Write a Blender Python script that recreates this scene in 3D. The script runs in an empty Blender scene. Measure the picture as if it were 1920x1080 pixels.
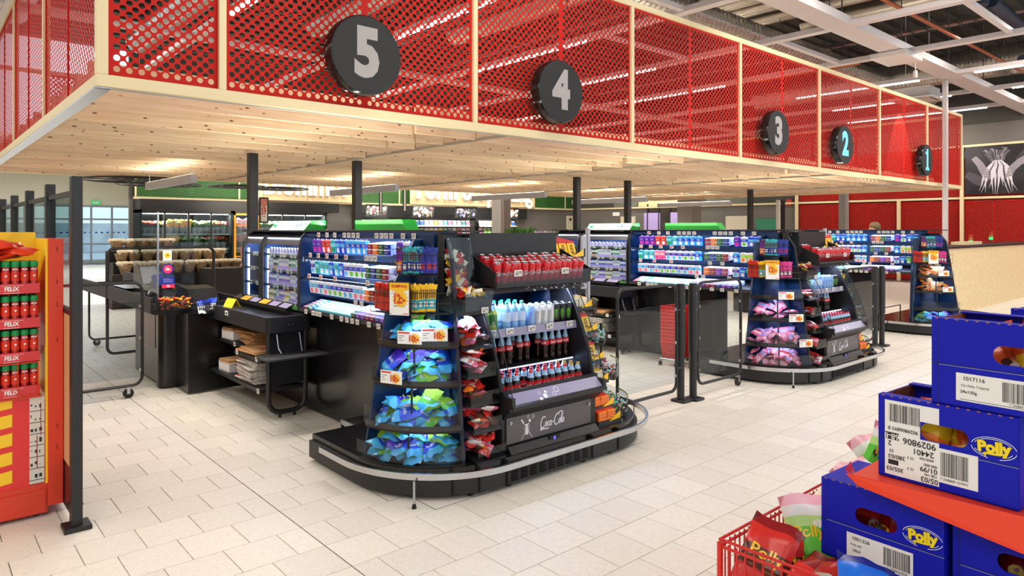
import bpy, math, random
from mathutils import Vector, Matrix
SC = bpy.context.scene
COL = SC.collection
RND = random.Random(11)
PI = math.pi

def srgb(h):
    if isinstance(h, str):
        h = h.lstrip('#'); c = [int(h[i:i+2], 16)/255 for i in (0, 2, 4)]
    else:
        c = list(h)
    return [x/12.92 if x <= .04045 else ((x+.055)/1.055)**2.4 for x in c[:3]]

# ---------------- camera, light, exposure ----------------
CAM_H = 1.76
cam = bpy.data.cameras.new('camera'); camo = bpy.data.objects.new('camera', cam); COL.objects.link(camo)
cam.sensor_width = 36; cam.lens = 36*1290/1920; cam.shift_y = (429.5-540)/1920
cam.clip_start = .05; cam.clip_end = 200
camo.location = (0, 0, CAM_H); camo.rotation_euler = (PI/2, 0, math.radians(48.65-90))
SC.camera = camo
w = bpy.data.worlds.new('world'); SC.world = w; w.use_nodes = True
w.node_tree.nodes['Background'].inputs[0].default_value = (.86, .93, 1, 1)
w.node_tree.nodes['Background'].inputs[1].default_value = 1.35
SC.view_settings.view_transform = 'Standard'; SC.view_settings.look = 'None'
SC.view_settings.gamma = 1; SC.view_settings.exposure = 0.13; SC.view_settings.use_curve_mapping = False

def area(name, loc, size, power, col=(1, 1, 1), rot=(0, 0, 0)):
    l = bpy.data.lights.new(name, 'AREA'); l.shape = 'RECTANGLE'; l.size, l.size_y = size
    l.energy = power; l.color = col
    o = bpy.data.objects.new(name, l); COL.objects.link(o); o.location = loc; o.rotation_euler = rot
    return o
# hall lighting: bands of ceiling luminaires (the shop's ceiling tubes), warm neutral
WARM = (1, .93, .84)
for x in (-2, 4, 10, 16, 22):
    area('hall_light', (x, 1.5, 5.6), (.6, 6), 230, WARM)
for x in (2, 8, 14, 20):
    area('hall_light', (x, 19.5, 6.2), (.6, 7), 380, WARM)
area('hall_light', (-3, 9, 5.6), (1, 8), 260, WARM)
area('entrance_light', (4, 32, 4.2), (6, 8), 500, (.75, .86, 1))
# canopy lighting: tubes that hang below the wooden boards
for x in (3.1, 6.6, 10.2, 13.5, 17):
    area('canopy_uplight', (x, 11.7, 2.565), (.08, 2.4), 20, (1, .92, .8), (PI, 0, 0))   # hanging box lamps shine up at the boards
for x in (3.1, 8.07, 13.4):
    area('rack_top_light', (x, 6.2, 1.80), (.06, 3.6), 56, (1, .92, .78), (PI, 0, 0))   # strip lights on top of the racks
for x in (2.2, 8.5, 15):
    area('back_uplight', (x, 22.4, 2.5), (2, .1), 60, (1, .9, .75), (PI*.8, 0, 0))   # sign washers of the rear wall
for x in (2.6, 6.6, 11, 15.5):
    area('canopy_light', (x, 7.0, 2.74), (2.2, .25), 80, (1, .93, .85))

# ---------------- materials ----------------
MATS = {}
def M(name, col=(.8, .8, .8), rough=.5, metal=0., emit=None, es=1., kind=None, var=0., bump=0., scale=20., spec=None, col2=None, coat=0., seed=None):
    if name in MATS: return MATS[name]
    m = bpy.data.materials.new(name); MATS[name] = m; m.use_nodes = True
    nt = m.node_tree; N = nt.nodes; L = nt.links
    b = N['Principled BSDF']; out = N['Material Output']
    c = srgb(col) if not isinstance(col, list) else col
    b.inputs['Base Color'].default_value = (*c, 1)
    b.inputs['Roughness'].default_value = rough; b.inputs['Metallic'].default_value = metal
    if coat: b.inputs['Coat Weight'].default_value = coat; b.inputs['Coat Roughness'].default_value = .08
    if spec is not None: b.inputs['Specular IOR Level'].default_value = spec
    if emit is not None:
        b.inputs['Emission Color'].default_value = (*srgb(emit), 1); b.inputs['Emission Strength'].default_value = es
    if kind == 'clear':
        # thin acrylic or glass sheet: straight-through with a fresnel gloss
        N.remove(b)
        t = N.new('ShaderNodeBsdfTransparent'); t.inputs[0].default_value = (*c, 1)
        g = N.new('ShaderNodeBsdfGlossy'); g.inputs['Roughness'].default_value = rough
        ge = N.new('ShaderNodeNewGeometry'); dt = N.new('ShaderNodeVectorMath'); dt.operation = 'DOT_PRODUCT'; L.new(ge.outputs['Normal'], dt.inputs[0]); L.new(ge.outputs['Incoming'], dt.inputs[1])
        ab = N.new('ShaderNodeMath'); ab.operation = 'ABSOLUTE'; L.new(dt.outputs['Value'], ab.inputs[0])
        su = N.new('ShaderNodeMath'); su.operation = 'SUBTRACT'; su.inputs[0].default_value = 1; L.new(ab.outputs[0], su.inputs[1])
        pw = N.new('ShaderNodeMath'); pw.operation = 'POWER'; pw.inputs[1].default_value = 5; L.new(su.outputs[0], pw.inputs[0])
        fr = N.new('ShaderNodeMath'); fr.operation = 'MULTIPLY_ADD'; fr.inputs[1].default_value = .6; fr.inputs[2].default_value = .03; L.new(pw.outputs[0], fr.inputs[0])
        mx = N.new('ShaderNodeMixShader'); L.new(fr.outputs[0], mx.inputs[0]); L.new(t.outputs[0], mx.inputs[1]); L.new(g.outputs[0], mx.inputs[2])
        L.new(mx.outputs[0], out.inputs[0]); return m
    if col2 is not None or var or bump:
        tc = N.new('ShaderNodeTexCoord'); nz = N.new('ShaderNodeTexNoise')
        nz.inputs['Scale'].default_value = scale; nz.inputs['Detail'].default_value = 3
        L.new(tc.outputs['Object'], nz.inputs['Vector'])
        if col2 is not None or var:
            cr = N.new('ShaderNodeValToRGB')
            c2 = srgb(col2) if col2 is not None else [max(0, x*(1-var)) for x in c]
            cr.color_ramp.elements[0].position = .4; cr.color_ramp.elements[1].position = .6
            cr.color_ramp.elements[0].color = (*c2, 1); cr.color_ramp.elements[1].color = (*c, 1)
            L.new(nz.outputs[0], cr.inputs[0]); L.new(cr.outputs[0], b.inputs['Base Color'])
        if bump:
            bp = N.new('ShaderNodeBump'); bp.inputs['Strength'].default_value = bump; bp.inputs['Distance'].default_value = .01
            L.new(nz.outputs[0], bp.inputs['Height']); L.new(bp.outputs[0], b.inputs['Normal'])
    return m

def MR(name, cols, rough=.5, kind='random', spec=None):
    """material whose colour comes from a ramp over the per-object random value"""
    if name in MATS: return MATS[name]
    m = M(name, cols[0], rough, spec=spec); nt = m.node_tree; N = nt.nodes; L = nt.links; b = N['Principled BSDF']
    oi = N.new('ShaderNodeObjectInfo'); cr = N.new('ShaderNodeValToRGB'); cr.color_ramp.interpolation = 'CONSTANT'
    e = cr.color_ramp.elements
    while len(e) < len(cols): e.new(.5)
    for i, c in enumerate(cols):
        e[i].position = i/len(cols); e[i].color = (*srgb(c), 1)
    L.new(oi.outputs['Random'], cr.inputs[0]); L.new(cr.outputs[0], b.inputs['Base Color'])
    return m

# ---------------- mesh builder ----------------
TXT = {}
def text_geo(s, ex=.001, off=0.):
    k = (s, ex, off)
    if k in TXT: return TXT[k]
    c = bpy.data.curves.new('t', 'FONT'); c.body = s; c.size = 1; c.extrude = 0; c.offset = off; c.resolution_u = 3; c.align_x = 'CENTER'; c.align_y = 'CENTER'
    o = bpy.data.objects.new('t', c); COL.objects.link(o)
    dg = bpy.context.evaluated_depsgraph_get(); me = o.evaluated_get(dg).to_mesh()
    v = [tuple(x.co) for x in me.vertices]; f = [tuple(p.vertices) for p in me.polygons]
    o.evaluated_get(dg).to_mesh_clear(); bpy.data.objects.remove(o); bpy.data.curves.remove(c)
    TXT[k] = (v, f); return v, f

class MB:
    def __init__(s, T=None):
        s.v = []; s.f = []; s.mi = []; s.mats = []; s.T = T or Matrix.Identity(4)
    def m(s, mat):
        if mat not in s.mats: s.mats.append(mat)
        s.cur = s.mats.index(mat); return s
    def add(s, vs, fs, T=None):
        if not s.mats: s.m(M('plain', '#808080'))
        T = s.T @ T if T is not None else s.T
        n = len(s.v); s.v += [tuple(T @ Vector(p)) for p in vs]
        for f in fs: s.f.append(tuple(i+n for i in f)); s.mi.append(s.cur)
        return s
    def box(s, x0, x1, y0, y1, z0, z1, c=0, T=None):
        if c <= 0:
            v = [(x, y, z) for x in (x0, x1) for y in (y0, y1) for z in (z0, z1)]
            return s.add(v, [(0, 1, 3, 2), (4, 6, 7, 5), (0, 4, 5, 1), (2, 3, 7, 6), (0, 2, 6, 4), (1, 5, 7, 3)], T)
        v = []; f = []
        X = (x0, x1); Y = (y0, y1); Z = (z0, z1); idx = {}
        for i in (0, 1):
            for j in (0, 1):
                for k in (0, 1):
                    sx, sy, sz = (1-2*i)*c, (1-2*j)*c, (1-2*k)*c
                    idx[i, j, k, 0] = len(v); v.append((X[i], Y[j]+sy, Z[k]+sz))
                    idx[i, j, k, 1] = len(v); v.append((X[i]+sx, Y[j], Z[k]+sz))
                    idx[i, j, k, 2] = len(v); v.append((X[i]+sx, Y[j]+sy, Z[k]))
        q = ((0, 0), (0, 1), (1, 1), (1, 0))
        for i in (0, 1):
            f.append([idx[i, a, b, 0] for a, b in (q if i == 0 else q[::-1])])
            f.append([idx[a, i, b, 1] for a, b in (q if i == 1 else q[::-1])])
            f.append([idx[a, b, i, 2] for a, b in (q if i == 0 else q[::-1])])
        for a in (0, 1):
            for b in (0, 1):
                f.append([idx[a, b, 0, 0], idx[a, b, 1, 0], idx[a, b, 1, 1], idx[a, b, 0, 1]])
                f.append([idx[a, 0, b, 0], idx[a, 1, b, 0], idx[a, 1, b, 2], idx[a, 0, b, 2]])
                f.append([idx[0, a, b, 1], idx[1, a, b, 1], idx[1, a, b, 2], idx[0, a, b, 2]])
                for k in (0, 1): f.append([idx[a, b, k, 0], idx[a, b, k, 1], idx[a, b, k, 2]])
        return s.add(v, f, T)
    def cyl(s, p, r, h, n=16, axis='z', r2=None, cap=True, T=None):
        r2 = r if r2 is None else r2; v = []
        for t, rr in ((0, r), (h, r2)):
            for i in range(n):
                a = 2*PI*i/n; c, d = rr*math.cos(a), rr*math.sin(a)
                q = {'z': (c, d, t), 'x': (t, c, d), 'y': (d, t, c)}[axis]
                v.append((p[0]+q[0], p[1]+q[1], p[2]+q[2]))
        f = [(i, (i+1) % n, (i+1) % n+n, i+n) for i in range(n)]
        if cap: f += [tuple(range(n))[::-1], tuple(range(n, 2*n))]
        return s.add(v, f, T)
    def lathe(s, prof, n=16, p=(0, 0, 0), axis='z', T=None, caps=True):
        v = []
        for r, z in prof:
            for i in range(n):
                a = 2*PI*i/n; c, d = r*math.cos(a), r*math.sin(a)
                q = {'z': (c, d, z), 'x': (z, c, d), 'y': (d, z, c)}[axis]
                v.append((p[0]+q[0], p[1]+q[1], p[2]+q[2]))
        f = []
        for k in range(len(prof)-1):
            for i in range(n):
                j = (i+1) % n; f.append((k*n+i, k*n+j, (k+1)*n+j, (k+1)*n+i))
        if caps: f += [tuple(range(n))[::-1], tuple(range((len(prof)-1)*n, len(prof)*n))]
        return s.add(v, f, T)
    def tube(s, pts, r, n=8, T=None, closed=False):
        P = [Vector(p) for p in pts]; m_ = len(P); v = []; u = None
        for i in range(m_):
            a = P[i-1] if (i > 0 or closed) else P[0]; b = P[(i+1) % m_] if (i < m_-1 or closed) else P[-1]
            d = (b-a).normalized()
            if u is None:
                u = d.orthogonal().normalized()
            u = (u - d*u.dot(d)).normalized(); w_ = d.cross(u)
            rr = r[i] if isinstance(r, (list, tuple)) else r
            for k in range(n):
                t = 2*PI*k/n; v.append(tuple(P[i]+u*math.cos(t)*rr+w_*math.sin(t)*rr))
        f = []
        for i in range(m_ if closed else m_-1):
            for k in range(n):
                j = (i+1) % m_; l = (k+1) % n; f.append((i*n+k, i*n+l, j*n+l, j*n+k))
        if not closed: f += [tuple(range(n))[::-1], tuple(range((m_-1)*n, m_*n))]
        return s.add(v, f, T)
    def prism(s, poly, a, b, axis='x', T=None):
        """polygon in the plane across axis, extruded from a to b. axis x: (y,z); y: (x,z); z: (x,y)"""
        n = len(poly); v = []
        for t in (a, b):
            for p, q in poly: v.append({'x': (t, p, q), 'y': (p, t, q), 'z': (p, q, t)}[axis])
        f = [(i, (i+1) % n, (i+1) % n+n, i+n) for i in range(n)] + [tuple(range(n))[::-1], tuple(range(n, 2*n))]
        return s.add(v, f, T)
    def strip(s, path, th, z0, z1, T=None, inside=1):
        """vertical wall of thickness th following a plan path"""
        n = len(path); v = []; f = []; nr = []
        for i in range(n):
            a = Vector(path[max(i-1, 0)]); b = Vector(path[min(i+1, n-1)]); d = (b-a).normalized(); nr.append((-d.y*inside, d.x*inside))
        for (x, y), (nx, ny) in zip(path, nr):
            v += [(x, y, z0), (x, y, z1), (x+nx*th, y+ny*th, z1), (x+nx*th, y+ny*th, z0)]
        for i in range(n-1):
            for k in range(4): f.append((4*i+k, 4*i+(k+1) % 4, 4*(i+1)+(k+1) % 4, 4*(i+1)+k))
        f += [(3, 2, 1, 0), (4*n-4, 4*n-3, 4*n-2, 4*n-1)]
        return s.add(v, f, T)
    def text(s, t, size, o, xd, yd, sx=1., lift=.0012, bold=0., T=None):
        v, f = text_geo(t, 0, bold); o = Vector(o); xd = Vector(xd).normalized(); yd = Vector(yd).normalized(); n = xd.cross(yd)
        return s.add([tuple(o+xd*p[0]*size*sx+yd*p[1]*size+n*lift) for p in v], f, T)
    def ribbon(s, pts, wd, o, xd, yd, sc=1., lift=.0012, T=None):
        """flat stroke through 2-D points, wd = width or list"""
        o = Vector(o); xd = Vector(xd).normalized(); yd = Vector(yd).normalized(); n = xd.cross(yd); v = []
        for i, p in enumerate(pts):
            a = Vector(pts[max(i-1, 0)]); b = Vector(pts[min(i+1, len(pts)-1)]); d = (b-a)
            if d.length < 1e-9: d = Vector((1, 0))
            d.normalize(); w_ = (wd[i] if isinstance(wd, (list, tuple)) else wd)/2
            for sg in (1, -1):
                q = (p[0]-d.y*w_*sg, p[1]+d.x*w_*sg); v.append(tuple(o+xd*q[0]*sc+yd*q[1]*sc+n*lift))
        return s.add(v, [(2*i+1, 2*i+3, 2*i+2, 2*i) for i in range(len(pts)-1)], T)
    def build(s, name, parent=None, smooth=False, loc=None):
        me = bpy.data.meshes.new(name); me.from_pydata(s.v, [], s.f)
        for m_ in s.mats: me.materials.append(m_)
        me.polygons.foreach_set('material_index', s.mi)
        if smooth:
            me.polygons.foreach_set('use_smooth', [True]*len(s.f)); me.set_sharp_from_angle(angle=math.radians(40))
        me.update()
        o = bpy.data.objects.new(name, me); COL.objects.link(o)
        if parent: o.parent = parent
        if loc: o.location = loc
        return o

def tag(o, label=None, cat=None, group=None, kind=None):
    if label: o['label'] = label
    if cat: o['category'] = cat
    if group: o['group'] = group
    if kind: o['kind'] = kind
    return o
def thing(name, label, cat, loc=(0, 0, 0), rz=0, group=None):
    o = bpy.data.objects.new(name, None); COL.objects.link(o); o.location = loc; o.rotation_euler = (0, 0, rz)
    o.empty_display_size = .05
    return tag(o, label, cat, group)
def struct(o): o['kind'] = 'structure'; return o
KIDS = {}
def dup(o, loc=None, rz=None, label=None, group=None, rot=None, parent=None, sc=None):
    c = o.copy(); COL.objects.link(c)
    if parent is not None: c.parent = parent
    if loc is not None: c.location = loc
    if rz is not None: c.rotation_euler = (0, 0, rz)
    if rot is not None: c.rotation_euler = rot
    if sc is not None: c.scale = sc
    if label: c['label'] = label
    if group: c['group'] = group
    for ch in o.children:
        dup(ch, parent=c)
    return c
class Proto:
    """the first placement moves the prototype itself, later ones copy it"""
    def __init__(s, o): s.o = o; s.used = False
    def put(s, loc, rz=0, label=None, group=None, rot=None, sc=None):
        if not s.used:
            s.used = True; o = s.o; o.location = loc; o.rotation_euler = rot if rot is not None else (0, 0, rz)
            if sc is not None: o.scale = sc
            if label: o['label'] = label
            if group: o['group'] = group
            return o
        return dup(s.o, loc, rz, label, group, rot, sc=sc if sc is not None else (1, 1, 1))
def arc(cx, cy, r, a0, a1, n=8, ry=None):
    ry = r if ry is None else ry
    return [(cx+r*math.cos(math.radians(a0+(a1-a0)*i/n)), cy+ry*math.sin(math.radians(a0+(a1-a0)*i/n))) for i in range(n+1)]
def rrect(x0, x1, y0, y1, r, n=4):
    return arc(x1-r, y0+r, r, -90, 0, n)+arc(x1-r, y1-r, r, 0, 90, n)+arc(x0+r, y1-r, r, 90, 180, n)+arc(x0+r, y0+r, r, 180, 270, n)

# palette
BLACK = M('black_powder_coat', '#1b1b1d', .45)
BLACKG = M('black_gloss_panel', '#141416', .22)
DGREY = M('dark_grey_panel', '#343334', .4)
NAVY = M('dark_blue_backboard', '#0d2c52', .3)
STEEL = M('brushed_steel', '#b9bcc0', .3, 1)
WHITE = M('white_paint', '#e6e2da', .5)
CLEAR = M('clear_acrylic', (.93, .95, .96), .05, kind='clear')
GLASS = M('clear_glass', (.9, .94, .93), .02, kind='clear')
PAPER = M('white_label_paper', '#efeeea', .6)
INK = M('black_ink', '#1d1b1b', .6)
REDINK = M('price_red', '#d2382a', .6)
YELL = M('price_yellow', '#f6c22c', .5)
# ================= FLOOR =================
TX, TY = .2983, .3106
X0 = 1.746; Y0 = .4514
def tile_mat():
    m = M('floor_tile_ceramic', '#e2dacd', .42, spec=.35); nt = m.node_tree; N = nt.nodes; L = nt.links; b = N['Principled BSDF']
    tc = N.new('ShaderNodeTexCoord'); geo = N.new('ShaderNodeNewGeometry')
    vo = N.new('ShaderNodeTexVoronoi'); vo.inputs['Scale'].default_value = 42; L.new(geo.outputs['Position'], vo.inputs['Vector'])
    nz = N.new('ShaderNodeTexNoise'); nz.inputs['Scale'].default_value = 30; nz.inputs['Detail'].default_value = 4; L.new(geo.outputs['Position'], nz.inputs['Vector'])
    cr = N.new('ShaderNodeValToRGB'); cr.color_ramp.elements[0].position = .08; cr.color_ramp.elements[1].position = .14
    cr.color_ramp.elements[0].color = (*srgb('#a89a88'), 1); cr.color_ramp.elements[1].color = (1, 1, 1, 1)
    L.new(vo.outputs['Distance'], cr.inputs[0])
    c2 = N.new('ShaderNodeValToRGB'); c2.color_ramp.elements[0].position = .3; c2.color_ramp.elements[1].position = .7
    c2.color_ramp.elements[0].color = (*srgb('#dfd7ca'), 1); c2.color_ramp.elements[1].color = (*srgb('#e6dfd3'), 1)
    L.new(nz.outputs[0], c2.inputs[0])
    mx = N.new('ShaderNodeMix'); mx.data_type = 'RGBA'; mx.blend_type = 'MULTIPLY'; mx.inputs[0].default_value = .75
    L.new(c2.outputs[0], mx.inputs[6]); L.new(cr.outputs[0], mx.inputs[7])
    oi = N.new('ShaderNodeObjectInfo'); mr = N.new('ShaderNodeMapRange'); mr.inputs[3].default_value = .93; mr.inputs[4].default_value = 1.03
    L.new(oi.outputs['Random'], mr.inputs[0])
    m2 = N.new('ShaderNodeMix'); m2.data_type = 'RGBA'; m2.blend_type = 'MULTIPLY'; m2.inputs[0].default_value = 1
    L.new(mx.outputs[2], m2.inputs[6]); L.new(mr.outputs[0], m2.inputs[7]); L.new(m2.outputs[2], b.inputs['Base Color'])
    return m
TILE = tile_mat(); GROUT = M('floor_grout', '#6f6456', .8)
fb = MB(); fb.m(GROUT).box(-6, 27, -4, 46, -.12, -.012)
floor = struct(fb.build('floor'))
def tiles():
    out = []
    for k in range(-14, 130):
        y = Y0+TY*k
        off = TX/2 if k % 2 == 0 else 0
        n0 = int((-6-X0)/TX); n1 = int((25-X0)/TX)
        for i in range(n0, n1):
            xa = X0+off+i*TX; xb = xa+TX
            if xa < X0-1e-6 < xb-1e-3 and off:
                out.append((xa, X0, y)); out.append((X0, xb, y))
            else: out.append((xa, xb, y))
    return out
_f = Vector((math.cos(math.radians(48.65)), math.sin(math.radians(48.65)))); _r = Vector((_f.y, -_f.x))
vis = []; rest = []
for t in tiles():
    c = Vector(((t[0]+t[1])/2, t[2]+TY/2)); d = c.dot(_f); s_ = c.dot(_r)
    inv = d > 1.5 and abs(s_/d) < .85 and 429.5+1290*1.76/d < 1180
    hid = (2.4 < c.x < 4.5 and 3.7 < c.y < 8.5) or (c.x < .9 and c.y > 5.0) or (c.x > 2.6*0+2.1 and c.x < 3 and c.y > 7.6 and c.y < 12) or (s_/d > .3 and d < 2.6)
    if inv and not hid: vis.append((d, t))
    elif d > 0 and abs(s_/max(d, .1)) < 1.3 and d < 26 or (d <= 1.6 and abs(c.x) < 3 and abs(c.y) < 3): rest.append(t)
vis.sort()
gap = .0021
tmesh = {}
def tile_obj(t):
    w_ = round(t[1]-t[0], 3)
    if w_ not in tmesh:
        b = MB(); b.m(TILE).box(-w_/2+gap, w_/2-gap, -TY/2+gap, TY/2-gap, -.012, 0, c=.0012)
        o = b.build('tile', floor); tmesh[w_] = o.data
    else:
        o = bpy.data.objects.new('tile', tmesh[w_]); COL.objects.link(o); o.parent = floor
    o.location = ((t[0]+t[1])/2, t[2]+TY/2, 0)
for d, t in vis[:300]: tile_obj(t)
rb = MB(); rb.m(TILE)
for t in [q[1] for q in vis[300:] if q[0] < 34]+rest:
    rb.add([(t[0]+gap, t[2]+gap, 0), (t[1]-gap, t[2]+gap, 0), (t[1]-gap, t[2]+TY-gap, 0), (t[0]+gap, t[2]+TY-gap, 0)], [(0, 1, 2, 3)])
ro = rb.build('tile', floor); ro['kind'] = 'stuff'
b = MB(); b.m(GROUT).box(X0-.003, X0+.003, -3, 24, -.012, .0004); b.build('joint_strip', floor)
# ================= WALLS =================
CREAM = M('cream_wall_paint', '#d9d0ba', .8); GREYW = M('grey_wall_paint', '#6c6762', .8, var=.06, scale=2)
DARKW = M('dark_upper_wall', '#4b4944', .9); BLKW = M('black_bulkhead', '#121212', .6)
OAK = M('pale_birch_veneer', '#e3cda2', .5, col2='#dcc496', scale=9); TRIM = M('birch_trim', '#e6d3a6', .5)
RED = M('red_powder_coat', '#bd1d12', .6, spec=.2); GREEN = M('green_powder_coat', '#3f7a35', .5)
DRED = M('red_backing_board', '#7c1d17', .6); DGRN = M('dark_green_backing', '#16280f', .7)
b = MB(); b.m(GREYW).box(5.3, 25.6, 24.35, 24.5, 0, 2.72); b.m(DARKW).box(5.3, 25.6, 24.35, 24.5, 2.72, 7.4)
struct(b.build('wall_back'))
b = MB(); b.m(GREYW).box(25.6, 25.75, 12.5, 24.5, 0, 2.72); b.m(DRED).box(25.6, 25.75, -6, 12.5, 0, 4.42); b.m(GREYW).box(25.6, 25.75, -6, 12.5, 4.42, 5.1); b.m(DARKW).box(25.6, 25.75, -6, 24.5, 5.1, 7.4).box(25.6, 25.75, 12.5, 24.5, 2.72, 5.1)
struct(b.build('wall_right'))
b = MB(); b.m(CREAM).box(-6, 3.3, 40, 40.2, 0, 5).box(3.3, 9.3, 40, 40.2, 2.95, 5).box(9.15, 9.3, 24.5, 40.2, 0, 5)
struct(b.build('wall_entrance'))
b = MB(); b.m(CREAM).box(-6.2, -6, -4, 40.2, 0, 5).box(-6, -3.5, 40, 40.2, 0, 5)
struct(b.build('wall_left'))
# ================= CEILING =================
DECK = M('dark_steel_deck', '#4a4640', .8); WCEIL = M('white_ceiling_board', '#d8d6d0', .8)
b = MB(); b.m(DECK).box(-6.2, 25.8, -6, 24.5, 7.4, 7.5)
ceil = struct(b.build('ceiling'))
# ribs of the steel deck
b = MB(); b.m(DECK)
for i in range(60): b.box(-6, 25.6, -4+i*.47, -3.8+i*.47, 7.32, 7.4)
o = b.build('deck_rib', ceil); o['kind'] = 'stuff'
b = MB(); b.m(WCEIL).box(-6.2, 9.3, 24.5, 40.2, 4.45, 4.55)
lowc = struct(b.build('ceiling'))
DL = M('downlight_glow', '#ffffff', .5, emit='#fff2dc', es=14)
for i in range(9):
    for j in range(6):
        bb = MB(); bb.m(DL).cyl((0, 0, -.012), .1, .012, 12)
        o = bb.build('downlight', lowc, loc=(-3.2+i*1.25+(j % 2)*.4, 26+j*2.4, 4.45)) if (i, j) == (0, 0) else None
        if o: dlm = o.data
        else:
            o = bpy.data.objects.new('downlight', dlm); COL.objects.link(o); o.parent = lowc; o.location = (-3.2+i*1.25+(j % 2)*.4, 26+j*2.4, 4.45)

# ================= PERFORATED PANELS =================
def perf_mesh(nx, nz, pitch, r, th, seg=12):
    """sheet in the XZ plane from 0,0; square lattice set at 45 degrees, real round holes with walls"""
    v = []; f = []; key = {}
    def V(x, y, z):
        k = (round(x, 4), round(y, 4), round(z, 4))
        if k not in key: key[k] = len(v); v.append((x, y, z))
        return key[k]
    W, Hh = nx*pitch, nz*pitch; h = pitch/2; q = seg//4
    cen = [((i+.5)*pitch, (j+.5)*pitch) for i in range(nx) for j in range(nz)]+[(i*pitch, j*pitch) for i in range(1, nx) for j in range(1, nz)]
    for cx, cz in cen:
        rings = []
        for y in ((0, th) if th else (0,)):
            ring = [V(cx+r*math.cos(2*PI*k/seg), y, cz+r*math.sin(2*PI*k/seg)) for k in range(seg)]
            cor = [V(cx+h, y, cz), V(cx, y, cz+h), V(cx-h, y, cz), V(cx, y, cz-h)]
            for k in range(4):
                g = [cor[k], cor[(k+1) % 4]]+[ring[((k+1)*q-t) % seg] for t in range(q+1)]
                f.append(g if y > 0 else g[::-1])
            rings.append(ring)
        if th:
            for k in range(seg): f.append((rings[0][k], rings[0][(k+1) % seg], rings[1][(k+1) % seg], rings[1][k]))
    for y in ((0, th) if th else (0,)):
        for i in range(nx+1):
            xs = [max(0, (i-.5)*pitch), min(W, (i+.5)*pitch)]
            f.append((V(xs[0], y, 0), V(xs[1], y, 0), V(i*pitch, y, h)))
            f.append((V(xs[0], y, Hh), V(xs[1], y, Hh), V(i*pitch, y, Hh-h)))
        for j in range(1, nz):
            zs = [max(0, (j-.5)*pitch), min(Hh, (j+.5)*pitch)]
            f.append((V(0, y, zs[0]), V(0, y, zs[1]), V(h, y, j*pitch)))
            f.append((V(W, y, zs[0]), V(W, y, zs[1]), V(W-h, y, j*pitch)))
    return v, f
class PM: pass
def perf_obj(name, nx, nz, pitch, r, th, mat, seg=12, parent=None, loc=(0, 0, 0), rz=0, border=.012):
    k = (nx, nz, pitch, r, th, mat.name, seg)
    if k not in tmesh:
        v, f = perf_mesh(nx, nz, pitch, r, th, seg); b = MB(); b.m(mat).add(v, f)
        W, Hh = nx*pitch, nz*pitch
        if th:
            b.box(-border, 0, 0, th*6, -border, Hh+border).box(W, W+border, 0, th*6, -border, Hh+border).box(0, W, 0, th*6, -border, 0).box(0, W, 0, th*6, Hh, Hh+border)
        o = b.build(name, parent); tmesh[k] = o.data
    else:
        o = bpy.data.objects.new(name, tmesh[k]); COL.objects.link(o); o.parent = parent
    o.location = loc; o.rotation_euler = (0, 0, rz); return o

# ---- canopy over the checkouts ----
CX0, CX1, CY0, CY1, CZ0, CZ1 = .98, 19.75, 5.45, 14.8, 2.75, 4.61
canopy = thing('canopy', 'long box canopy of red perforated panels over slatted pine boards above the checkouts', 'canopy', (0, 0, 0))
mull = [.98, 1.83, 4.31, 6.81, 9.35, 11.95, 14.59, 17.29, 19.72]
FW = .055
b = MB(); b.m(TRIM).box(CX0, CX1, CY0, CY0+.06, CZ0, CZ0+.085, c=.003); b.build('bottom_rail', canopy)
b = MB(); b.m(TRIM).box(CX0, CX1, CY0, CY0+.06, CZ1-.07, CZ1, c=.003); b.build('top_rail', canopy)
b = MB(); b.m(TRIM).box(CX0, CX0+.06, CY0+.06, CY1, CZ0, CZ0+.085, c=.003); b.build('bottom_rail', canopy)
b = MB(); b.m(TRIM).box(CX0, CX0+.06, CY0+.06, CY1, CZ1-.07, CZ1, c=.003); b.build('top_rail', canopy)
b = MB(); b.m(TRIM).box(CX1-.06, CX1, CY0+.06, CY1, CZ0, CZ0+.085, c=.003); b.build('bottom_rail', canopy)
b = MB(); b.m(TRIM).box(CX1-.06, CX1, CY0+.06, CY1, CZ1-.07, CZ1, c=.003); b.build('top_rail', canopy)
b = MB(); b.m(TRIM).box(CX0, CX1, CY1, CY1+.06, CZ0, CZ0+.085); b.build('bottom_rail', canopy)
b = MB(); b.m(TRIM).box(CX0, CX1, CY1, CY1+.06, CZ1-.07, CZ1); b.build('top_rail', canopy)
for i, x in enumerate(mull):
    w_ = .075 if i == 0 else FW
    x_ = x if i == 0 else x-FW/2
    b = MB(); b.m(TRIM).box(x_, x_+w_, CY0-.002, CY0+.058, CZ0+.085, CZ1-.07, c=.003); b.build('mullion', canopy)
sy = [CY0+2.45*i for i in range(1, 4)]
for y in sy:
    b = MB(); b.m(TRIM).box(CX0-.002, CX0+.058, y, y+FW, CZ0+.085, CZ1-.07, c=.003); b.build('mullion', canopy)
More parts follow.
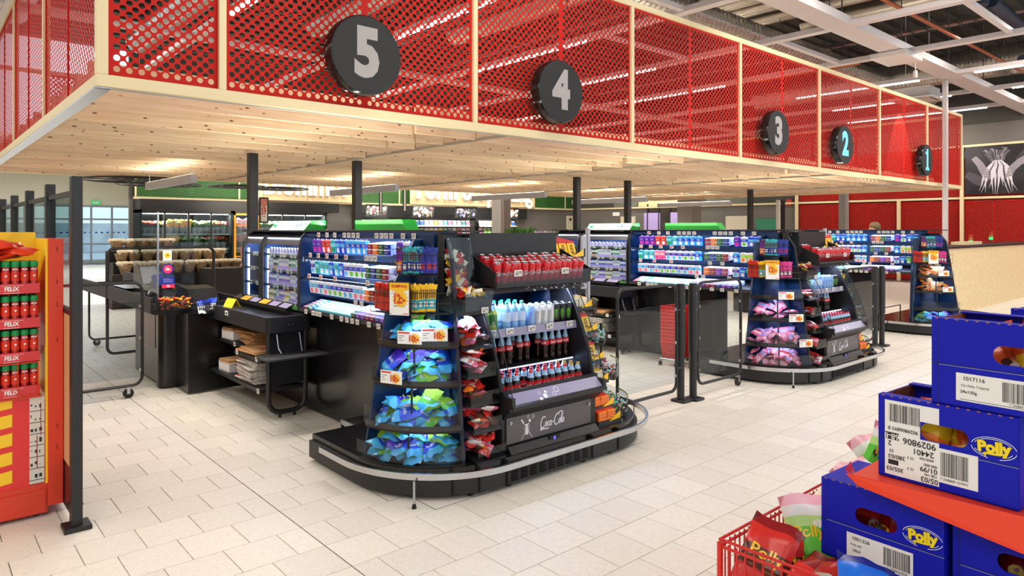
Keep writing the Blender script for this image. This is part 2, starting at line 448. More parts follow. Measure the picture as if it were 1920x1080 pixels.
# panels: 21 rows of 0.08 = 1.68
PZ = CZ0+.085+.013
for i in range(len(mull)-1):
    a = mull[i]+(.08 if i == 0 else FW/2); c = mull[i+1]-FW/2; wd = c-a
    if i == 0:
        perf_obj('perforated_panel', 9, 21, .08, .0222, .002, RED, parent=canopy, loc=(a+.012, CY0+.03, PZ))
    else:
        pw = wd/2; nx = 15; sx = pw/(nx*.08+.024)
        for k in (0, 1):
            o = perf_obj('perforated_panel', nx, 21, .08, .0222, .002, RED, parent=canopy, loc=(a+k*pw+.012*sx, CY0+.03, PZ)); o.scale = (sx, 1, 1)
ys = [CY0+.06]+[y for y in sy]+[CY1]
for i in range(4):
    a = ys[i]+(FW if i else 0); c = ys[i+1]; pw = (c-a)/2
    for k in (0, 1):
        n = 15 if i < 3 else 12; sx = pw/(n*.08+.024)
        o = perf_obj('perforated_panel', n, 21, .08, .0222, .002, RED, parent=canopy, loc=(CX0+.03, a+k*pw+.012*sx, PZ), rz=PI/2); o.scale = (sx, 1, 1)
# rear fascia and inner cross screens seen through the holes
for i in range(1, len(mull)-1):
    a = mull[i]; pw = (mull[i+1]-a)/2; sx = pw/(15*.08+.024)
    for k in (0, 1):
        o = perf_obj('perforated_panel', 15, 21, .08, .0222, .002, RED, parent=canopy, loc=(a+k*pw, CY1, PZ)); o.scale = (sx, 1, 1)
for i in range(3):
    for k in (0, 1): perf_obj('perforated_panel', 15, 21, .08, .0222, .002, RED, parent=canopy, loc=(CX1-.03, CY0+.1+(2*i+k)*1.23, PZ), rz=PI/2)
# pine boards on edge
def wood_mat():
    m = M('knotty_pine', '#e7c795', .55); nt = m.node_tree; N = nt.nodes; L = nt.links; b = N['Principled BSDF']
    tc = N.new('ShaderNodeTexCoord'); oi = N.new('ShaderNodeObjectInfo'); ad = N.new('ShaderNodeVectorMath'); ad.operation = 'ADD'
    ml = N.new('ShaderNodeMath'); ml.operation = 'MULTIPLY'; ml.inputs[1].default_value = 37; L.new(oi.outputs['Random'], ml.inputs[0])
    L.new(tc.outputs['Object'], ad.inputs[0]); L.new(ml.outputs[0], ad.inputs[1])
    mp = N.new('ShaderNodeMapping'); mp.inputs['Scale'].default_value = (1.2, 8, 22); L.new(ad.outputs[0], mp.inputs[0])
    nz = N.new('ShaderNodeTexNoise'); nz.inputs['Scale'].default_value = 1.6; nz.inputs['Detail'].default_value = 5; L.new(mp.outputs[0], nz.inputs['Vector'])
    cr = N.new('ShaderNodeValToRGB'); cr.color_ramp.elements[0].position = .3; cr.color_ramp.elements[1].position = .72
    cr.color_ramp.elements[0].color = (*srgb('#e6c49a'), 1); cr.color_ramp.elements[1].color = (*srgb('#f4dfbd'), 1); L.new(nz.outputs[0], cr.inputs[0])
    m2 = N.new('ShaderNodeMapping'); m2.inputs['Scale'].default_value = (6.5, 3, 17); L.new(ad.outputs[0], m2.inputs[0])
    vo = N.new('ShaderNodeTexVoronoi'); vo.inputs['Scale'].default_value = 1.0; L.new(m2.outputs[0], vo.inputs['Vector'])
    kr = N.new('ShaderNodeValToRGB'); kr.color_ramp.elements[0].position = .09; kr.color_ramp.elements[1].position = .17
    kr.color_ramp.elements[0].color = (*srgb('#8a5a34'), 1); kr.color_ramp.elements[1].color = (1, 1, 1, 1); L.new(vo.outputs['Distance'], kr.inputs[0])
    mx = N.new('ShaderNodeMix'); mx.data_type = 'RGBA'; mx.blend_type = 'MULTIPLY'; mx.inputs[0].default_value = 1
    L.new(cr.outputs[0], mx.inputs[6]); L.new(kr.outputs[0], mx.inputs[7])
    mr = N.new('ShaderNodeMapRange'); mr.inputs[3].default_value = .84; mr.inputs[4].default_value = 1.06; L.new(oi.outputs['Random'], mr.inputs[0])
    m3 = N.new('ShaderNodeMix'); m3.data_type = 'RGBA'; m3.blend_type = 'MULTIPLY'; m3.inputs[0].default_value = 1
    L.new(mx.outputs[2], m3.inputs[6]); L.new(mr.outputs[0], m3.inputs[7]); L.new(m3.outputs[2], b.inputs['Base Color'])
    return m
PINE = wood_mat()
mods = [1.04, 4.8, 8.8, 12.8, 16.8, 19.69]
rows = [CY0+.62+.612*k for k in range(15)]
bm_ = {}
def board(xa, xb, y, z0=CZ0, h=.3, th=.045, name='pine_board'):
    k = (round(xb-xa, 2), h)
    if k not in bm_:
        b = MB(); b.m(PINE).box(0, xb-xa, 0, th, 0, h, c=.002); o = b.build(name, canopy); bm_[k] = o.data
    else:
        o = bpy.data.objects.new(name, bm_[k]); COL.objects.link(o); o.parent = canopy
    o.location = (xa, y, z0); return o
for i in range(5):
    xa, xb = mods[i], mods[i+1]
    for y in rows:
        cut = RND.choice((.0, .4, .65, .8)) if i < 4 else 0
        if cut:
            board(xa+.01, xb-cut-.01, y+RND.choice((0, .045)), z0=CZ0+.004)
            board(xb-cut, xb-.01, y-.05+RND.choice((0, .04)), z0=CZ0+.012)
        else: board(xa+.01, xb-.01, y)
    if i:
        b = MB(); b.m(STEEL).box(xa-.006, xa+.006, CY0+.06, CY1, CZ0-.004, CZ0+.03); b.build('steel_joint_strip', canopy)
b = MB(); b.m(STEEL).box(CX0, CX0+.1, CY0+.02, CY1, CZ0-.008, CZ0-.001).box(CX0, CX1, CY0+.05, CY0+.065, CZ0-.008, CZ0-.001); b.build('steel_joint_strip', canopy)
for i, x in enumerate((3.38, 4.89, 9.51, 11.01, 15.79)):
    b = MB(); b.m(BLACK).box(-.055, .055, -.055, .055, 0, 2.745, c=.004).box(-.1, .1, -.1, .1, 0, .012)
    o = b.build('steel_post', loc=(x, 8.95, 0))
    tag(o, 'square black steel post holding up the canopy, %s' % ('left of the nearest cigarette cabinet', 'behind the nearest chewing gum rack', 'rising behind the yellow chocolate bars', 'behind the second cigarette cabinet', 'behind the gum rack of the middle checkout')[i], 'post')
# round number signs
SIGNBLK = M('sign_black_face', '#232324', .7); SIGNG = M('sign_grey_number', '#a39d9b', .5); SIGNB = M('sign_blue_number', '#5fb4d8', .5, emit='#6cc4ea', es=.8)
SIGNBRT = M('sign_rim_gloss', '#141113', .15)
for d, (x, lit) in {'5': (2.98, 0), '4': (5.36, 0), '3': (10.15, 0), '2': (12.55, 1), '1': (16.7, 1)}.items():
    t = thing('number_sign', {'5': 'largest round black lane sign, reading 5, nearest on the red fascia', '4': 'round black lane sign reading 4, second along the red fascia', '3': 'round black lane sign with a grey 3 in the middle of the fascia', '2': 'black lane sign with a glowing blue 2', '1': 'smallest black lane sign with a glowing blue 1, by the white pole'}[d], 'sign', (x, CY0-.05, 3.26))
    b = MB(); b.m(SIGNBRT).lathe([(.335, .0), (.345, -.01), (.345, -.11), (.335, -.125)], 48, axis='y'); b.build('drum', t, smooth=True)
    b = MB(); b.m(SIGNBLK).cyl((0, -.1262, 0), .33, .002, 48, 'y'); b.build('face', t)
    b = MB(); b.m(SIGNB if lit else SIGNG).text(d, .56, (0, -.1275, 0), (1, 0, 0), (0, 0, 1), sx=.88, bold=.05, lift=.001)
    if d == '1': b.box(-.1, .1, -.1285, -.1275, -.22, -.16).box(-.11, -.02, -.1285, -.1275, .12, .18)
    b.build('numeral', t)
    b = MB(); b.m(BLACK).box(-.03, .03, .0, .075, -.2, .2); b.build('bracket', t)
# ================= PRODUCT PROTOTYPES =================
def pil(w, h, t, nx=7, ny=7, seed=0, crump=.25):
    r = random.Random(seed); a = [r.uniform(0, 6) for _ in range(6)]
    def H(u, v):
        e = max(0, min(1, (1-abs(2*u-1))*2.2))*max(0, min(1, (1-abs(2*v-1))*2.6))
        return t*(e**.6)*(1+crump*math.sin(5*u+a[0])*math.cos(6*v+a[1]))+crump*t*.5*math.sin(9*u+a[2]+4*v)*e
    def W(u, v):
        return crump*t*1.6*math.sin(3.1*u+a[3])*math.cos(2.7*v+a[4])+crump*t*.8*math.sin(11*u+a[2])*(abs(2*v-1)**2)
    def P(u, v, top):
        x = (u-.5)*w*(1-.12*math.sin(PI*v)*abs(2*u-1))*(1-.22*crump*abs(2*v-1)**3*(1+math.sin(a[5]))); y = (v-.5)*h*(1+.05*math.sin(7*u+a[1]))
        z = (H(u, v) if top else -H(u, v)*.8)+W(u, v); return (x, y, z)
    v_ = []; f = []
    for s in (1, 0):
        for j in range(ny+1):
            for i in range(nx+1): v_.append(P(i/nx, j/ny, s))
    n = (nx+1)*(ny+1)
    for j in range(ny):
        for i in range(nx):
            a_ = j*(nx+1)+i; f.append((a_, a_+1, a_+nx+2, a_+nx+1)); f.append((n+a_, n+a_+nx+1, n+a_+nx+2, n+a_+1))
    for i in range(nx):
        f.append((i, n+i, n+i+1, i+1)); k = ny*(nx+1)+i; f.append((k, k+1, n+k+1, n+k))
    for j in range(ny):
        k = j*(nx+1); f.append((k, k+nx+1, n+k+nx+1, n+k)); k += nx; f.append((k, n+k, n+k+nx+1, k+nx+1))
    return v_, f, (lambda x, y: P(x/w+.5, y/h+.5, 1)[2])
def bag(name, w, h, t, bands, seed=0, crump=.25, text=None, tcol=None, back=None, tsize=None, blobs=(), blobmat=None, parent=None, n=7, tz=0):
    """bands: list of (v_limit, material) bottom to top"""
    v, f, S = pil(w, h, t, n, n, seed, crump); b = MB(); b.m(bands[0][1])
    n0 = 0
    for mt in bands: b.m(mt[1])
    if back: b.m(back)
    b.m(bands[0][1]); b.add(v, f)
    for k, fa in enumerate(b.f):
        y = sum(v[i][1] for i in fa)/len(fa)/h+.5
        for lim, mt in bands:
            if y <= lim: b.mi[k] = b.mats.index(mt); break
        if back and k % 2 == 1 and k < 2*n*n: b.mi[k] = b.mats.index(back)
    if text:
        tv, tf = text_geo(text, 0, .02); ts = tsize or h*.3; c, s_ = math.cos(tz), math.sin(tz)
        q = []
        for p in tv:
            x, y = p[0]*ts, p[1]*ts; x, y = x*c-y*s_, x*s_+y*c; q.append((x, y, S(max(-w*.49, min(w*.49, x)), max(-h*.49, min(h*.49, y)))+.0025))
        b.m(tcol); b.add(q, tf)
    for bx, by, br, *mm in blobs:
        ring = [(bx*w+br*w*math.cos(2*PI*i/9), by*h+br*w*.85*math.sin(2*PI*i/9)) for i in range(9)]
        b.m(mm[0] if mm else blobmat); b.add([(x, y, S(max(-w*.49, min(w*.49, x)), max(-h*.49, min(h*.49, y)))+.0016) for x, y in ring], [tuple(range(9))])
    return b.build(name, parent, smooth=True)
def F(n, c, rough=.28, **k): return M('foil_'+n, c, rough, **k)
LIME = F('lime', '#a6dc3a'); LIME2 = F('bright_green', '#5fc53f'); BLU = F('blue', '#2a4fd0'); SKY = F('sky_blue', '#49b4ec'); VIO = F('violet', '#4a2fb0'); WHT = F('white', '#e9e6e6')
RD = F('red', '#cf2b24'); PNK = F('pink', '#ee6f95'); ORG = F('orange', '#ef7a22'); YLW = F('yellow', '#f6c320'); BRN = F('brown', '#54291b'); TEAL = F('teal', '#2fa8b4'); NVY = F('navy', '#1b2d8e'); GRN = F('green', '#28964a'); PURP = F('purple', '#7b35b0'); CRM = F('cream', '#efe3c8'); DRD = F('dark_red', '#8e1418'); MAG = F('magenta', '#d62f86'); LPK = F('light_pink', '#f6b8c9'); LILA = F('lilac', '#b9a6e6'); CYAN = F('cyan', '#74dce6'); TAN = F('tan', '#d6a86a')
def park(o): o.location = (0, -60, 0); return Proto(o)

# candy bag families ---------------------------------------------------------
def bagset(name, label, n, mk):
    out = []
    for i in range(n):
        o = mk(i); tag(o, label, 'candy bag'); out.append(park(o))
    return out
lime_bags = bagset('candy_bag', '', 3, lambda i: bag('candy_bag', .14, .19, .022, [(.25, SKY), (.6, LIME2), (1, LIME)], seed=i, crump=.35, text='bubs', tcol=WHT, tsize=.035, back=WHT))
blue_bags = bagset('candy_bag', '', 3, lambda i: bag('candy_bag', .14, .19, .022, [(.35, SKY), (.6, BLU), (1, VIO if i else BLU)], seed=10+i, crump=.35, text='bubs', tcol=WHT, tsize=.035, back=LIME))
pink_bags = bagset('candy_bag', '', 3, lambda i: bag('candy_bag', .13, .17, .018, [(.18, PNK), (.4, LPK), (.55, RD if i == 1 else PNK), (.8, LILA), (1, PNK)], seed=20+i, crump=.35, back=LPK))
tan_bags = bagset('candy_bag', '', 2, lambda i: bag('candy_bag', .1, .2, .014, [(.3, ORG), (.7, TAN), (1, CRM)], seed=30+i, crump=.3))
daim_bags = bagset('candy_bag', '', 5, lambda i: bag('candy_bag', .085, .125, .013, [[(.3, PNK), (1, WHT)], [(.4, RD), (1, PNK)], [(.5, ORG), (1, CRM)], [(.5, BRN), (1, RD)], [(1, RD)]][i], seed=40+i, crump=.3, text='Daim' if i != 3 else None, tcol=(RD if i in (0, 2) else WHT), tsize=.034, tz=.3))
wrap_bars = bagset('chocolate_bar', '', 4, lambda i: bag('chocolate_bar', .11, .035, .008, [(1, (YLW, RD, BRN, CRM)[i])], seed=50+i, n=5, text=('KEX', None, None, None)[i], tcol=RD, tsize=.02))

# drinks ----------------------------------------------------------------------
ALU = M('can_aluminium', '#c9ccd0', .25, 1); COKE = M('can_red', '#d3202a', .28, coat=.5); COLA = M('cola_dark', '#1c0b07', .05); CAPR = M('cap_red', '#e0202a', .35); COKEL = M('cola_label', '#d6222a', .35)
def _c(x, y, rx, ry, a0, a1, n=8): return [(x+rx*math.cos(math.radians(a0+(a1-a0)*i/n)), y+ry*math.sin(math.radians(a0+(a1-a0)*i/n))) for i in range(n+1)]
def _word(x):
    """C, o, c, a as strokes of a sloped script"""
    return [_c(x+.24, .42, .27, .46, 50, 315, 12), _c(x+.62, .22, .1, .19, 0, 360, 10)]
SCRIPT = [[(p[0]+.22*p[1], p[1]) for p in st] for st in
          _word(0)+[_c(.92, .22, .1, .19, 50, 310, 8), _c(1.16, .22, .1, .19, 0, 360, 10), [(1.26, .4), (1.27, .05), (1.34, .06)], [(1.4, .26), (1.52, .3)]]
          + _word(1.62)+[[(2.42, .1), (2.38, .3), (2.42, .85), (2.5, .86), (2.46, .3), (2.46, .04), (2.52, .05)], _c(2.66, .22, .1, .19, 0, 360, 10), [(2.76, .4), (2.77, .05), (2.84, .06)]]
          + [[(.3, -.08), (.0, -.02), (.05, -.2), (.5, -.12), (.8, -.2), (1.0, -.12)], [(1.9, .88), (2.2, 1.02), (2.5, .96)]]]
def coke_script(b, w, o, xd, yd, wd=.075, lift=.0012, T=None):
    sc = w/2.9; o = Vector(o); x = Vector(xd).normalized(); y = Vector(yd).normalized()
    for s in SCRIPT: b.ribbon([(p[0]-1.5, p[1]-.4) for p in s], wd, o, x, y, sc, lift, T)
def curved_script(b, w, r, z, a0, wd=.09):
    sc = w/2.9; v = []; f = []
    for s in SCRIPT:
        for i, p in enumerate(s):
            a = Vector(s[max(i-1, 0)]); c = Vector(s[min(i+1, len(s)-1)]); d = (c-a).normalized()
            for g in (1, -1):
                q = ((p[0]-1.5-d.y*wd/2*g)*sc, (p[1]-.4+d.x*wd/2*g)*sc); t = a0+q[1]*0+q[0]/r
                v.append((r*math.cos(t), r*math.sin(t), z+q[1]))
        n = len(v)-2*len(s)
        f += [(n+2*i, n+2*i+1, n+2*i+3, n+2*i+2) for i in range(len(s)-1)]
    b.add(v, f)
def mk_can(name, lab, body, h, r, mark):
    t = thing(name, lab, 'can')
    b = MB(); b.m(body).lathe([(r*.8, 0), (r, .008), (r, h-.012), (r*.86, h-.002)], 16, caps=False); b.build('can_body', t, smooth=True)
    b = MB(); b.m(ALU).lathe([(r*.86, h-.002), (r*.88, h+.001), (r*.8, h-.003), (0.001, h-.003)], 16, caps=False).box(-r*.25, r*.25, -r*.1, r*.35, h-.003, h-.001).lathe([(r*.8, 0), (r*.8, .0005)], 12); b.build('can_lid', t, smooth=True)
    b = MB(); mark(b, r, h); b.build('print', t); return park(t)
def coke_mark(b, r, h):
    b.m(WHT)
    for a in (math.radians(228), math.radians(48)):
        v = []; curved_script(b, h*.62, r+.0006, h*.5, a)
coke_cans = mk_can('drink_can', '', COKE, .145, .029, coke_mark)
def claw(col):
    def f(b, r, h):
        b.m(col)
        for k, (a, l) in enumerate(((-.3, .42), (0, .5), (.3, .36))):
            for base in (math.radians(228),):
                pts = []
                for i in range(6):
                    z = h*.75-l*h*i/5; aa = base+a+.08*math.sin(i*2.2+k); wv = .06*(1-.12*i)
                    pts += [((r+.0006)*math.cos(aa-wv), (r+.0006)*math.sin(aa-wv), z), ((r+.0006)*math.cos(aa+wv), (r+.0006)*math.sin(aa+wv), z)]
                b.add(pts, [(2*i, 2*i+1, 2*i+3, 2*i+2) for i in range(5)])
    return f
CANB = M('can_black', '#0d0d0e', .35); CANW = M('can_white', '#dcdde0', .35); CLG = M('claw_green', '#6fe02c', .4, emit='#6fe02c', es=.15); CLK = M('claw_grey', '#6d665f', .4); CLB = M('claw_blue', '#2f6fd2', .4)
energy_black = mk_can('drink_can', '', CANB, .168, .033, claw(CLG))
energy_white = mk_can('drink_can', '', CANW, .168, .033, claw(CLK))
energy_blue = mk_can('drink_can', '', F('can_ice_blue', '#8fb6e6'), .168, .033, claw(CLB))
PETW = M('water_in_bottle', '#7fb0e2', .05); PETG = M('green_drink', '#bcd86a', .1); CAPG = M('cap_green', '#22b07a', .35); CAPB = M('cap_blue', '#3f7fd0', .35); GLS = M('bottle_neck_glass', '#9ec3e0', .06)
def mk_bottle(lab, prof, fill, capm, labm, lz, n=14, neck=None, script=False, name='drink_bottle', caph=.014):
    t = thing(name, lab, 'bottle')
    b = MB(); b.m(fill).lathe([p for p in prof if p[1] <= neck+1e-6], n); b.m(GLS).lathe([p for p in prof if p[1] >= neck-1e-6], n); b.build('bottle_body', t, smooth=True)
    top = prof[-1][1]; b = MB(); b.m(capm).lathe([(.0145, top), (.0145, top+caph), (.012, top+caph+.002), (.001, top+caph+.002)], n); b.build('cap', t, smooth=True)
    r = max(p[0] for p in prof if lz[0] <= p[1] <= lz[1])+.0012
    b = MB(); b.m(labm).lathe([(r, lz[0]), (r, lz[1])], n, caps=False)
    if script: b.m(WHT); curved_script(b, .05, r+.0008, (lz[0]+lz[1])/2, math.radians(228), .13)
    b.build('label_band', t, smooth=True); return park(t)
PETP = [(.026, 0), (.032, .008), (.032, .05), (.029, .075), (.032, .1), (.0325, .14), (.026, .165), (.014, .195), (.0125, .2)]
coke_pet = mk_bottle('', PETP, COLA, CAPR, COKEL, (.088, .138), neck=.165, script=True)
gold_pet = mk_bottle('', PETP, COLA, M('cap_gold', '#d8b04a', .35), COKEL, (.088, .138), neck=.165, script=True)
water_pet = mk_bottle('', PETP, PETW, CAPG, F('water_label', '#c5d8f0'), (.07, .14), neck=.165)
GLP = [(.026, 0), (.03, .006), (.0285, .03), (.0245, .06), (.029, .1), (.03, .13), (.026, .155), (.016, .19), (.0125, .235), (.0135, .24)]
coke_glass = mk_bottle('', GLP, COLA, M('cap_dark_steel', '#3d4552', .35, .6), COKEL, (.115, .15), neck=.155, script=True)
juice_pet = mk_bottle('', PETP, PETG, CAPB, F('juice_label', '#4b8f3a'), (.05, .13), neck=.165)

# racks' goods ----------------------------------------------------------------
def strip_bag(cols, lab):
    b = MB()
    b.m(cols[0]).box(-.026, .026, -.008, .008, 0, .15, c=.004); b.m(cols[1]).box(-.0265, .0265, -.0086, .0086, .02, .085)
    b.m(cols[2]).box(-.014, .014, -.0092, .0092, .035, .07)
    b.m(cols[0]).add([(-.03, .0, .15), (.03, 0, .15), (.036, 0, .185), (.012, .0, .178), (0, .004, .192), (-.014, -.004, .178), (-.036, 0, .185)], [(0, 1, 2, 3, 4, 5, 6)])
    for k in range(4): b.m(cols[3]).box(-.022+.012*k, -.0145+.012*k, -.0085, .0085, .09, .15)
    o = b.build('liquorice_bag'); return park(tag(o, lab, 'candy bag'))
sb_red = strip_bag((RD, F('clear_red', '#b5402e'), RD, BRN), ''); sb_yel = strip_bag((YLW, TEAL, WHT, BRN), ''); sb_teal = strip_bag((TEAL, NVY, WHT, BRN), ''); sb_navy = strip_bag((NVY, VIO, RD, NVY), '')
sb_brown = strip_bag((F('red_brown', '#9a3624'), RD, ORG, BRN), ''); sb_pink = strip_bag((MAG, F('dark_magenta', '#8c1a50'), WHT, MAG), ''); sb_orn = strip_bag((F('plum', '#4c2350'), ORG, WHT, PURP), '')
def gum_bag(c1, c2, c3, v6=False, w=.08, h=.12, t=.02, name='gum_bag'):
    b = MB(); b.m(c1).box(-w/2, w/2, -t/2, t/2, 0, h, c=.006); b.m(c2).box(-w/2-.0005, w/2+.0005, -t/2-.0008, t/2+.0008, h*.5, h*.78)
    b.m(c3).cyl((0, -t/2-.0012, h*.26), w*.3, .001, 10, 'y'); b.m(WHT)
    if v6: b.text('V6', w*.42, (0, -t/2-.001, h*.64), (1, 0, 0), (0, 0, 1), lift=.001, bold=.03)
    else: b.ribbon([(-.3, 0), (-.2, .12), (-.1, 0), (0, .12), (.1, 0), (.2, .12), (.3, 0)], .06, (0, -t/2-.001, h*.62), (1, 0, 0), (0, 0, 1), sc=w)
    b.m(WHT).box(-w*.12, w*.12, -.001, .001, h, h+.012)
    o = b.build(name); return park(tag(o, '', 'chewing gum'))
GB = {k: gum_bag(*c) for k, c in {'purple': (PURP, VIO, MAG), 'red': (F('coral', '#e8503e'), RD, WHT), 'teal': (TEAL, CYAN, GRN), 'cyan': (CYAN, TEAL, WHT), 'blue': (BLU, SKY, WHT), 'v6': (SKY, BLU, WHT, True), 'white': (WHT, SKY, PNK), 'wgreen': (WHT, BLU, LIME2), 'pink': (PNK, LPK, MAG), 'wblue': (WHT, VIO, SKY), 'green': (GRN, LIME2, WHT), 'cream': (CRM, LIME, ORG)}.items()}
def gum_box(c1, c2, w=.07, d=.2, h=.045):
    b = MB(); b.m(c1).box(-w/2, w/2, 0, d, 0, h, c=.002); b.m(c2).box(-w/2-.0006, w/2+.0006, -.0008, .02, .004, h*.9)
    b.m(WHT).ribbon([(-.3, 0), (-.2, .12), (-.1, 0), (0, .12), (.1, 0), (.2, .12), (.3, 0)], .06, (0, -.0009, h*.45), (1, 0, 0), (0, 0, 1), sc=w); b.m(c2).box(-w*.5, w*.5, .03, .05, h, h+.0005)
    o = b.build('gum_box'); return park(tag(o, '', 'chewing gum'))
GX = {k: gum_box(*c) for k, c in {'plum': (F('pale_lilac', '#c9c4ea'), F('plum2', '#7d2a5c')), 'violet': (F('pale_violet', '#b9aee8'), PURP), 'navy': (F('pale_blue', '#b8cfee'), NVY), 'green': (F('pale_green', '#9cc7b0'), F('dk_green', '#2b5a35')), 'orange': (CRM, ORG), 'brown': (F('pale_tan', '#c8b8b0'), DRD), 'wine': (F('pale_rose', '#ddc6d8'), F('wine', '#8c2347')), 'white': (WHT, CYAN)}.items()}
def gum_stick(c1, c2, w=.028, d=.2, h=.02):
    b = MB(); b.m(c1).box(-w/2, w/2, 0, d, 0, h, c=.003)
    for k in range(5): b.m(c2).box(-w/2-.0004, w/2+.0004, .01+k*.04, .03+k*.04, h*.3, h+.0006)
    o = b.build('gum_packet_row'); return park(tag(o, '', 'chewing gum'))
GS = {k: gum_stick(*c) for k, c in {'pink': (MAG, WHT), 'green': (GRN, WHT), 'white': (WHT, SKY), 'blue': (BLU, SKY), 'cyan': (CYAN, WHT)}.items()}
def cig_pack(cs):
    b = MB(); b.m(cs[0]).box(-.013, .013, 0, .05, 0, .085); b.m(cs[1]).box(-.0133, .0133, -.0006, .05, .05, .072); b.m(cs[2]).box(-.0134, .0134, -.0008, .02, 0, .03)
    o = b.build('cigarette_pack'); return park(tag(o, '', 'cigarette pack'))
CIG = {k: cig_pack(c) for k, c in {'white': (WHT, F('pale_grey', '#b8bcd0'), LILA), 'blue': (F('soft_blue', '#5f74c8'), WHT, LILA), 'dark': (F('dk_brown', '#3a2c2c'), WHT, TAN), 'green': (F('soft_green', '#62b07a'), WHT, LILA), 'violet': (F('soft_violet', '#8a78cc'), WHT, LILA), 'gold': (F('soft_gold', '#b89a62'), WHT, CRM)}.items()}
snus = None
def mk_snus():
    b = MB(); b.m(WHT).cyl((0, 0, 0), .034, .012, 14, 'y'); b.m(LILA).cyl((0, -.0006, 0), .026, .0006, 14, 'y'); return park(tag(b.build('snus_tin'), '', 'snus tin'))
snus_tin = mk_snus()
def choc_sleeve():
    b = MB(); b.m(YLW).box(-.045, .045, -.011, .011, 0, .17, c=.003); b.m(RD).box(-.0455, .0455, -.0115, .0115, .145, .17)
    b.m(BRN).text('KEX', .05, (0, -.0112, .085), (0, 0, 1), (-1, 0, 0), bold=.03).text('KEX', .03, (0.02, -.0112, .03), (1, 0, 0), (0, 0, 1), bold=.03)
    return park(tag(b.build('chocolate_bar_pack'), '', 'chocolate bar'))
choc_pack = choc_sleeve()
def choc_flat(c1, c2):
    b = MB(); b.m(c1).box(-.05, .05, 0, .19, 0, .014, c=.004); b.m(c2).box(-.0505, .0505, .02, .09, .003, .0146); return park(tag(b.build('chocolate_bar_pack'), '', 'chocolate bar'))
choc_cream = choc_flat(CRM, YLW); choc_orange = choc_flat(ORG, RD)
# price card "10:-"
def star(r1, r2, n, ox=0, oy=0): return [(ox+(r1 if i % 2 else r2)*math.cos(PI*i/n), oy+(r1 if i % 2 else r2)*math.sin(PI*i/n)) for i in range(2*n)]
def price_card():
    t = thing('price_card', '', 'price sign')
    b = MB(); b.m(PAPER).box(-.05, .05, -.0012, 0, 0, .05); b.build('card', t)
    b = MB(); b.m(YELL).add([(x, -.0018, z) for x, z in star(.024, .015, 12, .022, .022)], [tuple(range(24))]); b.build('starburst', t)
    b = MB(); b.m(REDINK).text('10:-', .034, (.016, -.0022, .021), (1, 0, 0), (0, 0, 1), sx=.85, bold=.04).box(-.046, 0, -.0017, -.0014, .04, .046); b.m(INK).box(-.045, -.02, -.0017, -.0014, .03, .032).box(-.045, -.03, -.0017, -.0014, .022, .024).box(-.045, -.025, -.0017, -.0014, .012, .0135); b.build('lettering', t)
    return park(t)
price10 = price_card()
def kampanj():
    t = thing('campaign_sign', '', 'price sign')
    b = MB(); b.m(BLACK).box(-.056, .056, 0, .006, 0, .16); b.build('frame', t)
    b = MB(); b.m(PAPER).box(-.052, .052, -.001, 0, .0, .155); b.build('card', t)
    b = MB(); b.m(YELL).prism([(-.052, .155), (.052, .155), (.052, .122), (0, .105), (-.052, .122)], -.0018, -.001, 'y').add([(x, -.002, z) for x, z in star(.046, .032, 14, .006, .078)], [tuple(range(28))]); b.build('yellow_field', t)
    b = MB(); b.m(REDINK).text('KAMPANJ', .019, (0, -.0025, .138), (1, 0, 0), (0, 0, 1), bold=.03).text('12:-', .06, (0, -.0028, .076), (1, 0, 0), (0, 0, 1), sx=.72, bold=.04).text('3 FÖR', .013, (-.026, -.0025, .104), (1, 0, 0), (0, 0, 1)).box(.02, .048, -.0018, -.001, .006, .009); b.m(INK).box(-.03, .03, -.0018, -.001, .042, .045).box(-.048, -.044, -.0018, -.001, .004, .01); b.build('lettering', t)
    return park(t)
kamp = kampanj()
# ================= CHECKOUT END UNITS =================
GC = (2.97, 4.22)          # centre of the rounded gondola corner
LEDBLUE = M('cool_led', '#ffffff', .5, emit='#bcd0ff', es=9)
LBLUE = (.55, .68, 1)
RIMBAND = M('shelf_band_bronze_black', '#2b2623', .35)
COOLG = M('cooler_grey_front', '#5d5759', .35); COOLP = M('cooler_lilac_ledge', '#8f89a2', .3); RUB = M('black_rubber', '#101010', .7)
PLAB = M('shelf_label_frame', '#e9e6e4', .5); PLABD = M('shelf_label_screen', '#8d8577', .5); PLABR = M('shelf_label_red', '#9c2a20', .5)
BUBB = M('bubble_print', '#e8e6ee', .5)
def at_unit(x, y): return Matrix.Translation((-x, -y, 0))
LAB = {}
def price_label(parent, loc, d='x-', red=False, w=.056, h=.042, name='price_label'):
    """small electronic label; d = outward direction"""
    k = (d, red, w)
    if k not in LAB:
        b = MB(Matrix.Rotation({'y-': 0, 'x-': -PI/2}[d], 4, 'Z')); b.m(PLAB).box(-w/2, w/2, -.006, 0, 0, h, c=.0015); b.m(PLABR if red else PLABD).box(-w*.38, w*.38, -.0066, -.004, h*.16, h*.84)
        b.m(PLAB).box(-w*.3, w*.1, -.007, -.006, h*.6, h*.7).box(0, w*.3, -.007, -.006, h*.25, h*.45)
        LAB[k] = b.build(name).data; bpy.data.objects.remove(bpy.data.objects[-1]) if False else None
        o = [q for q in COL.objects if q.data is LAB[k]][0]
    else:
        o = bpy.data.objects.new(name, LAB[k]); COL.objects.link(o)
    o.parent = parent; o.location = loc; return o

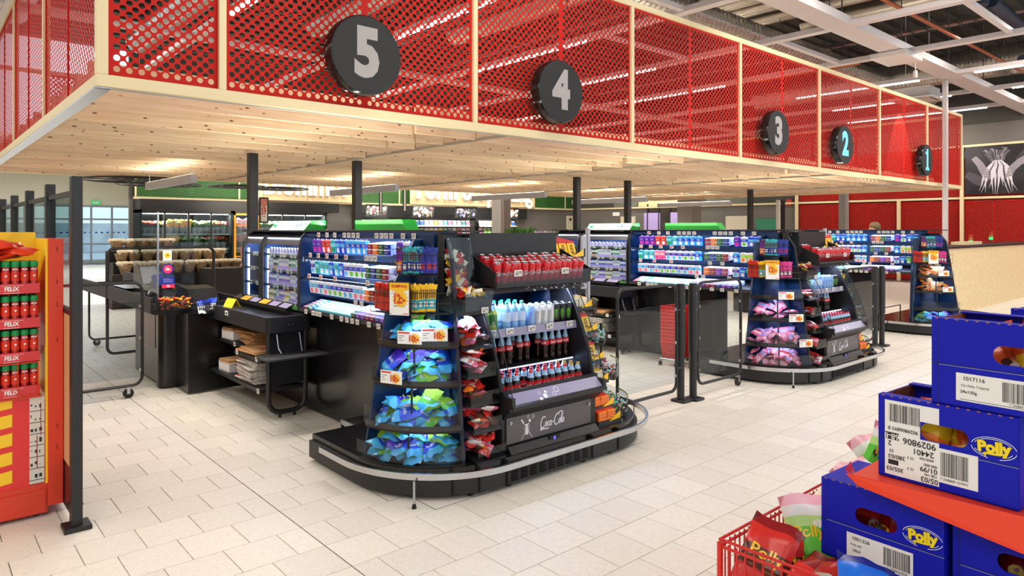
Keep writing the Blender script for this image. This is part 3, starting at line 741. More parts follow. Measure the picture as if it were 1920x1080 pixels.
def base_unit():
    bx, by = 3.2, 4.3; T = at_unit(bx, by); t = thing('island_base', 'low black plinth with chrome bumper rail under the nearest end-of-lane display', 'display base', (bx, by, 0))
    plan = [(2.3, 4.95)]+arc(3.0, 4.25, .7, 180, 270, 12, .73)+arc(4.2, 4.2, .69, -90, 0, 12)+[(4.89, 4.95)]
    b = MB(T); b.m(BLACK).prism(plan, .03, .155, 'z'); b.m(BLACKG).prism([(x+(3.6-x)*.02, y+(4.9-y)*.02) for x, y in plan], .155, .2, 'z'); b.build('plinth', t, smooth=True)
    b = MB(T); b.m(M('dark_joint', '#050505', .8))
    for x, y in ((2.66, 3.60), (2.83, 3.535), (3.05, 3.512), (3.9, 3.508), (4.2, 3.506)): b.box(x-.004, x+.004, y-.004, y+.03, .03, .2)
    b.build('joint', t)
    b = MB(T); b.m(M('vent_black', '#060606', .9))
    for i in range(9):
        for j in range(6): b.box(3.09+i*.088, 3.15+i*.088, 3.505, 3.52, .045+j*.018, .051+j*.018)
    o = b.build('vent_slot', t); o['kind'] = 'stuff'
    path = [(2.21, 4.6)]+arc(3.0, 4.25, .79, 180, 270, 16, .83)+arc(4.2, 4.21, .79, -90, 0, 14)+[(4.99, 4.5)]
    b = MB(T); b.m(M('bumper_chrome', '#c4c7cb', .18, 1)); b.strip(path, .02, .165, .205, inside=1); b.build('bumper_rail', t, smooth=True)
    for x, y in ((2.40, 3.66), (4.95, 3.95)):
        b = MB(T); b.m(STEEL).cyl((x, y, .03), .008, .14, 8); b.m(RUB).cyl((x, y, 0), .016, .03, 10, r2=.01); b.build('foot', t, smooth=True)
    for x, y in ((3.1, 3.56), (3.85, 3.56), (2.8, 3.6), (4.15, 3.56), (2.4, 4.3), (4.8, 4.3)):
        b = MB(T); b.m(RUB).cyl((x, y, 0), .02, .03, 10, r2=.012); b.build('foot', t)
    return t
TR = [(.50, .95, 1.02), (.54, .695, .77), (.60, .41, .52), (.655, .2, .29)]
def gondola():
    cx, cy = GC; T = at_unit(cx, cy); t = thing('corner_display', 'rounded dark blue four-tier candy display at the left end of the nearest island', 'display stand', (cx, cy, 0))
    def R_(z): return .33+(1.72-z)*.195
    b = MB(T); b.m(NAVY).prism([(cx-R_(.2)+.02, .2), (cx-R_(1.3), 1.3), (cx-.2, 1.68), (cx, 1.68), (cx, .2)], cy, cy+.02, 'y')
    b.build('back_panel', t)
    a = math.radians(251); ca, sa = math.cos(a), math.sin(a)
    q = [(.62-.02, .2), (.43, 1.2), (.36, 1.55), (.25, 1.68), (0, 1.68), (0, .2)]; v = []
    for o_ in (0, .022):
        for r, z in q: v.append((cx+ca*r-sa*o_, cy+sa*r+ca*o_, z))
    n = len(q)
    for nm, mt in (('back_panel', NAVY),):
        b = MB(T); b.m(mt).add(v, [(i, (i+1) % n, (i+1) % n+n, i+n) for i in range(n)]+[tuple(range(n))[::-1], tuple(range(n, 2*n))]); b.build(nm, t)
    b = MB(T); b.m(NAVY).lathe([(.24, .2), (.2, 1.6)], 24, (cx-.02, cy, 0)); b.build('back_panel', t, smooth=True)
    b = MB(T); b.m(BLACK).tube([(cx+ca*(q[k][0]+.012), cy+sa*(q[k][0]+.012), q[k][1]) for k in range(5)], .012, 6); b.build('edge_tube', t)
    for i, (r, z, zt) in enumerate(TR):
        p = arc(cx, cy, r, 180, 251, 14)
        b = MB(T); b.m(RIMBAND).prism(p+[(cx, cy)], z, z+.008, 'z'); s_ = b.build('shelf', t)
        b = MB(T); b.m(RIMBAND).strip(p, .008, z-.002, z+.045 if i < 3 else z+.012); b.build('shelf_band', s_, smooth=True)
        b = MB(T); b.m(CLEAR).strip(arc(cx, cy, r+.012, 180, 251, 14), .003, z+.02, zt+.045); b.build('clear_lip', s_, smooth=True)
    a = math.radians(216)
    for k in (0, 1, 2):
        r = TR[k+1][0]-.07; b = MB(T); b.m(BLACK).tube([(cx+r*math.cos(a), cy+r*math.sin(a), TR[k+1][1]), (cx+(TR[k][0]-.02)*math.cos(a), cy+(TR[k][0]-.02)*math.sin(a), TR[k][1])], .008, 6); b.build('support_rod', t)
    # wire baskets of the upper part
    for nm, r, z0, z1, a0, a1 in (('wire_basket', .54, 1.19, 1.33, 176, 244), ('wire_basket', .42, 1.44, 1.58, 188, 236)):
        b = MB(T); b.m(BLACK)
        for z in (z0, (z0+z1)/2, z1):
            b.tube([(x, y, z) for x, y in arc(cx, cy, r, a0, a1, 12)], .003, 5)
        for x, y in arc(cx, cy, r, a0, a1, 8): b.tube([(x, y, z0), (x, y, z1)], .002, 4)
        b.tube([(x, y, z0) for x, y in arc(cx, cy, r-.08, a0, a1, 12)], .003, 5)
        b.prism(arc(cx, cy, r, a0, a1, 12)+arc(cx, cy, r-.09, a1, a0, 12), z0-.003, z0, 'z')
        b.build(nm, t)
    return t
def bins_col():
    """narrow column of small candy bins between the corner display and the cooler"""
    x0, x1 = 2.83, 3.075; T = at_unit(x0, 3.9); t = thing('candy_bin_column', 'narrow column of clear candy bins beside the drinks cooler on the nearest island', 'display stand', (x0, 3.9, 0))
    b = MB(T); b.m(NAVY).prism([(3.78, .2), (4.06, 1.45), (4.06, 1.72), (4.2, 1.72), (4.2, .2)], x0, x1, 'x'); b.build('back_panel', t)
    for i, (yf, z0) in enumerate(BINS):
        b = MB(T); b.m(BLACK).prism([(yf, z0), (yf, z0+.016), (yf+.2, z0+.05), (yf+.2, z0+.034)], x0, x1, 'x'); o = b.build('bin_floor', t)
        b = MB(T); b.m(CLEAR).box(x0, x1, yf-.004, yf-.001, z0+.012, z0+.1).box(x0, x0+.003, yf, yf+.2, z0+.02, z0+.12).box(x1-.003, x1, yf, yf+.2, z0+.02, z0+.12); b.build('clear_bin_wall', o)
    # header chute
    b = MB(T); b.m(BLACK).prism([(3.72, 1.17), (3.7, 1.27), (3.95, 1.3), (4.05, 1.2)], x0-.01, x1, 'x'); b.build('chute_tray', t)
    b = MB(T); b.m(BLACK).box(x0-.01, x0, 3.93, 4.0, 1.27, 1.72).box(x1-.05, x1-.04, 3.9, 4.0, 1.27, 1.72).box(x0, x1-.05, 3.99, 4.0, 1.27, 1.72); b.build('chute_side', t)
    b = MB(T); b.m(CLEAR).prism([(3.905, 1.7), (3.83, 1.36), (3.826, 1.36), (3.9, 1.7)], x0-.01, x1-.04, 'x').box(x0, x1, 3.69, 3.693, 1.2, 1.33); b.build('clear_chute_front', t)
    b = MB(T); b.m(STEEL)
    for x in (x0+.005, x1-.06):
        for y, z in ((3.9, 1.69), (3.83, 1.37)): b.cyl((x, y-.005, z), .005, .004, 8, 'y')
    b.build('screw', t)
    price_label(t, (x1-.08-x0, 3.688-3.9, 1.18), 'y-', w=.06, h=.04)
    return t
BINS = [(3.69, .93), (3.66, .745), (3.63, .56), (3.6, .385), (3.555, .2)]
def cooler():
    X0_, X1_ = 3.1, 4.07; T = at_unit(3.1, 3.6); t = thing('drinks_cooler', 'black open-front drinks cooler with a grey COCA-COLA panel, in the nearest island', 'cooler', (3.1, 3.6, 0))
    t['label'] = 'black open-front drinks cooler with a grey logo panel, in the nearest island'
    prof = [(3.66, .2), (3.66, .62), (3.7, .8), (3.78, 1.0), (3.88, 1.2), (3.98, 1.34), (4.5, 1.34), (4.5, .2)]
    for x in (X0_, X1_-.025):
        b = MB(T); b.m(BLACK).prism(prof, x, x+.025, 'x'); b.build('side_panel', t)
        b = MB(T); b.m(BLACK).tube([(x+.0125, y-.01, z) for y, z in prof[1:6]], .014, 8); b.build('edge_tube', t, smooth=True)
        gp = [(3.52, .56), (3.56, .72), (3.62, .9), (3.7, 1.08), (3.79, 1.25), (3.85, 1.31)]
        b = MB(T); b.m(CLEAR).prism(gp+[(4.0, 1.31), (3.86, 1.15), (3.7, .8), (3.66, .62)], x+.010, x+.014, 'x'); b.m(BLACK).tube([(x+.012, y, z) for y, z in gp], .0035, 5); b.build('glass_side', t)
    b = MB(T); b.m(NAVY).box(X0_+.025, X1_-.025, 4.42, 4.45, .45, 1.34).prism([(4.02, 1.34), (4.42, 1.3), (4.42, 1.34)], X0_, X1_, 'x'); b.build('back_panel', t)
    # lower body
    b = MB(T); b.m(BLACK).prism([(3.63, .2), (3.63, .43), (3.55, .5), (3.54, .55), (3.63, .62), (3.645, .62), (3.65, .5), (4.5, .5), (4.5, .2)], X0_+.002, X1_-.002, 'x'); b.build('lower_body', t)
    b = MB(T); b.m(COOLP).prism([(3.522, .532), (3.522, .538), (3.6, .612), (3.61, .606)], X0_+.03, X1_-.03, 'x'); b.build('ledge', t)
    b = MB(T); b.m(BLACK).prism([(3.51, .52), (3.51, .54), (3.53, .55), (3.53, .52)], X0_-.0, X1_, 'x').box(X0_, X0_+.03, 3.52, 3.66, .53, .6).box(X1_-.03, X1_, 3.52, 3.66, .53, .6).box(X0_, X1_, 3.61, 3.64, .6, .63); b.build('ledge_trim', t)
    b = MB(T); b.m(BUBB)
    o, xd, yd = Vector((3.42, 3.55, .565)), Vector((1, 0, 0)), Vector((0, .08, .075)).normalized()
    nn = xd.cross(yd)
    def ringp(u, v, r, full):
        c = o+xd*u+yd*v+nn*.004; k = 14
        pts = [tuple(c+xd*r*math.cos(2*PI*i/k)+yd*r*math.sin(2*PI*i/k)) for i in range(k)]
        if full: b.add(pts, [tuple(range(k))])
        else:
            q = [tuple(c+xd*r*.8*math.cos(2*PI*i/k)+yd*r*.8*math.sin(2*PI*i/k)) for i in range(k)]
            b.add(pts+q, [(i, (i+1) % k, (i+1) % k+k, i+k) for i in range(k)])
    for u, v, r, fl in ((-.03, -.02, .014, 1), (.02, -.003, .02, 1), (.04, .028, .012, 1), (-.02, .03, .012, 0), (.11, .0, .017, 0), (.15, .03, .024, 0)): ringp(u, v, r, fl)
    b.build('bubble_print', t)
    b = MB(T); b.m(COOLG).box(3.135, 4.0, 3.616, 3.63, .255, .44, c=.002); b.build('front_panel', t)
    b = MB(T); b.m(BUBB); coke_script(b, .25, (3.585, 3.6155, .35), (1, 0, 0), (0, 0, 1), wd=.1)
    b.build('logo_print', t); b = MB(T); b.m(BUBB)
    b.ribbon([(0, 0), (.035, .05), (.03, .09)], .004, (3.27, 3.6155, .265), (1, 0, 0), (0, 0, 1)).ribbon([(.105, 0), (.07, .05), (.075, .09)], .004, (3.27, 3.6155, .265), (1, 0, 0), (0, 0, 1)).ribbon([(.052, .03), (.052, .1)], [.028, .018], (3.27, 3.6155, .265), (1, 0, 0), (0, 0, 1)).ribbon([(.03, .102), (.075, .102)], .008, (3.27, 3.6155, .265), (1, 0, 0), (0, 0, 1)).ribbon([(.0, .145), (.022, .112)], .012, (3.27, 3.6155, .265), (1, 0, 0), (0, 0, 1))
    for u, z, r, fl in ((3.35, .39, .012, 1), (3.335, .42, .011, 0), (3.385, .415, .013, 0)):
        k = 12; pts = [(u+r*math.cos(2*PI*i/k), 3.6145, z+r*math.sin(2*PI*i/k)) for i in range(k)]
        if fl: b.add(pts, [tuple(range(k))])
        else: b.add(pts+[(u+r*.75*math.cos(2*PI*i/k), 3.6145, z+r*.75*math.sin(2*PI*i/k)) for i in range(k)], [(i, (i+1) % k, (i+1) % k+k, i+k) for i in range(k)])
    b.build('bottle_drawing', t)
    for x in (3.165, 3.97):
        b = MB(T); b.m(STEEL).cyl((x, 3.605, .405), .012, .012, 12, 'y'); b.m(INK).box(x-.002, x+.002, 3.6035, 3.606, .4, .411); b.build('lock', t, smooth=True)
    b = MB(T); b.m(BLACK).prism([(3.56, .2), (3.6, .245), (3.63, .25), (3.63, .2)], X0_+.03, X1_-.03, 'x'); b.m(M('grille_hole', '#6a6663', .5))
    for i in range(36):
        if 14 < i < 20: continue
        for j in range(3): b.box(3.2+i*.021, 3.212+i*.021, 3.5915-.012*(2-j), 3.5945-.012*(2-j), .2365-.0135*(2-j), .2405-.0135*(2-j))
    b.build('grille', t)
    b = MB(T); b.m(BLACK).box(3.52, 3.62, 3.58, 3.6, .215, .25); b.m(M('display_violet', '#4848d0', .4, emit='#5a55f0', es=2)).box(3.56, 3.575, 3.577, 3.58, .222, .243); b.build('thermostat', t)
    # shelves
    for k, (yf, z, lb) in enumerate(((3.82, 1.0, 5), (3.84, .735, 0))):
        b = MB(T); b.m(BLACK).box(X0_+.03, X1_-.03, yf, 4.42, z-.015, z); b.build('shelf', t)
        if k == 0:
            b = MB(T); b.m(COOLP).prism([(yf-.012, z-.03), (yf, z+.03), (yf+.004, z+.03), (yf-.008, z-.03)], X0_-.01, X1_-.02, 'x'); s_ = b.build('shelf_front', t)
            for x in (3.16, 3.33, 3.55, 3.74, 3.96): price_label(s_, (x-3.1, yf-3.6-.01, z-.012), 'y-', w=.07, h=.042)
        else:
            b = MB(T); b.m(LEDBLUE)
            for i in range(40): b.box(X0_+.04+i*.0225, X0_+.052+i*.0225, yf-.004, yf-.001, z-.012, z-.004)
            b.build('led_strip', t)
    # can tray on top
    b = MB(T); b.m(BLACK).prism([(3.72, 1.345), (3.7, 1.35), (3.7, 1.365), (4.05, 1.43), (4.05, 1.41)], X0_, X1_+.01, 'x'); b.build('can_tray_floor', t)
    for x in (X0_-.004, X1_+.006):
        b = MB(T); b.m(BLACK).prism([(3.7, 1.345), (3.69, 1.45), (4.03, 1.6), (4.03, 1.39)], x, x+.008, 'x'); b.build('can_tray_side', t)
    b = MB(T); b.m(CLEAR).box(X0_+.01, X1_, 3.69, 3.693, 1.37, 1.45); b.m(BLACK).box(X0_, X1_+.01, 3.686, 3.698, 1.345, 1.37); s_ = b.build('can_tray_front', t)
    for x in (3.3, 3.78): price_label(s_, (x-3.1, 3.684-3.6, 1.42), 'y-', w=.075, h=.045)
    b = MB(T); b.m(M('black_veneer', '#1a1513', .35)).box(X0_-.24, X1_-.02, 4.045, 4.065, 1.34, 1.73); b.build('header_panel', t)
    b = MB(T); b.m(COOLG).prism([(3.74, 1.3), (3.78, 1.34), (3.98, 1.34), (3.86, 1.29)], X0_-.01, X1_, 'x'); b.build('header_strip', t)
    b = MB(T); b.m(BUBB)
    for i in range(16):
        x = 3.45+i*.037+.01*math.sin(i*5); r = .006+.006*((i*7) % 3)/2; z = 1.318+.012*math.sin(i*2.3)
        y = 3.74+(z-1.3)
        b.add([(x+r*math.cos(2*PI*k/10), y-.003+r*.7*math.sin(2*PI*k/10), z+r*.7*math.sin(2*PI*k/10)) for k in range(10)], [tuple(range(10))])
    b.build('bubble_print', t)
    b = MB(T); b.m(LEDBLUE).box(X0_+.06, X1_-.06, 3.93, 3.95, 1.325, 1.33); b.build('lamp_tube', t)
    return t
RC = [(4.03, 1.5), (3.99, 1.3), (3.93, 1.08), (3.87, .89), (3.8, .66), (3.75, .49), (3.69, .3), (3.62, .2)]
def right_col():
    x0, x1 = 4.1, 4.36; T = at_unit(x0, 3.9); t = thing('chocolate_rack', 'stepped rack of yellow chocolate bars right of the nearest drinks cooler', 'display stand', (x0, 3.9, 0))
    b = MB(T); b.m(NAVY).prism([(3.8, .2), (4.1, 1.2), (4.3, 1.7), (4.45, 1.7), (4.45, .2)], x0, x1, 'x'); b.build('back_panel', t)
    ss = []
    for i, (yf, z) in enumerate(RC):
        b = MB(T); b.m(DGREY).prism([(yf, z), (yf, z+.03), (yf+.004, z+.03), (yf+.2, z+.05), (yf+.2, z+.01)], x0, x1+.01, 'x'); ss.append(b.build('shelf', t))
        b = MB(T); b.m(YLW).prism([(x0+.12, z+.02), (x1, z+.03), (x1, z+.085)], yf-.001, yf+.002, 'y'); b.build('carton_lip', ss[-1])
    for i in (1, 3): price_label(ss[i], (.1, RC[i][0]-3.9-.002, RC[i][1]-.005), 'y-', w=.05, h=.036)
    return t
LC = (4.2, 4.25); LT = [(.46, .78), (.56, .5), (.64, .2)]
def lolly_bins():
    cx, cy = LC; T = at_unit(cx, cy); t = thing('lollipop_bins', 'clear curved bins on black shelves at the right end of the nearest island', 'display stand', (cx, cy, 0))
    b = MB(T); b.m(NAVY).lathe([(.3, .2), (.2, 1.3)], 20, (cx, cy, 0)); b.m(BLACK).cyl((cx+.3, cy-.3, .2), .012, .75, 8); b.build('back_panel', t, smooth=True)
    for r, z in [(.38, 1.02)]+LT:
        p = arc(cx, cy, r, -66, 10, 12)
        b = MB(T); b.m(RIMBAND).prism(p+[(cx, cy)], z, z+.008, 'z'); s_ = b.build('shelf', t)
        b = MB(T); b.m(RIMBAND).strip(p, .008, z, z+.045); b.build('shelf_band', s_, smooth=True)
        b = MB(T); b.m(CLEAR).strip(arc(cx, cy, r+.012, -66, 10, 12), .003, z+.02, z+.13); b.m(F('lime_edge', '#d6dc5a')).strip(arc(cx, cy, r+.016, -50, -20, 4), .002, z+.12, z+.135); b.build('clear_lip', s_, smooth=True)
    return t
RX = 2.86; GY0, GY1 = 4.25, 6.3
SH = [(1.53, RX+.03), (1.33, RX+.01), (1.14, RX)]
def gum_rack():
    T = at_unit(3.0, 5.3); t = thing('gum_rack', 'long dark blue chewing gum rack with lit shelves facing the nearest packing counter', 'display rack', (3.0, 5.3, 0))
    b = MB(T); b.m(NAVY).box(3.16, 3.18, GY0, GY1, .97, 1.74); b.build('back_panel', t)
    b = MB(T); b.m(BLACKG).box(2.94, 3.22, 4.97, 7.9, .02, .97, c=.003); b.build('base_cabinet', t)
    b = MB(T); b.m(BLACK).box(2.88, 3.2, 3.95, 7.95, 1.735, 1.75); b.build('top_rail', t)
    b = MB(T); b.m(STEEL).box(2.74, 2.76, 4.97, 5.3, .12, .16).box(2.74, 2.94, 5.28, 5.3, .02, .16).box(2.74, 2.76, 5.28, 5.3, .02, .16); b.build('floor_bumper', t)
    for y in (GY1,):
        b = MB(T); b.m(NAVY).prism([(2.84, .97), (2.84, 1.6)]+[(2.95+.11*math.cos(a), 1.62+.11*math.sin(a)) for a in (PI, PI*.85, PI*.7, PI*.5)]+[(3.18, 1.735), (3.18, .97)], y, y+.02, 'y'); b.build('end_panel', t)
        b = MB(T); b.m(BLACK).tube([(2.835, y+.01, .97), (2.835, y+.01, 1.6), (2.855, y+.01, 1.68), (2.9, y+.01, 1.725), (3.0, y+.01, 1.74)], .012, 8); b.build('edge_tube', t, smooth=True)
    b = MB(T); b.m(WHT).text('HA', .06, (2.9, GY1-.002, 1.47), (1, 0, 0), (0, 0, 1), bold=.03); b.build('lettering', t)
    ss = []
    for z, x in SH:
        b = MB(T); b.m(NAVY).box(x+.08, 3.16, GY0, GY1, z-.012, z-.004).box(x, x+.01, GY0, GY1, z+.155 if z > 1.5 else z+.14, z+.185 if z > 1.5 else z+.165); ss.append(b.build('shelf', t))
        b = MB(T); b.m(LEDBLUE).box(x+.02, x+.03, GY0+.05, GY1-.05, z+.158, z+.163); b.build('led_strip', ss[-1])
    b = MB(T); b.m(BLACK).prism([(2.84, .985), (2.84, 1.0), (3.16, 1.1), (3.16, 1.085)], GY0, GY1, 'y'); b.m(DGREY).box(2.825, 2.84, GY0, GY1, .975, 1.01); s4 = b.build('bottom_tray', t)
    k = 0
    for y in [6.0-.0, 5.83, 5.68, 5.5, 5.42, 5.34, 5.26, 4.95, 4.87, 4.8, 4.72, 4.55, 4.4]: price_label(ss[0], (RX+.025-3.0, y-5.3, 1.685), red=(y == 6.0))
    for y in [6.12, 5.95, 5.78, 5.6, 5.42]: price_label(ss[1], (RX-.002-3.0, y-5.3, 1.495), red=True)
    for y in [6.12, 5.88, 5.6]: price_label(ss[2], (RX-.012-3.0, y-5.3, 1.298), red=True)
    for y in [5.02, 4.95, 4.88]: price_label(ss[0], (RX-.03-3.0, y-5.3, 1.5))
    for y in [4.98, 4.8]: price_label(ss[1], (RX-.04-3.0, y-5.3, 1.3))
    for y in [5.18, 5.08, 4.7]: price_label(ss[2], (RX-.04-3.0, y-5.3, 1.12))
    for y in [6.12, 5.97, 5.9, 5.83, 5.6, 5.42, 5.32, 5.23, 5.14, 4.95, 4.8, 4.6]: price_label(s4, (RX-.045-3.0, y-5.3, .965))
    area_t = None
    return t
def tobacco():
    T = at_unit(3.0, 7.1); t = thing('cigarette_cabinet', 'curved-front lit cigarette cabinet behind the nearest packing counter', 'display cabinet', (3.0, 7.1, 0))
    cols = ((6.36, 7.3), (7.34, 7.86))
    for y0, y1 in cols:
        for y in (y0, y1-.03):
            b = MB(T); b.m(BLACK).tube([(2.86, y+.015, .97), (2.86, y+.015, 1.5), (2.875, y+.015, 1.6), (2.92, y+.015, 1.68), (3.0, y+.015, 1.73), (3.15, y+.015, 1.74)], .018, 8); b.build('curved_frame', t, smooth=True)
            b = MB(T); b.m(NAVY).prism([(2.88, .97), (2.88, 1.55), (2.95, 1.68), (3.05, 1.73), (3.2, 1.73), (3.2, .97)], y+.005, y+.025, 'y'); b.build('side_panel', t)
        b = MB(T); b.m(DGREY).prism([(2.875, 1.6), (2.92, 1.68), (3.0, 1.73), (3.0, 1.72), (2.93, 1.67), (2.885, 1.6)], y0+.03, y1-.03, 'y'); b.m(GREEN).box(2.85, 2.88, y0, y1, .97, 1.0); b.build('hood', t)
        b = MB(T); b.m(NAVY).box(3.18, 3.2, y0, y1, .97, 1.73); b.build('back_panel', t)
        b = MB(T); b.m(CLEAR).box(2.868, 2.871, y0+.03, y1-.03, 1.0, 1.6); b.build('glass_front', t)
        for z in (1.02, 1.18, 1.34, 1.5):
            b = MB(T); b.m(STEEL).box(2.9, 3.18, y0+.03, y1-.03, z-.008, z).box(2.89, 2.9, y0+.03, y1-.03, z-.02, z+.004); s_ = b.build('shelf', t)
            n = int((y1-y0-.1)/.085)
            for i in range(n):
                if (i*7+int(z*100)) % 3: price_label(s_, (2.886-3.0, y0+.08+i*.085-7.1, z-.03))
        b = MB(T); b.m(LEDBLUE)
        b.box(2.9, 2.915, y1-.06, y1-.04, 1.0, 1.55)
        for y in (y0+.05, ): b.box(2.9, 2.92, y, y1-.05, 1.66, 1.67)
        b.build('led_strip', t)
    for y0, y1, kind in ((6.36, 7.22, 1),):
        b = MB(T); b.m(GREEN); GR2 = M('bright_green_sign', '#0fa32c', .4)
        b.m(GR2).prism([(2.9, 1.745), (2.985, 1.845), (3.13, 1.845), (3.13, 1.745)], y0, y0+.012, 'y').prism([(2.9, 1.745), (2.985, 1.845), (3.13, 1.845), (3.13, 1.745)], y1-.012, y1, 'y').box(3.11, 3.13, y0, y1, 1.745, 1.845); b.build('sign_case', t)
        b = MB(T); b.m(M('sign_lit_white', '#f4fff8', .4, emit='#e6fff2', es=1.6)).prism([(2.9, 1.747), (2.985, 1.842), (2.99, 1.842), (2.905, 1.747)], y0+.012, y1-.012, 'y')
        b.m(M('sign_green_ink', '#1fa060', .4)).box(2.925, 2.955, y1-.12, y1-.07, 1.775, 1.81)
        o = Vector((2.942, (y0+y1)/2, 1.794)); yd = Vector((.085, 0, .1)).normalized(); xd = Vector((0, -1, 0))
        b.m(INK); nn = xd.cross(yd)
        def sq(u, v, w_, h_, mt=None):
            if mt: b.m(mt)
            c = o+nn*.004; b.add([tuple(c+xd*(u+a*w_)+yd*(v+d*h_)) for a, d in ((0, 0), (1, 0), (1, 1), (0, 1))], [(0, 1, 2, 3)])
        for i in range(16): sq(-.27+i*.021, -.005, .014, .014, M('sign_grey_ink', '#6b7d7a', .5))
        for u, v, w_, h_ in ((.12, -.02, .02, .015), (.15, 0, .05, .014), (.18, -.025, .03, .02), (.24, -.03, .02, .06), (.27, -.01, .018, .045), (.22, .02, .03, .01), (.13, .025, .05, .008)): sq(u, v, w_, h_, BLU)
        sq(.34, .01, .045, .018, M('sign_green_ink', '#1fa060', .4))
        b.build('sign_face', t)
    return t
def green_box():
    T = at_unit(3.3, 5.6); t = thing('green_sign_box', 'plain bright green back of a lit sign on top of the nearest gum rack', 'sign', (3.3, 5.6, 1.74)); T = Matrix.Translation((-3.3, -5.6, -1.74))
    b = MB(T); b.m(M('bright_green_sign', '#0fa32c', .4)).prism([(5.1, 1.752), (5.17, 1.845), (6.0, 1.845), (6.0, 1.752)], 3.26, 3.4, 'x'); b.build('case', t)
    b = MB(T); b.m(BLACK).box(3.2, 3.42, 5.05, 6.05, 1.74, 1.752); b.build('foot_plate', t)
    return t
BELT = M('belt_rubber', '#1d1d20', .35); CTR = M('counter_black_laminate', '#222226', .48, spec=.3)
def counter():
    T = at_unit(2.5, 7.9); t = thing('checkout_counter', 'black checkout counter with belt, packing well and shelves of bags at the nearest lane', 'checkout', (2.5, 7.9, 0))
    # packing table: rounded slab with rim
    b = MB(T); b.m(CTR).prism(rrect(2.47, 2.91, 6.2, 8.1, .05), .8, .9, 'z'); b.m(CTR).strip([(x, y) for x, y in rrect(2.47, 2.91, 6.2, 8.1, .05)]+[(2.86, 6.2)], .055, .9, .945, inside=1); b.build('packing_table', t, smooth=True)
    b = MB(T); b.m(BELT).box(2.53, 2.86, 6.26, 8.05, .9, .905); b.build('packing_well', t)
    for x in (2.66, 2.7): 
        b = MB(T); b.m(STEEL).cyl((x+.02, 6.194, .868), .005, .006, 8, 'y'); b.build('screw', t)
    # coin ledge with small signs
    b = MB(T); b.m(BLACK).prism([(2.8, .945), (2.8, .985), (2.88, 1.02), (2.92, .97), (2.92, .945)], 6.55, 8.0, 'y'); b.build('divider_ledge', t)
    for i in range(5):
        b = MB(T); b.m([M('card_orange', '#dfa030', .5), M('card_lilac', '#8e85a8', .5)][i % 2 == 1 or i == 4]).prism([(2.79, .985), (2.855, 1.02), (2.857, 1.017), (2.792, .982)], 7.75-i*.26-.2, 7.75-i*.26, 'y'); b.build('ledge_card', t)
    b = MB(T); b.m(PAPER).box(2.464, 2.469, 7.2, 7.28, .87, .92); b.m(GREEN).box(2.463, 2.4645, 7.2, 7.28, .87, .878); b.m(INK).box(2.462, 2.4635, 7.21, 7.26, .89, .905); b.build('shelf_label', t)
    # leg frame
    b = MB(T); b.m(BLACK)
    P = [(2.51, 6.26, .8), (2.51, 6.26, .17)]+[(2.51+.12*(1-math.cos(a)), 6.26, .17-.12*math.sin(a)) for a in (PI/8, PI/4, 3*PI/8, PI/2)]+[(2.75, 6.26, .05)]+[(2.75+.12*math.sin(a), 6.26, .05+.12*(1-math.cos(a))) for a in (PI/8, PI/4, 3*PI/8, PI/2)]+[(2.87, 6.26, .8)]
    b.tube(P, .024, 8); b.build('leg_frame', t, smooth=True)
    b = MB(T); b.m(CTR).box(2.52, 2.86, 6.29, 6.305, .3, .8); b.build('modesty_panel', t)
    for x in (2.62, 2.76):
        b = MB(T); b.m(RUB).cyl((x, 6.26, 0), .014, .03, 8); b.build('foot', t)
    # fold-out tray
    b = MB(T); b.m(M('tray_plastic', '#2f2f33', .5)).prism(rrect(2.36, 2.98, 5.9, 6.2, .05), .595, .61, 'z'); b.build('fold_out_tray', t)
    b = MB(T); b.m(INK)
    for x0, y0, x1, y1 in ((2.41, 6.08, 2.5, 6.15), (2.47, 5.96, 2.58, 6.02), (2.75, 6.08, 2.86, 6.14), (2.8, 5.96, 2.92, 6.02)): b.box(x0, x1, y0, y1, .6103, .6115)
    b.build('tray_opening', t)
    b = MB(T); b.m(STEEL).tube([(2.58, 6.24, .78), (2.58, 6.2, .66), (2.6, 6.18, .61)], .008, 6).tube([(2.8, 6.24, .78), (2.8, 6.2, .66), (2.8, 6.18, .61)], .008, 6); b.build('tray_hinge', t)
    # bag shelves
    for i, (x0, x1, y0, y1, z) in enumerate(((2.46, 2.88, 6.32, 7.7, .27), (2.46, 2.88, 6.32, 7.0, .55), (2.56, 2.9, 7.0, 7.72, .58))):
        b = MB(T); b.m(BLACK).box(x0, x1, y0, y1, z-.035, z, c=.003); b.build('bag_shelf', t)
    for x, y, z in ((2.455, 6.36, .24), (2.455, 6.4, .53), (2.455, 6.9, .53), (2.555, 7.25, .555)): price_label(t, (x-2.5, y-7.9, z-.01), w=.05, h=.045)
    b = MB(T); b.m(BLACKG).box(2.24, 2.9, 7.74, 7.78, .02, .86); b.m(BLACKG).box(2.24, 2.26, 7.78, 8.3, .02, .86); b.build('end_panel', t)
    b = MB(T); b.m(BLACKG).prism(rrect(2.08, 2.5, 8.2, 8.4, .07), .02, .84, 'z'); b.build('pilaster', t, smooth=True)
    b = MB(T); b.m(BLACKG).box(2.1, 2.9, 8.4, 9.35, .05, .8); b.m(F('maroon_panel', '#4a1218')).box(2.095, 2.1, 8.45, 9.3, .42, .8); b.build('cabinet', t)
    # cashier belt section
    b = MB(T); b.m(CTR).prism([(2.0, 8.2), (2.06, 8.06), (2.2, 8.0), (2.47, 8.0), (2.47, 8.3), (2.9, 8.4), (2.9, 12.6), (2.02, 12.6), (2.02, 8.9)], .83, .88, 'z')
    b.box(1.99, 2.02, 8.2, 12.6, .84, 1.01, c=.004).box(2.88, 2.91, 8.2, 12.6, .84, .98, c=.004).box(2.02, 2.4, 8.1, 8.13, .88, 1.0); b.build('belt_housing', t)
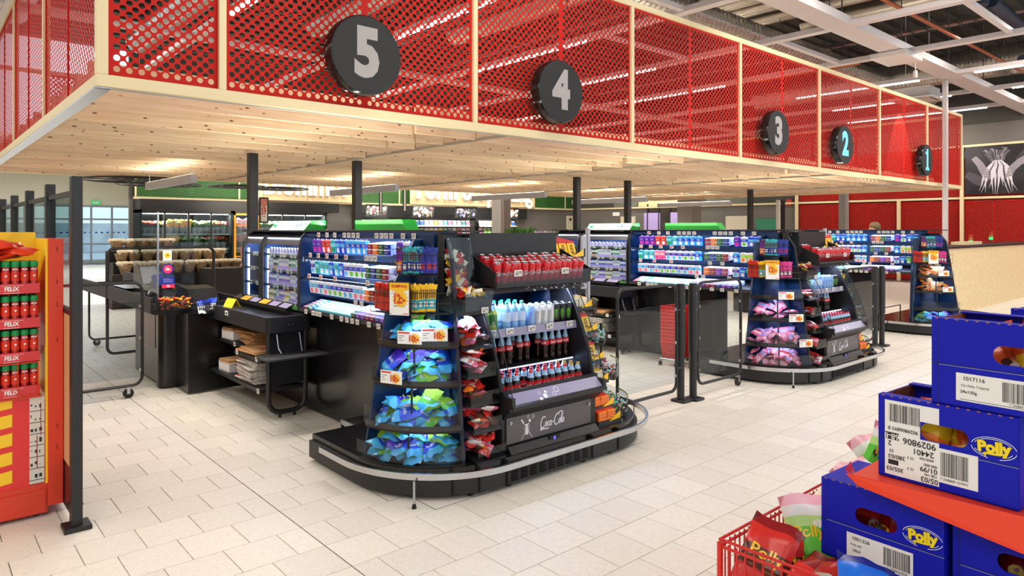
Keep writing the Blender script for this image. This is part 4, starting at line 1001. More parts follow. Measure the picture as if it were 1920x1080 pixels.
    b = MB(T); b.m(BELT).box(2.06, 2.5, 9.2, 12.5, .88, .9); b.build('belt', t)
    b = MB(T); b.m(STEEL).box(2.3, 2.75, 8.3, 9.1, .9, .905).box(2.25, 2.65, 10.6, 12.2, .94, .945); b.build('steel_plate', t)
    b = MB(T); b.m(BLACK).prism([(8.6, .9), (8.75, 1.04), (9.1, 1.06), (9.25, .9)], 2.52, 2.85, 'x').prism([(10.0, .9), (10.6, .98), (11.8, 1.08), (12.4, 1.08), (12.4, .9)], 2.6, 2.63, 'x'); b.build('guide_wing', t)
    return t
def crate_basket(w, d, h, name, lab, mat):
    """perforated plastic basket, open holes as a lattice of slats"""
    t = thing(name, lab, 'basket'); b = MB(); b.m(mat); s = .012; g = .007
    for z in [i*(h/6) for i in range(7)]:
        k = .82+.18*z/h; b.strip([(-w/2*k, -d/2*k), (w/2*k, -d/2*k), (w/2*k, d/2*k), (-w/2*k, d/2*k), (-w/2*k, -d/2*k+.001)], .003, z, z+.007)
    for side in (-1, 1):
        n = int(w/.022)
        for i in range(n+1):
            x = -w/2+w*i/n; b.add([(x*.82-.003, side*d/2*.82, 0), (x*.82+.003, side*d/2*.82, 0), (x+.003, side*d/2, h), (x-.003, side*d/2, h)], [(0, 1, 2, 3)])
        n = int(d/.022)
        for i in range(n+1):
            y = -d/2+d*i/n; b.add([(side*w/2*.82, y*.82-.003, 0), (side*w/2*.82, y*.82+.003, 0), (side*w/2, y+.003, h), (side*w/2, y-.003, h)], [(0, 1, 2, 3)])
    b.box(-w/2*.82, w/2*.82, -d/2*.82, d/2*.82, 0, .003); b.build('basket_wall', t); return t
KRAFT = M('kraft_paper', '#c69a68', .8, col2='#b58958', scale=12); KRED = M('kraft_red_print', '#b5543a', .8); NEWS = M('newsprint', '#d9d2ca', .8, col2='#a9a29b', scale=40); NRED = M('news_red', '#c9382c', .7)
def paper_bag():
    b = MB(); b.m(KRAFT).box(-.19, .19, -.13, .13, 0, .013, c=.004); b.m(KRED).box(-.15, -.13, -.131, .131, .002, .0135).box(.0, .1, -.04, .03, .002, .0135); return park(tag(b.build('paper_bag'), '', 'paper bag'))
kraft_bag = paper_bag()
def news():
    b = MB(); b.m(NEWS).box(-.17, .17, -.13, .13, 0, .011, c=.004); b.m(NRED)
    for k in range(5): b.box(-.1705, -.12, -.12+k*.05, -.095+k*.05, .002, .0115)
    b.m(INK).box(-.1, .1, -.1305, -.13, .004, .006); return park(tag(b.build('plastic_bag_bundle'), '', 'carrier bags'))
news_b = news()
def white_carton(lab):
    t = thing('carton', lab, 'box'); b = MB(); b.m(WHT)
    w, d, h = .2, .28, .1
    b.box(-w/2, w/2, -d/2, -d/2+.004, 0, h).box(-w/2, w/2, d/2-.004, d/2, 0, h).box(-w/2, -w/2+.004, -d/2, d/2, 0, h*.9).box(w/2-.004, w/2, -d/2, d/2, 0, h).box(-w/2, w/2, -d/2, d/2, 0, .004); b.build('carton_body', t)
    b = MB(); b.m(INK)
    for x in (.03, .055): b.box(x, x+.004, -d/2-.0008, -d/2, .035, .075).prism([(x-.006, .068), (x+.01, .068), (x+.002, .08)], -d/2-.001, -d/2, 'y')
    b.build('arrow_mark', t)
    for k in range(4):
        b = MB(); b.m(KRAFT).box(-w*.5, w*.48, -d*.52+.01*k, d*.45, h-.02+.011*k, h-.012+.011*k, c=.002); b.build('folded_bag', t)
    return t
# ================= BUILD NEAREST UNIT, COPY FOR THE OTHERS =================
fixtures = [base_unit(), gondola(), bins_col(), cooler(), right_col(), lolly_bins(), gum_rack(), tobacco(), green_box(), counter()]
DXB, DXC = 4.97, 10.3
def relabel(s, who): return s.replace('nearest', who)
for o in fixtures: dup(o, loc=(o.location.x+DXB, o.location.y, o.location.z), label=relabel(o['label'], 'middle'))
for o in (fixtures[0], fixtures[1], fixtures[6]): dup(o, loc=(o.location.x+DXC, o.location.y, o.location.z), label=relabel(o['label'], 'far'))
def lights(dx, who):
    for z, x in SH: area('shelf_led', (x+.1+dx, 5.28, z+.15), (.04, 1.9), 6.5, LBLUE)
    area('shelf_led', (RX+.12+dx, 5.28, 1.12), (.04, 1.9), 3, LBLUE)
    if who != 'far':
        area('cabinet_led', (2.97+dx, 6.85, 1.67), (.05, .8), 9, LBLUE); area('cabinet_led', (2.97+dx, 7.6, 1.67), (.05, .4), 5, LBLUE)
        area('cooler_led', (3.58+dx, 3.92, 1.3), (.85, .04), 9, LBLUE, (-.25, 0, 0)); area('cooler_led', (3.58+dx, 3.9, .715), (.85, .03), 5, LBLUE)
    area('display_led', (2.66+dx, 3.92, 1.13), (.25, .25), 1.3, LBLUE)
    for z in (.93, .68, .395): area('display_led', (2.62+dx, 3.95, z), (.3, .3), .8, LBLUE)
    area('display_led', (2.95+dx, 3.8, 1.15), (.2, .1), 1.5, LBLUE)
for dx, who in ((0, 'nearest'), (DXB, 'middle'), (DXC, 'far')): lights(dx, who)
r = random.Random(5)
def jr(a=.5): return r.uniform(-a, a)
def fill_tray(dx, who, i, protos, n, desc, tier):
    cx, cy = GC; R_, z, zt = TR[i]
    for k in range(n):
        a = math.radians(184+63*((k*.618) % 1)); lay = k//max(1, n//3); rr = R_-.07-r.uniform(0, .15)-.02*lay
        rr = max(.24, rr)
        p = r.choice(protos); kind, obj = p
        o = obj.put((dx+cx+rr*math.cos(a), cy+rr*math.sin(a), z+.05+lay*.045), label=desc.format(kind, tier, who), group='%s bags on tier %d of the %s corner display' % (kind, i+1, who), rot=(r.uniform(-.3, 1.1), r.uniform(-.5, .5), a+PI/2+r.uniform(-1.2, 1.2)))
tn = ['topmost', 'second', 'third', 'lowest']
D1 = '{0} candy bag on the {1} tier, {2} corner display'
lb = [('lime green', p) for p in lime_bags]+[('blue', p) for p in blue_bags]
for i, n in ((0, 13), (1, 20), (2, 28), (3, 34)): fill_tray(0, 'nearest', i, lb, n, D1, tn[i])
pk = [('pink', p) for p in pink_bags]
for i, n in ((1, 7), (2, 18), (3, 18)): fill_tray(DXB, 'middle', i, pk, n, D1, tn[i])
for i, n in ((3, 12),): fill_tray(DXC, 'far', i, lb, n, D1, tn[i])
for i, n in ((1, 14),): fill_tray(DXC, 'far', i, [('tan', p) for p in tan_bags], n, D1, tn[i])
for i, n in ((0, 14),): fill_tray(DXC, 'far', i, [('tan', tan_bags[1])], n, D1, tn[i])
def on_arc(dx, R_, adeg, z): a = math.radians(adeg); return (dx+GC[0]+R_*math.cos(a), GC[1]+R_*math.sin(a), z), a+PI/2
# price cards
def pc(dx, R_, adeg, z, lab):
    l, rz = on_arc(dx, R_, adeg, z); price10.put(l, rz, lab, sc=(1.75, 1.75, 1.75))
pc(0, .515, 214, .985, 'white 10:- price card clipped low on the left of the top tier, nearest corner display')
pc(0, .535, 233, 1.01, 'white 10:- price card at the right of the top tier, nearest corner display')
pc(0, .565, 202, .72, 'white 10:- price card on the second tier of the nearest corner display')
pc(DXB, .515, 226, .95, 'white 10:- price card on the empty top tier of the middle corner display')
pc(DXB, .565, 236, .7, 'white 10:- price card on the second tier of the middle corner display')
pc(DXB, .625, 244, .42, 'white 10:- price card on the third tier of the middle corner display')
pc(DXC, .515, 228, .98, 'white 10:- price card on the top tier of the far corner display')
pc(DXC, .565, 232, .72, 'white 10:- price card on the second tier of the far corner display')
# liquorice bags in the wire baskets
def strips(dx, who):
    for row, (R_, z, seq, a0, a1) in enumerate(((.52, 1.195, 'rrrrbbbkkyyyy' if who == 'nearest' else 'rrryybkkppp', 178, 233), (.40, 1.445, 'oottttttnnnn', 191, 233))):
        for q in (0, 1):
            for i, c in enumerate(seq):
                if c == 'k' and q == 0: continue
                a = a0+(a1-a0)*(i+.5)/len(seq); nm, P_ = {'r': ('red', sb_red), 'b': ('red-brown', sb_brown), 'k': ('red-brown', sb_brown), 'y': ('yellow', sb_yel), 't': ('teal', sb_teal), 'n': ('navy blue', sb_navy), 'o': ('orange and plum', sb_orn), 'p': ('magenta', sb_pink)}[c]
                l, rz = on_arc(dx, R_-.012-.03*q, a, z+r.uniform(0, .012))
                P_.put(l, rz, '%s liquorice bag, %s wire basket, %s corner display' % (nm, ('lower', 'upper')[row], who), '%s liquorice bags, %s basket, %s display' % (nm, ('lower', 'upper')[row], who), rot=(r.uniform(-.08, .08), r.uniform(-.08, .08), rz))
    l, rz = on_arc(dx, .575, 209, 1.185); kamp.put(l, rz, sc=(1.4, 1.4, 1.4), label= 'yellow and white KAMPANJ 12:- sign in black frame on the %s wire basket' % who)
strips(0, 'nearest'); strips(DXB, 'middle'); strips(DXC, 'far')
# small candy in the bins
def bins_fill(dx, who):
    for i, (yf, z) in enumerate(BINS):
        for k in range(20 if i < 2 else 15):
            j = r.randrange(5); nm = ('pink and white', 'red and pink', 'orange', 'brown and red', 'red')[j]
            if who == 'middle' and k > 7: continue
            daim_bags[j].put((dx+2.95+jr(.075), yf+.045+r.uniform(0, .12), z+.05+.012*k*.6), label='small %s candy bag, %s bin, %s column' % (nm, ('topmost', 'second', 'third', 'fourth', 'lowest')[i], who), group='%s candy bags in bin %d of the %s column' % (nm, i+1, who), rot=(r.uniform(-.2, .8), r.uniform(-.4, .4), jr(1.6)))
    for k in range(20):
        j = r.randrange(4); nm = ('yellow', 'red', 'brown', 'cream')[j]
        wrap_bars[j].put((dx+2.86+r.uniform(0, .18), 3.76+r.uniform(0, .12), 1.29+.003*k), label='%s wrapped bar heaped below the chute, %s bin column' % (nm, who), group='%s wrapped bars in the %s chute' % (nm, who), rot=(r.uniform(-.3, .9), r.uniform(-.6, .6), jr(3)))
bins_fill(0, 'nearest'); bins_fill(DXB, 'middle')
# cans and bottles
def chute(dx, who):
    for k in range(56):
        j = r.randrange(4); nm = ('yellow', 'red', 'brown', 'cream')[j]; z = 1.33+.0045*k
        wrap_bars[j].put((dx+2.88+r.uniform(-.02, .1), 3.865+.2*(z-1.33)+r.uniform(0, .05), z), label='%s wrapped bar behind the clear chute, %s bin column' % (nm, who), group='%s wrapped bars behind the %s chute' % (nm, who), rot=(r.uniform(.8, 1.5), r.uniform(-1.2, 1.2), r.uniform(-.5, .5)))
chute(0, 'nearest')
ROWN = ['front', 'second', 'third', 'back']
def drinks(dx, who):
    rows_ = ((0, 14), (1, 14), (2, 13), (3, 12))
    for row, n in rows_:
        for i in range(n):
            if who == 'nearest' and row == 3 and i in (3, 4, 5, 6): continue
            if who == 'middle' and (row == 2 or (row == 3 and i > 2) or (row == 1 and i % 5 == 3)): continue
            y = 3.765+.066*row; coke_cans.put((dx+3.16+i*.0655+.02*(row % 2), y, 1.378+.017*row), label='red cola can, %s row of the %s can tray' % (ROWN[row], who), group='red cola cans in the top tray of the %s cooler' % who, rot=(.27+r.uniform(-.04, .06), r.uniform(-.05, .05), r.uniform(-.5, .5)))
    # shelf 1
    z = 1.001
    for row in range(3):
        for i in range(2): juice_pet.put((dx+3.17+i*.075, 3.9+row*.075, z), label='green drink bottle, %s row, %s cooler' % (ROWN[row], who), group='green drink bottles in the %s cooler' % who)
        for i in range(3): water_pet.put((dx+3.36+i*.075, 3.88+row*.075, z), label='clear water bottle with green cap, %s row, %s cooler' % (ROWN[row], who), group='water bottles in the %s cooler' % who)
        for i in range(7 if who == 'nearest' else 6):
            c = ('blue', energy_blue) if i == 0 else (('white', energy_white) if i < 4 else ('black', energy_black))
            if who == 'middle': c = ('blue', energy_blue) if i < 4 else ('black', energy_black)
            c[1].put((dx+3.6+i*.069, 3.875+row*.07, z), label='tall %s energy drink can, %s row, %s cooler' % (c[0], ROWN[row], who), group='%s energy drink cans in the %s cooler' % (c[0], who))
    # shelf 2 glass bottles
    sp = [0, 1, 2, 3, 5, 6, 8, 9, 10, 11] if who == 'nearest' else [2, 3, 7, 8]
    for row in range(2):
        for i in sp:
            if row and i in (2, 6): continue
            coke_glass.put((dx+3.17+i*.076, 3.9+row*.08+(.05 if i in (4, 5, 6) else 0), .736), label='waisted glass cola bottle, %s row of the %s cooler' % (ROWN[row], who), group='glass cola bottles in the %s cooler' % who, rz=r.uniform(-.6, .6))
    for row in range(3):
        for i in range(12):
            P_ = gold_pet if i >= 10 and who == 'nearest' else coke_pet
            if row == 0 and i in (3,): continue
            P_.put((dx+3.17+i*.072, 3.72+row*.075, .502), label='plastic cola bottle with %s cap, %s row, %s cooler' % ('gold' if P_ is gold_pet else 'red', ROWN[row], who), group='plastic cola bottles with %s caps in the %s cooler' % ('gold' if P_ is gold_pet else 'red', who), rz=r.uniform(-.6, .6), sc=(.93, .93, .6) if False else None)
drinks(0, 'nearest'); drinks(DXB, 'middle')
# chocolate packs
def chocs(dx, who):
    for i, (yf, z) in enumerate(RC):
        if i < 2 or i in (3, 4):
            for row in range(8 if i < 1 else 5):
                for c in range(3 if i < 1 else 2):
                    choc_pack.put((dx+4.15+c*.1-(.1 if i < 1 else 0), yf+.02+row*.026, z+.025+row*.004), label='upright yellow chocolate pack, %s row, step %s, %s rack' % (['front', 'second', 'third', 'fourth', 'fifth', 'sixth', 'seventh', 'back'][row], ('one, the topmost', 'two', '', 'four', 'five')[i], who), group='yellow packs on step %d of the %s rack' % (i+1, who), rot=(-.3, 0, 0), sc=(1, 1, .8))
        else:
            P_ = choc_cream if i in (2, 5) else choc_orange
            for k in range(5):
                for c in range(2): P_.put((dx+4.16+c*.105, yf+.01, z+.03+k*.0145), label='flat %s chocolate pack, %s column, step %s, %s rack' % ('cream' if P_ is choc_cream else 'orange', ('left', 'right')[c], {2: 'three', 5: 'six', 6: 'seven', 7: 'eight'}[i], who), group='flat packs on step %d of the %s rack' % (i+1, who), rot=(.15, 0, jr(.06)))
chocs(0, 'nearest'); chocs(DXB, 'middle')
# lollipops: heaps of hundreds of small sweets
def lollies(dx, who):
    for t_, (R_, z) in enumerate(LT):
        q = random.Random(t_); b = MB()
        for k in range(230):
            a = math.radians(q.uniform(-62, 6)); rr = q.uniform(.3, R_-.01); h = z+.02+q.uniform(0, .1)*(1-abs(rr-.45*R_-.2)); x, y = LC[0]+rr*math.cos(a), LC[1]+rr*math.sin(a)
            b.m((WHT, LPK, (GRN, RD, LIME2)[t_ % 3], CYAN, WHT)[q.randrange(5)]); d = Vector((q.uniform(-1, 1), q.uniform(-1, 1), q.uniform(-.6, .6))).normalized()*.018
            b.tube([(x-d.x, y-d.y, h-d.z), (x-d.x*.2, y-d.y*.2, h), (x+d.x, y+d.y, h+d.z)], [.002, .009, .002], 5)
        o = b.build('wrapped_sweets', loc=(dx, 0, 0)); tag(o, 'heap of small white, %s and pink wrapped sweets, %s clear bin at the right end of the %s island' % (('green', 'red', 'lime')[t_], ('highest', 'middle', 'lowest')[t_], who), 'sweets', kind='stuff')
lollies(0, 'nearest'); lollies(DXB, 'middle')
# gum rack goods
def rack_goods(dx, who):
    ROT = -PI/2
    def hang(P_, nm, y, z, x, sh, n=2):
        for k in range(n): P_.put((dx+x+.045+k*.03, y+k*.004, z+.005), label='%s gum bag, %s, %s shelf of the %s gum rack' % (nm, ('in front', 'behind')[k], sh, who), group='%s gum bags, %s shelf, %s rack' % (nm, sh, who), rot=(.14, 0, ROT+jr(.1)))
    seqs = (('purple purple red red teal blue blue v6 v6 v6 v6', 1.535, 'top'), ('wblue teal cyan cyan blue cyan blue wblue wgreen wgreen wgreen', 1.335, 'middle'), ('white white wblue white wgreen wgreen wgreen wblue wblue white white', 1.15, 'lower'))
    for si, (s, z, sh) in enumerate(seqs):
        if who == 'middle' and si == 0: s = 'purple purple purple red red teal cyan v6 v6 v6 v6'
        if who != 'nearest' and si == 1: s = 'teal cyan cyan pink pink wblue wblue wblue wgreen wgreen v6'
        for i, nm in enumerate(s.split()): hang(GB[nm], {'wblue': 'white and blue', 'wgreen': 'white and green', 'v6': 'blue V6'}.get(nm, nm), 6.16-i*.094, z, SH[si][1], sh)
    for si, (z, sh, ks) in enumerate(((1.535, 'top', 'purple wgreen blue blue'), (1.335, 'middle', 'v6 cream cream green'), (1.15, 'lower', 'wblue blue green wblue'))):
        for i, nm in enumerate(ks.split()): hang(GB[nm], {'wblue': 'white and blue', 'wgreen': 'green-dotted', 'v6': 'blue V6', 'purple': 'violet', 'blue': 'deep blue'}.get(nm, nm), 4.66-i*.1, z, SH[si][1], sh)
    for si, (z, ks) in enumerate(((1.545, 'wine orange green navy'), (1.35, 'green navy green brown'), (1.165, 'orange brown violet wine'))):
        for i, k in enumerate(ks.split()):
            for st in range(2):
                GX[k].put((dx+SH[si][1]-.01, 5.06-i*.09, z+st*.048-.01*si*0), label='%s gum box, %s, %s shelf of the %s rack' % (k, ('lower of two', 'upper of two')[st], ('top', 'middle', 'lower')[si], who), group='%s gum boxes, %s shelf, %s rack' % (k, ('top', 'middle', 'lower')[si], who), rot=(.1, 0, ROT))
    cs = ['pink', 'pink', 'green', 'green', 'white', 'white', 'blue']+['cyan']*22
    for i, k in enumerate(cs):
        y = 6.24-i*.0325
        if y < 5.3: break
        GS[k].put((dx+2.85, y, 1.003), label='%s row of gum packets, bottom tray of the %s gum rack' % (k, who), group='%s gum packet rows on the tray of the %s rack' % (k, who), rot=(.3, 0, ROT))
    for i, k in enumerate(('green', 'violet', 'violet', 'wine', 'wine', 'navy', 'violet', 'violet', 'navy')):
        GX[k].put((dx+2.85, 5.27-i*.078, 1.003), label='%s gum box, bottom tray of the %s gum rack' % (k, who), group='%s gum boxes on the tray of the %s rack' % (k, who), rot=(.3, 0, ROT))
for dx, who in ((0, 'nearest'), (DXB, 'middle'), (DXC, 'far')): rack_goods(dx, who)
def cigs(dx, who):
    for z, ks in ((1.022, 'violet white green gold'), (1.182, 'blue white blue violet'), (1.342, 'white green dark white')):
        ks = ks.split()
        for i in range(31):
            y = 6.42+i*.0275
            if y > 7.24: continue
            k = ks[(i//5+i//11) % 4]; CIG[k].put((dx+2.9, y, z), -PI/2, '%s cigarette pack, %s shelf of the %s cabinet' % (k, {1.022: 'lowest', 1.182: 'second', 1.342: 'third'}[z], who), '%s packs on the %s cabinet shelf at z %d' % (k, who, round(z*10)), sc=(1.1, 1, 1.35))
    for i in range(11): snus_tin.put((dx+2.9, 6.44+i*.073, 1.537), -PI/2, 'round white snus tin, top row of the %s cabinet' % who, 'snus tins in the %s cabinet' % who)
cigs(0, 'nearest'); cigs(DXB, 'middle')
# bags on the counter shelves
def bags(dx, who):
    for k in range(15): news_b.put((dx+2.62+jr(.02), 6.72+jr(.02), .271+k*.0142), label='folded red and white carrier bags, %s counter' % who, group='carrier bag bundles at the %s counter' % who, rz=-PI/2+jr(.1), sc=(1.3, 1.15, 1.2))
    for k in range(3): kraft_bag.put((dx+2.62+jr(.02), 6.72+jr(.02), .551+k*.014), label='brown paper bag, front shelf of the %s counter' % who, group='flat paper bags, front shelf, %s counter' % who, rz=-PI/2+jr(.16), sc=(1.25, 1.15, 1))
    for k in range(9): kraft_bag.put((dx+2.74+jr(.03), 7.12+jr(.02), .582+k*.0145), label='brown paper bag in the back stack of the %s counter' % who, group='paper bags, back stack, %s counter' % who, rz=-PI/2+jr(.2), sc=(1, 1, 1))
    a = white_carton('white carton of folded bags on the upper shelf of the %s counter' % who); a.location = (dx+2.68, 7.55, .582); a.rotation_euler = (0, 0, PI/2+.1-PI/2)
    a = white_carton('white carton with a brown lid on the lower shelf of the %s counter' % who); a.location = (dx+2.6, 7.42, .271); a.rotation_euler = (0, 0, .05)
bags(0, 'nearest'); bags(DXB, 'middle')
# ================= GATES, PARTITION, SMALL FITTINGS =================
def gate(loc, w, z0, z1, lab, glass=True, wheel=None, mount=None, rz=0, r=.016):
    t = thing('swing_gate', lab, 'gate', loc, rz); rr = .09
    P = [(x, 0, z) for x, z in rrect(0, w, z0, z1, rr, 5)]
    b = MB(); b.m(BLACK).tube(P, r, 8, closed=True); b.build('gate_frame', t, smooth=True)
    if glass:
        b = MB(); b.m(CLEAR).box(.02, w-.02, -.003, .003, z0+.08, z1-.2); cp = b.build('clear_panel', t)
        for x in (.018, w-.018):
            for z in (z0+.15, (z0+z1)/2-.05, z1-.25):
                b = MB(); b.m(STEEL).box(x-.012, x+.012, -.008, .008, z-.015, z+.015, c=.003); b.build('panel_clip', cp)
    if wheel is not None:
        b = MB(); b.m(STEEL).box(wheel-.015, wheel+.015, -.018, -.014, .05, z0-.01).box(wheel-.015, wheel+.015, .014, .018, .05, z0-.01).box(wheel-.03, wheel+.03, -.02, .02, z0-.025, z0-.015); wf = b.build('wheel_fork', t)
        b = MB(); b.m(RUB).cyl((wheel, -.012, .055), .05, .024, 16, 'y'); b.build('wheel', wf, smooth=True)
    if mount:
        for z in (z0+.22, z1-.26):
            b = MB(); b.m(BLACK).tube([(mount[0], 0, z), (mount[1], 0, z)], .012, 6); b.build('hinge_arm', t)
    return t
gate((.86, 8.0, 0), 1.0, .13, 1.2, 'tall clear swing gate with a wheel beside the partition wall, nearest lane', wheel=.87)
gate((2.0, 10.4, 0), 1.36, .1, 1.5, 'open black tube frame standing behind the nearest checkout till', glass=False, r=.02)
gate((2.05, 11.9, 0), .9, .1, .95, 'low black tube gate beyond the nearest checkout belt', glass=False, wheel=.1)
gate((4.92, 4.12, 0), .92, .13, 1.2, 'clear swing gate right beside the nearest island', mount=(.92, 1.0))
gate((6.22, 4.12, 0), .84, .13, 1.2, 'clear swing gate with a wheel left of the middle island', wheel=.78, mount=(-.1, 0))
gate((9.85, 4.12, 0), .92, .13, 1.2, 'clear swing gate right beside the middle island', mount=(.92, 1.0))
for i, (x, y, l) in enumerate(((5.94, 4.14, 'left post of the pair between the two clear gates'), (6.1, 4.1, 'right post of the pair between the two clear gates'), (10.88, 4.14, 'left post of the pair right of the middle island'), (11.03, 4.1, 'right post of the pair right of the middle island'))):
    t = thing('gate_post', 'black double-tube gate post, '+l, 'post', (x, y, 0))
    b = MB(); b.m(BLACK).cyl((0, 0, .012), .038, 1.19, 20).cyl((0, 0, .5), .047, .68, 20); b.build('tube', t, smooth=True)
    b = MB(); b.m(BLACK).box(-.075, .075, -.09, .07, 0, .025, c=.003); b.build('base_plate', t)
    b = MB(); b.m(STEEL).cyl((-.01, -.05, 1.1), .006, .004, 8, 'y').cyl((-.01, -.05, .93), .006, .004, 8, 'y'); b.build('screw', t)
# partition wall at the left
part = thing('glass_partition', 'tall black-framed glass partition receding at the far left', 'partition', (.75, 4.74, 0))
T = at_unit(.75, 4.74)
ys_ = [4.74, 5.72, 6.78, 7.82, 8.86, 9.9]
for y in ys_:
    b = MB(T); b.m(BLACK).box(.722, .778, y-.04, y+.04, .025, 2.07, c=.003); b.m(INK)
    for z in (.16, .1, .26, 1.28, 2.02):
        for dx in (-.008, .004): b.box(.75+dx, .754+dx, y-.0405, y-.0395, z, z+.02)
    pp = b.build('post', part)
    b = MB(T); b.m(BLACK).box(.68, .82, y-.08, y+.06, 0, .028, c=.003); b.build('base_plate', pp)
for a, c in zip(ys_, ys_[1:]):
    b = MB(T); b.m(BLACK).box(.735, .765, a+.04, c-.04, 1.96, 1.99).box(.735, .765, a+.04, c-.04, 1.24, 1.27); b.build('rail', part)
    b = MB(T); b.m(GLASS).box(.747, .753, a+.04, c-.04, 1.27, 1.96); b.build('glass_pane', part)
    b = MB(T); b.m(M('partition_board', '#d9a878', .6)).box(.735, .765, a+.04, c-.04, .33, 1.24); b.m(BLACKG).box(.735, .765, a+.04, c-.04, .05, .33); b.build('board', part)
# white pole at the right end of the canopy
b = MB(); b.m(M('pole_white', '#c9c4c2', .4, .2)).box(-.05, .05, -.05, .05, 0, 5.19, c=.006); tag(b.build('white_pole', loc=(17.95, 5.3, 0)), 'slim white pole in front of the far right end of the red fascia', 'pole')
COLG = M('column_grey_paint', '#8f8a84', .6)
b = MB(); b.m(COLG).box(-.24, .24, -.24, .24, 0, 4.3, c=.02); b.m(M('column_strip', '#b5b2ae', .5)).box(-.26, -.1, -.26, -.24, .0, 4.3); tag(b.build('column', loc=(15.35, 18.0, 0)), 'square grey column standing behind the cola cooler, below the second hanging lamp', 'column')
b = MB(); b.m(COLG).box(-.3, .3, -.3, .3, 0, 4.3, c=.02); tag(b.build('column', loc=(20.6, 14.0, 0)), 'wide grey column right of the dark glazed doorway', 'column')
b = MB(); b.m(COLG).box(-.12, .12, -.12, .12, 0, 5.1, c=.01); tag(b.build('column', loc=(24.2, 24.2/1.0229*.4324, 0)), 'narrow grey column in front of the red wall', 'column')
def column_at(): pass
# hanging lamps
LAMPG = M('lamp_grey_metal', '#b4b5bd', .45, .1); LAMPL = M('lamp_diffuser', '#ffffff', .4, emit='#fff0d8', es=7)
for i, x in enumerate((3.1, 6.5, 10.15, 13.6, 17.4)):
    t = thing('hanging_lamp', 'grey box lamp on wires, ' + ('nearest, left of the first black post', 'second, crossing a black post', 'third, over the cola cooler', 'fourth, crossing the post behind the second cabinet', 'fifth and farthest')[i], 'lamp', (x, 11.7, 2.42))
    b = MB(); b.m(LAMPG).box(-.045, .045, -1.25, 1.25, .01, .13, c=.003); b.build('housing', t)
    b = MB(); b.m(LAMPL).box(-.03, .03, -1.2, 1.2, .131, .134); b.build('diffuser', t)
    b = MB(); b.m(STEEL).tube([(0, -1.15, .13), (0, -1.15, .33)], .003, 4).tube([(0, 1.15, .13), (0, 1.15, .33)], .003, 4); b.build('wire', t)
# metal security panel
for dx, who in ((0, 'nearest'), (DXB, 'middle')):
    t = thing('steel_panel_post', 'pale steel post with a slotted plate at the right end of the %s island' % who, 'post', (4.82+dx, 4.4, .2))
    b = MB(); b.m(LAMPG).box(-.012, .02, -.02, .02, 0, 1.57, c=.003); b.build('pole', t)
    b = MB(); b.m(LAMPG).box(-.09, -.02, -.015, .01, 1.0, 1.5, c=.004); b.m(INK).box(-.065, -.045, -.0155, -.015, 1.3, 1.38).box(-.065, -.045, -.0155, -.015, 1.1, 1.18); b.build('plate', t)
# stack of red shopping baskets
BRED = M('basket_red_plastic', '#d42a28', .4)
t0 = thing('shopping_basket', '', 'basket')
b = MB(); b.m(BRED); w_, d_, h_ = .34, .24, .2
for z in [i*h_/8 for i in range(9)]:
    k = .84+.16*z/h_; b.strip([(-w_/2*k, -d_/2*k), (w_/2*k, -d_/2*k), (w_/2*k, d_/2*k), (-w_/2*k, d_/2*k), (-w_/2*k, -d_/2*k+.001)], .004, z, z+.009 if z < h_*.95 else z+.02)
for s_ in (-1, 1):
    for i in range(13):
        x = -w_/2+w_*i/12; b.add([(x*.84-.004, s_*d_/2*.84, 0), (x*.84+.004, s_*d_/2*.84, 0), (x+.004, s_*d_/2, h_), (x-.004, s_*d_/2, h_)], [(0, 1, 2, 3)])
    for i in range(9):
        y = -d_/2+d_*i/8; b.add([(s_*w_/2*.84, y*.84-.004, 0), (s_*w_/2*.84, y*.84+.004, 0), (s_*w_/2, y+.004, h_), (s_*w_/2, y-.004, h_)], [(0, 1, 2, 3)])
b.box(-w_/2*.84, w_/2*.84, -d_/2*.84, d_/2*.84, 0, .004); b.build('basket_wall', t0)
b = MB(); b.m(PAPER).text('ICA', .035, (0, -d_/2-.004, h_-.02), (1, 0, 0), (0, 0, 1), bold=.04); b.build('lettering', t0)
bk = Proto(t0)
for k in range(11): bk.put((7.5, 5.3, .1+k*.045), .0, 'red shopping basket, %s of the stack behind the gate' % ('lowest' if k == 0 else 'topmost' if k == 10 else 'middle'), 'baskets in the middle of the stack' if 0 < k < 10 else None)
t = thing('basket_trolley', 'low wire trolley carrying the stack of red baskets', 'trolley', (7.5, 5.3, 0))
b = MB(); b.m(STEEL).tube([(-.17, -.12, .09), (.17, -.12, .09), (.17, .12, .09), (-.17, .12, .09)], .006, 6, closed=True); b.build('frame', t)
for x, y in ((-.17, -.12), (.17, -.12), (.17, .12), (-.17, .12)):
    b = MB(); b.m(RUB).cyl((x, y-.01, .03), .03, .02, 12, 'y'); b.m(STEEL).tube([(x, y, .05), (x, y, .09)], .005, 5); b.build('castor', t)
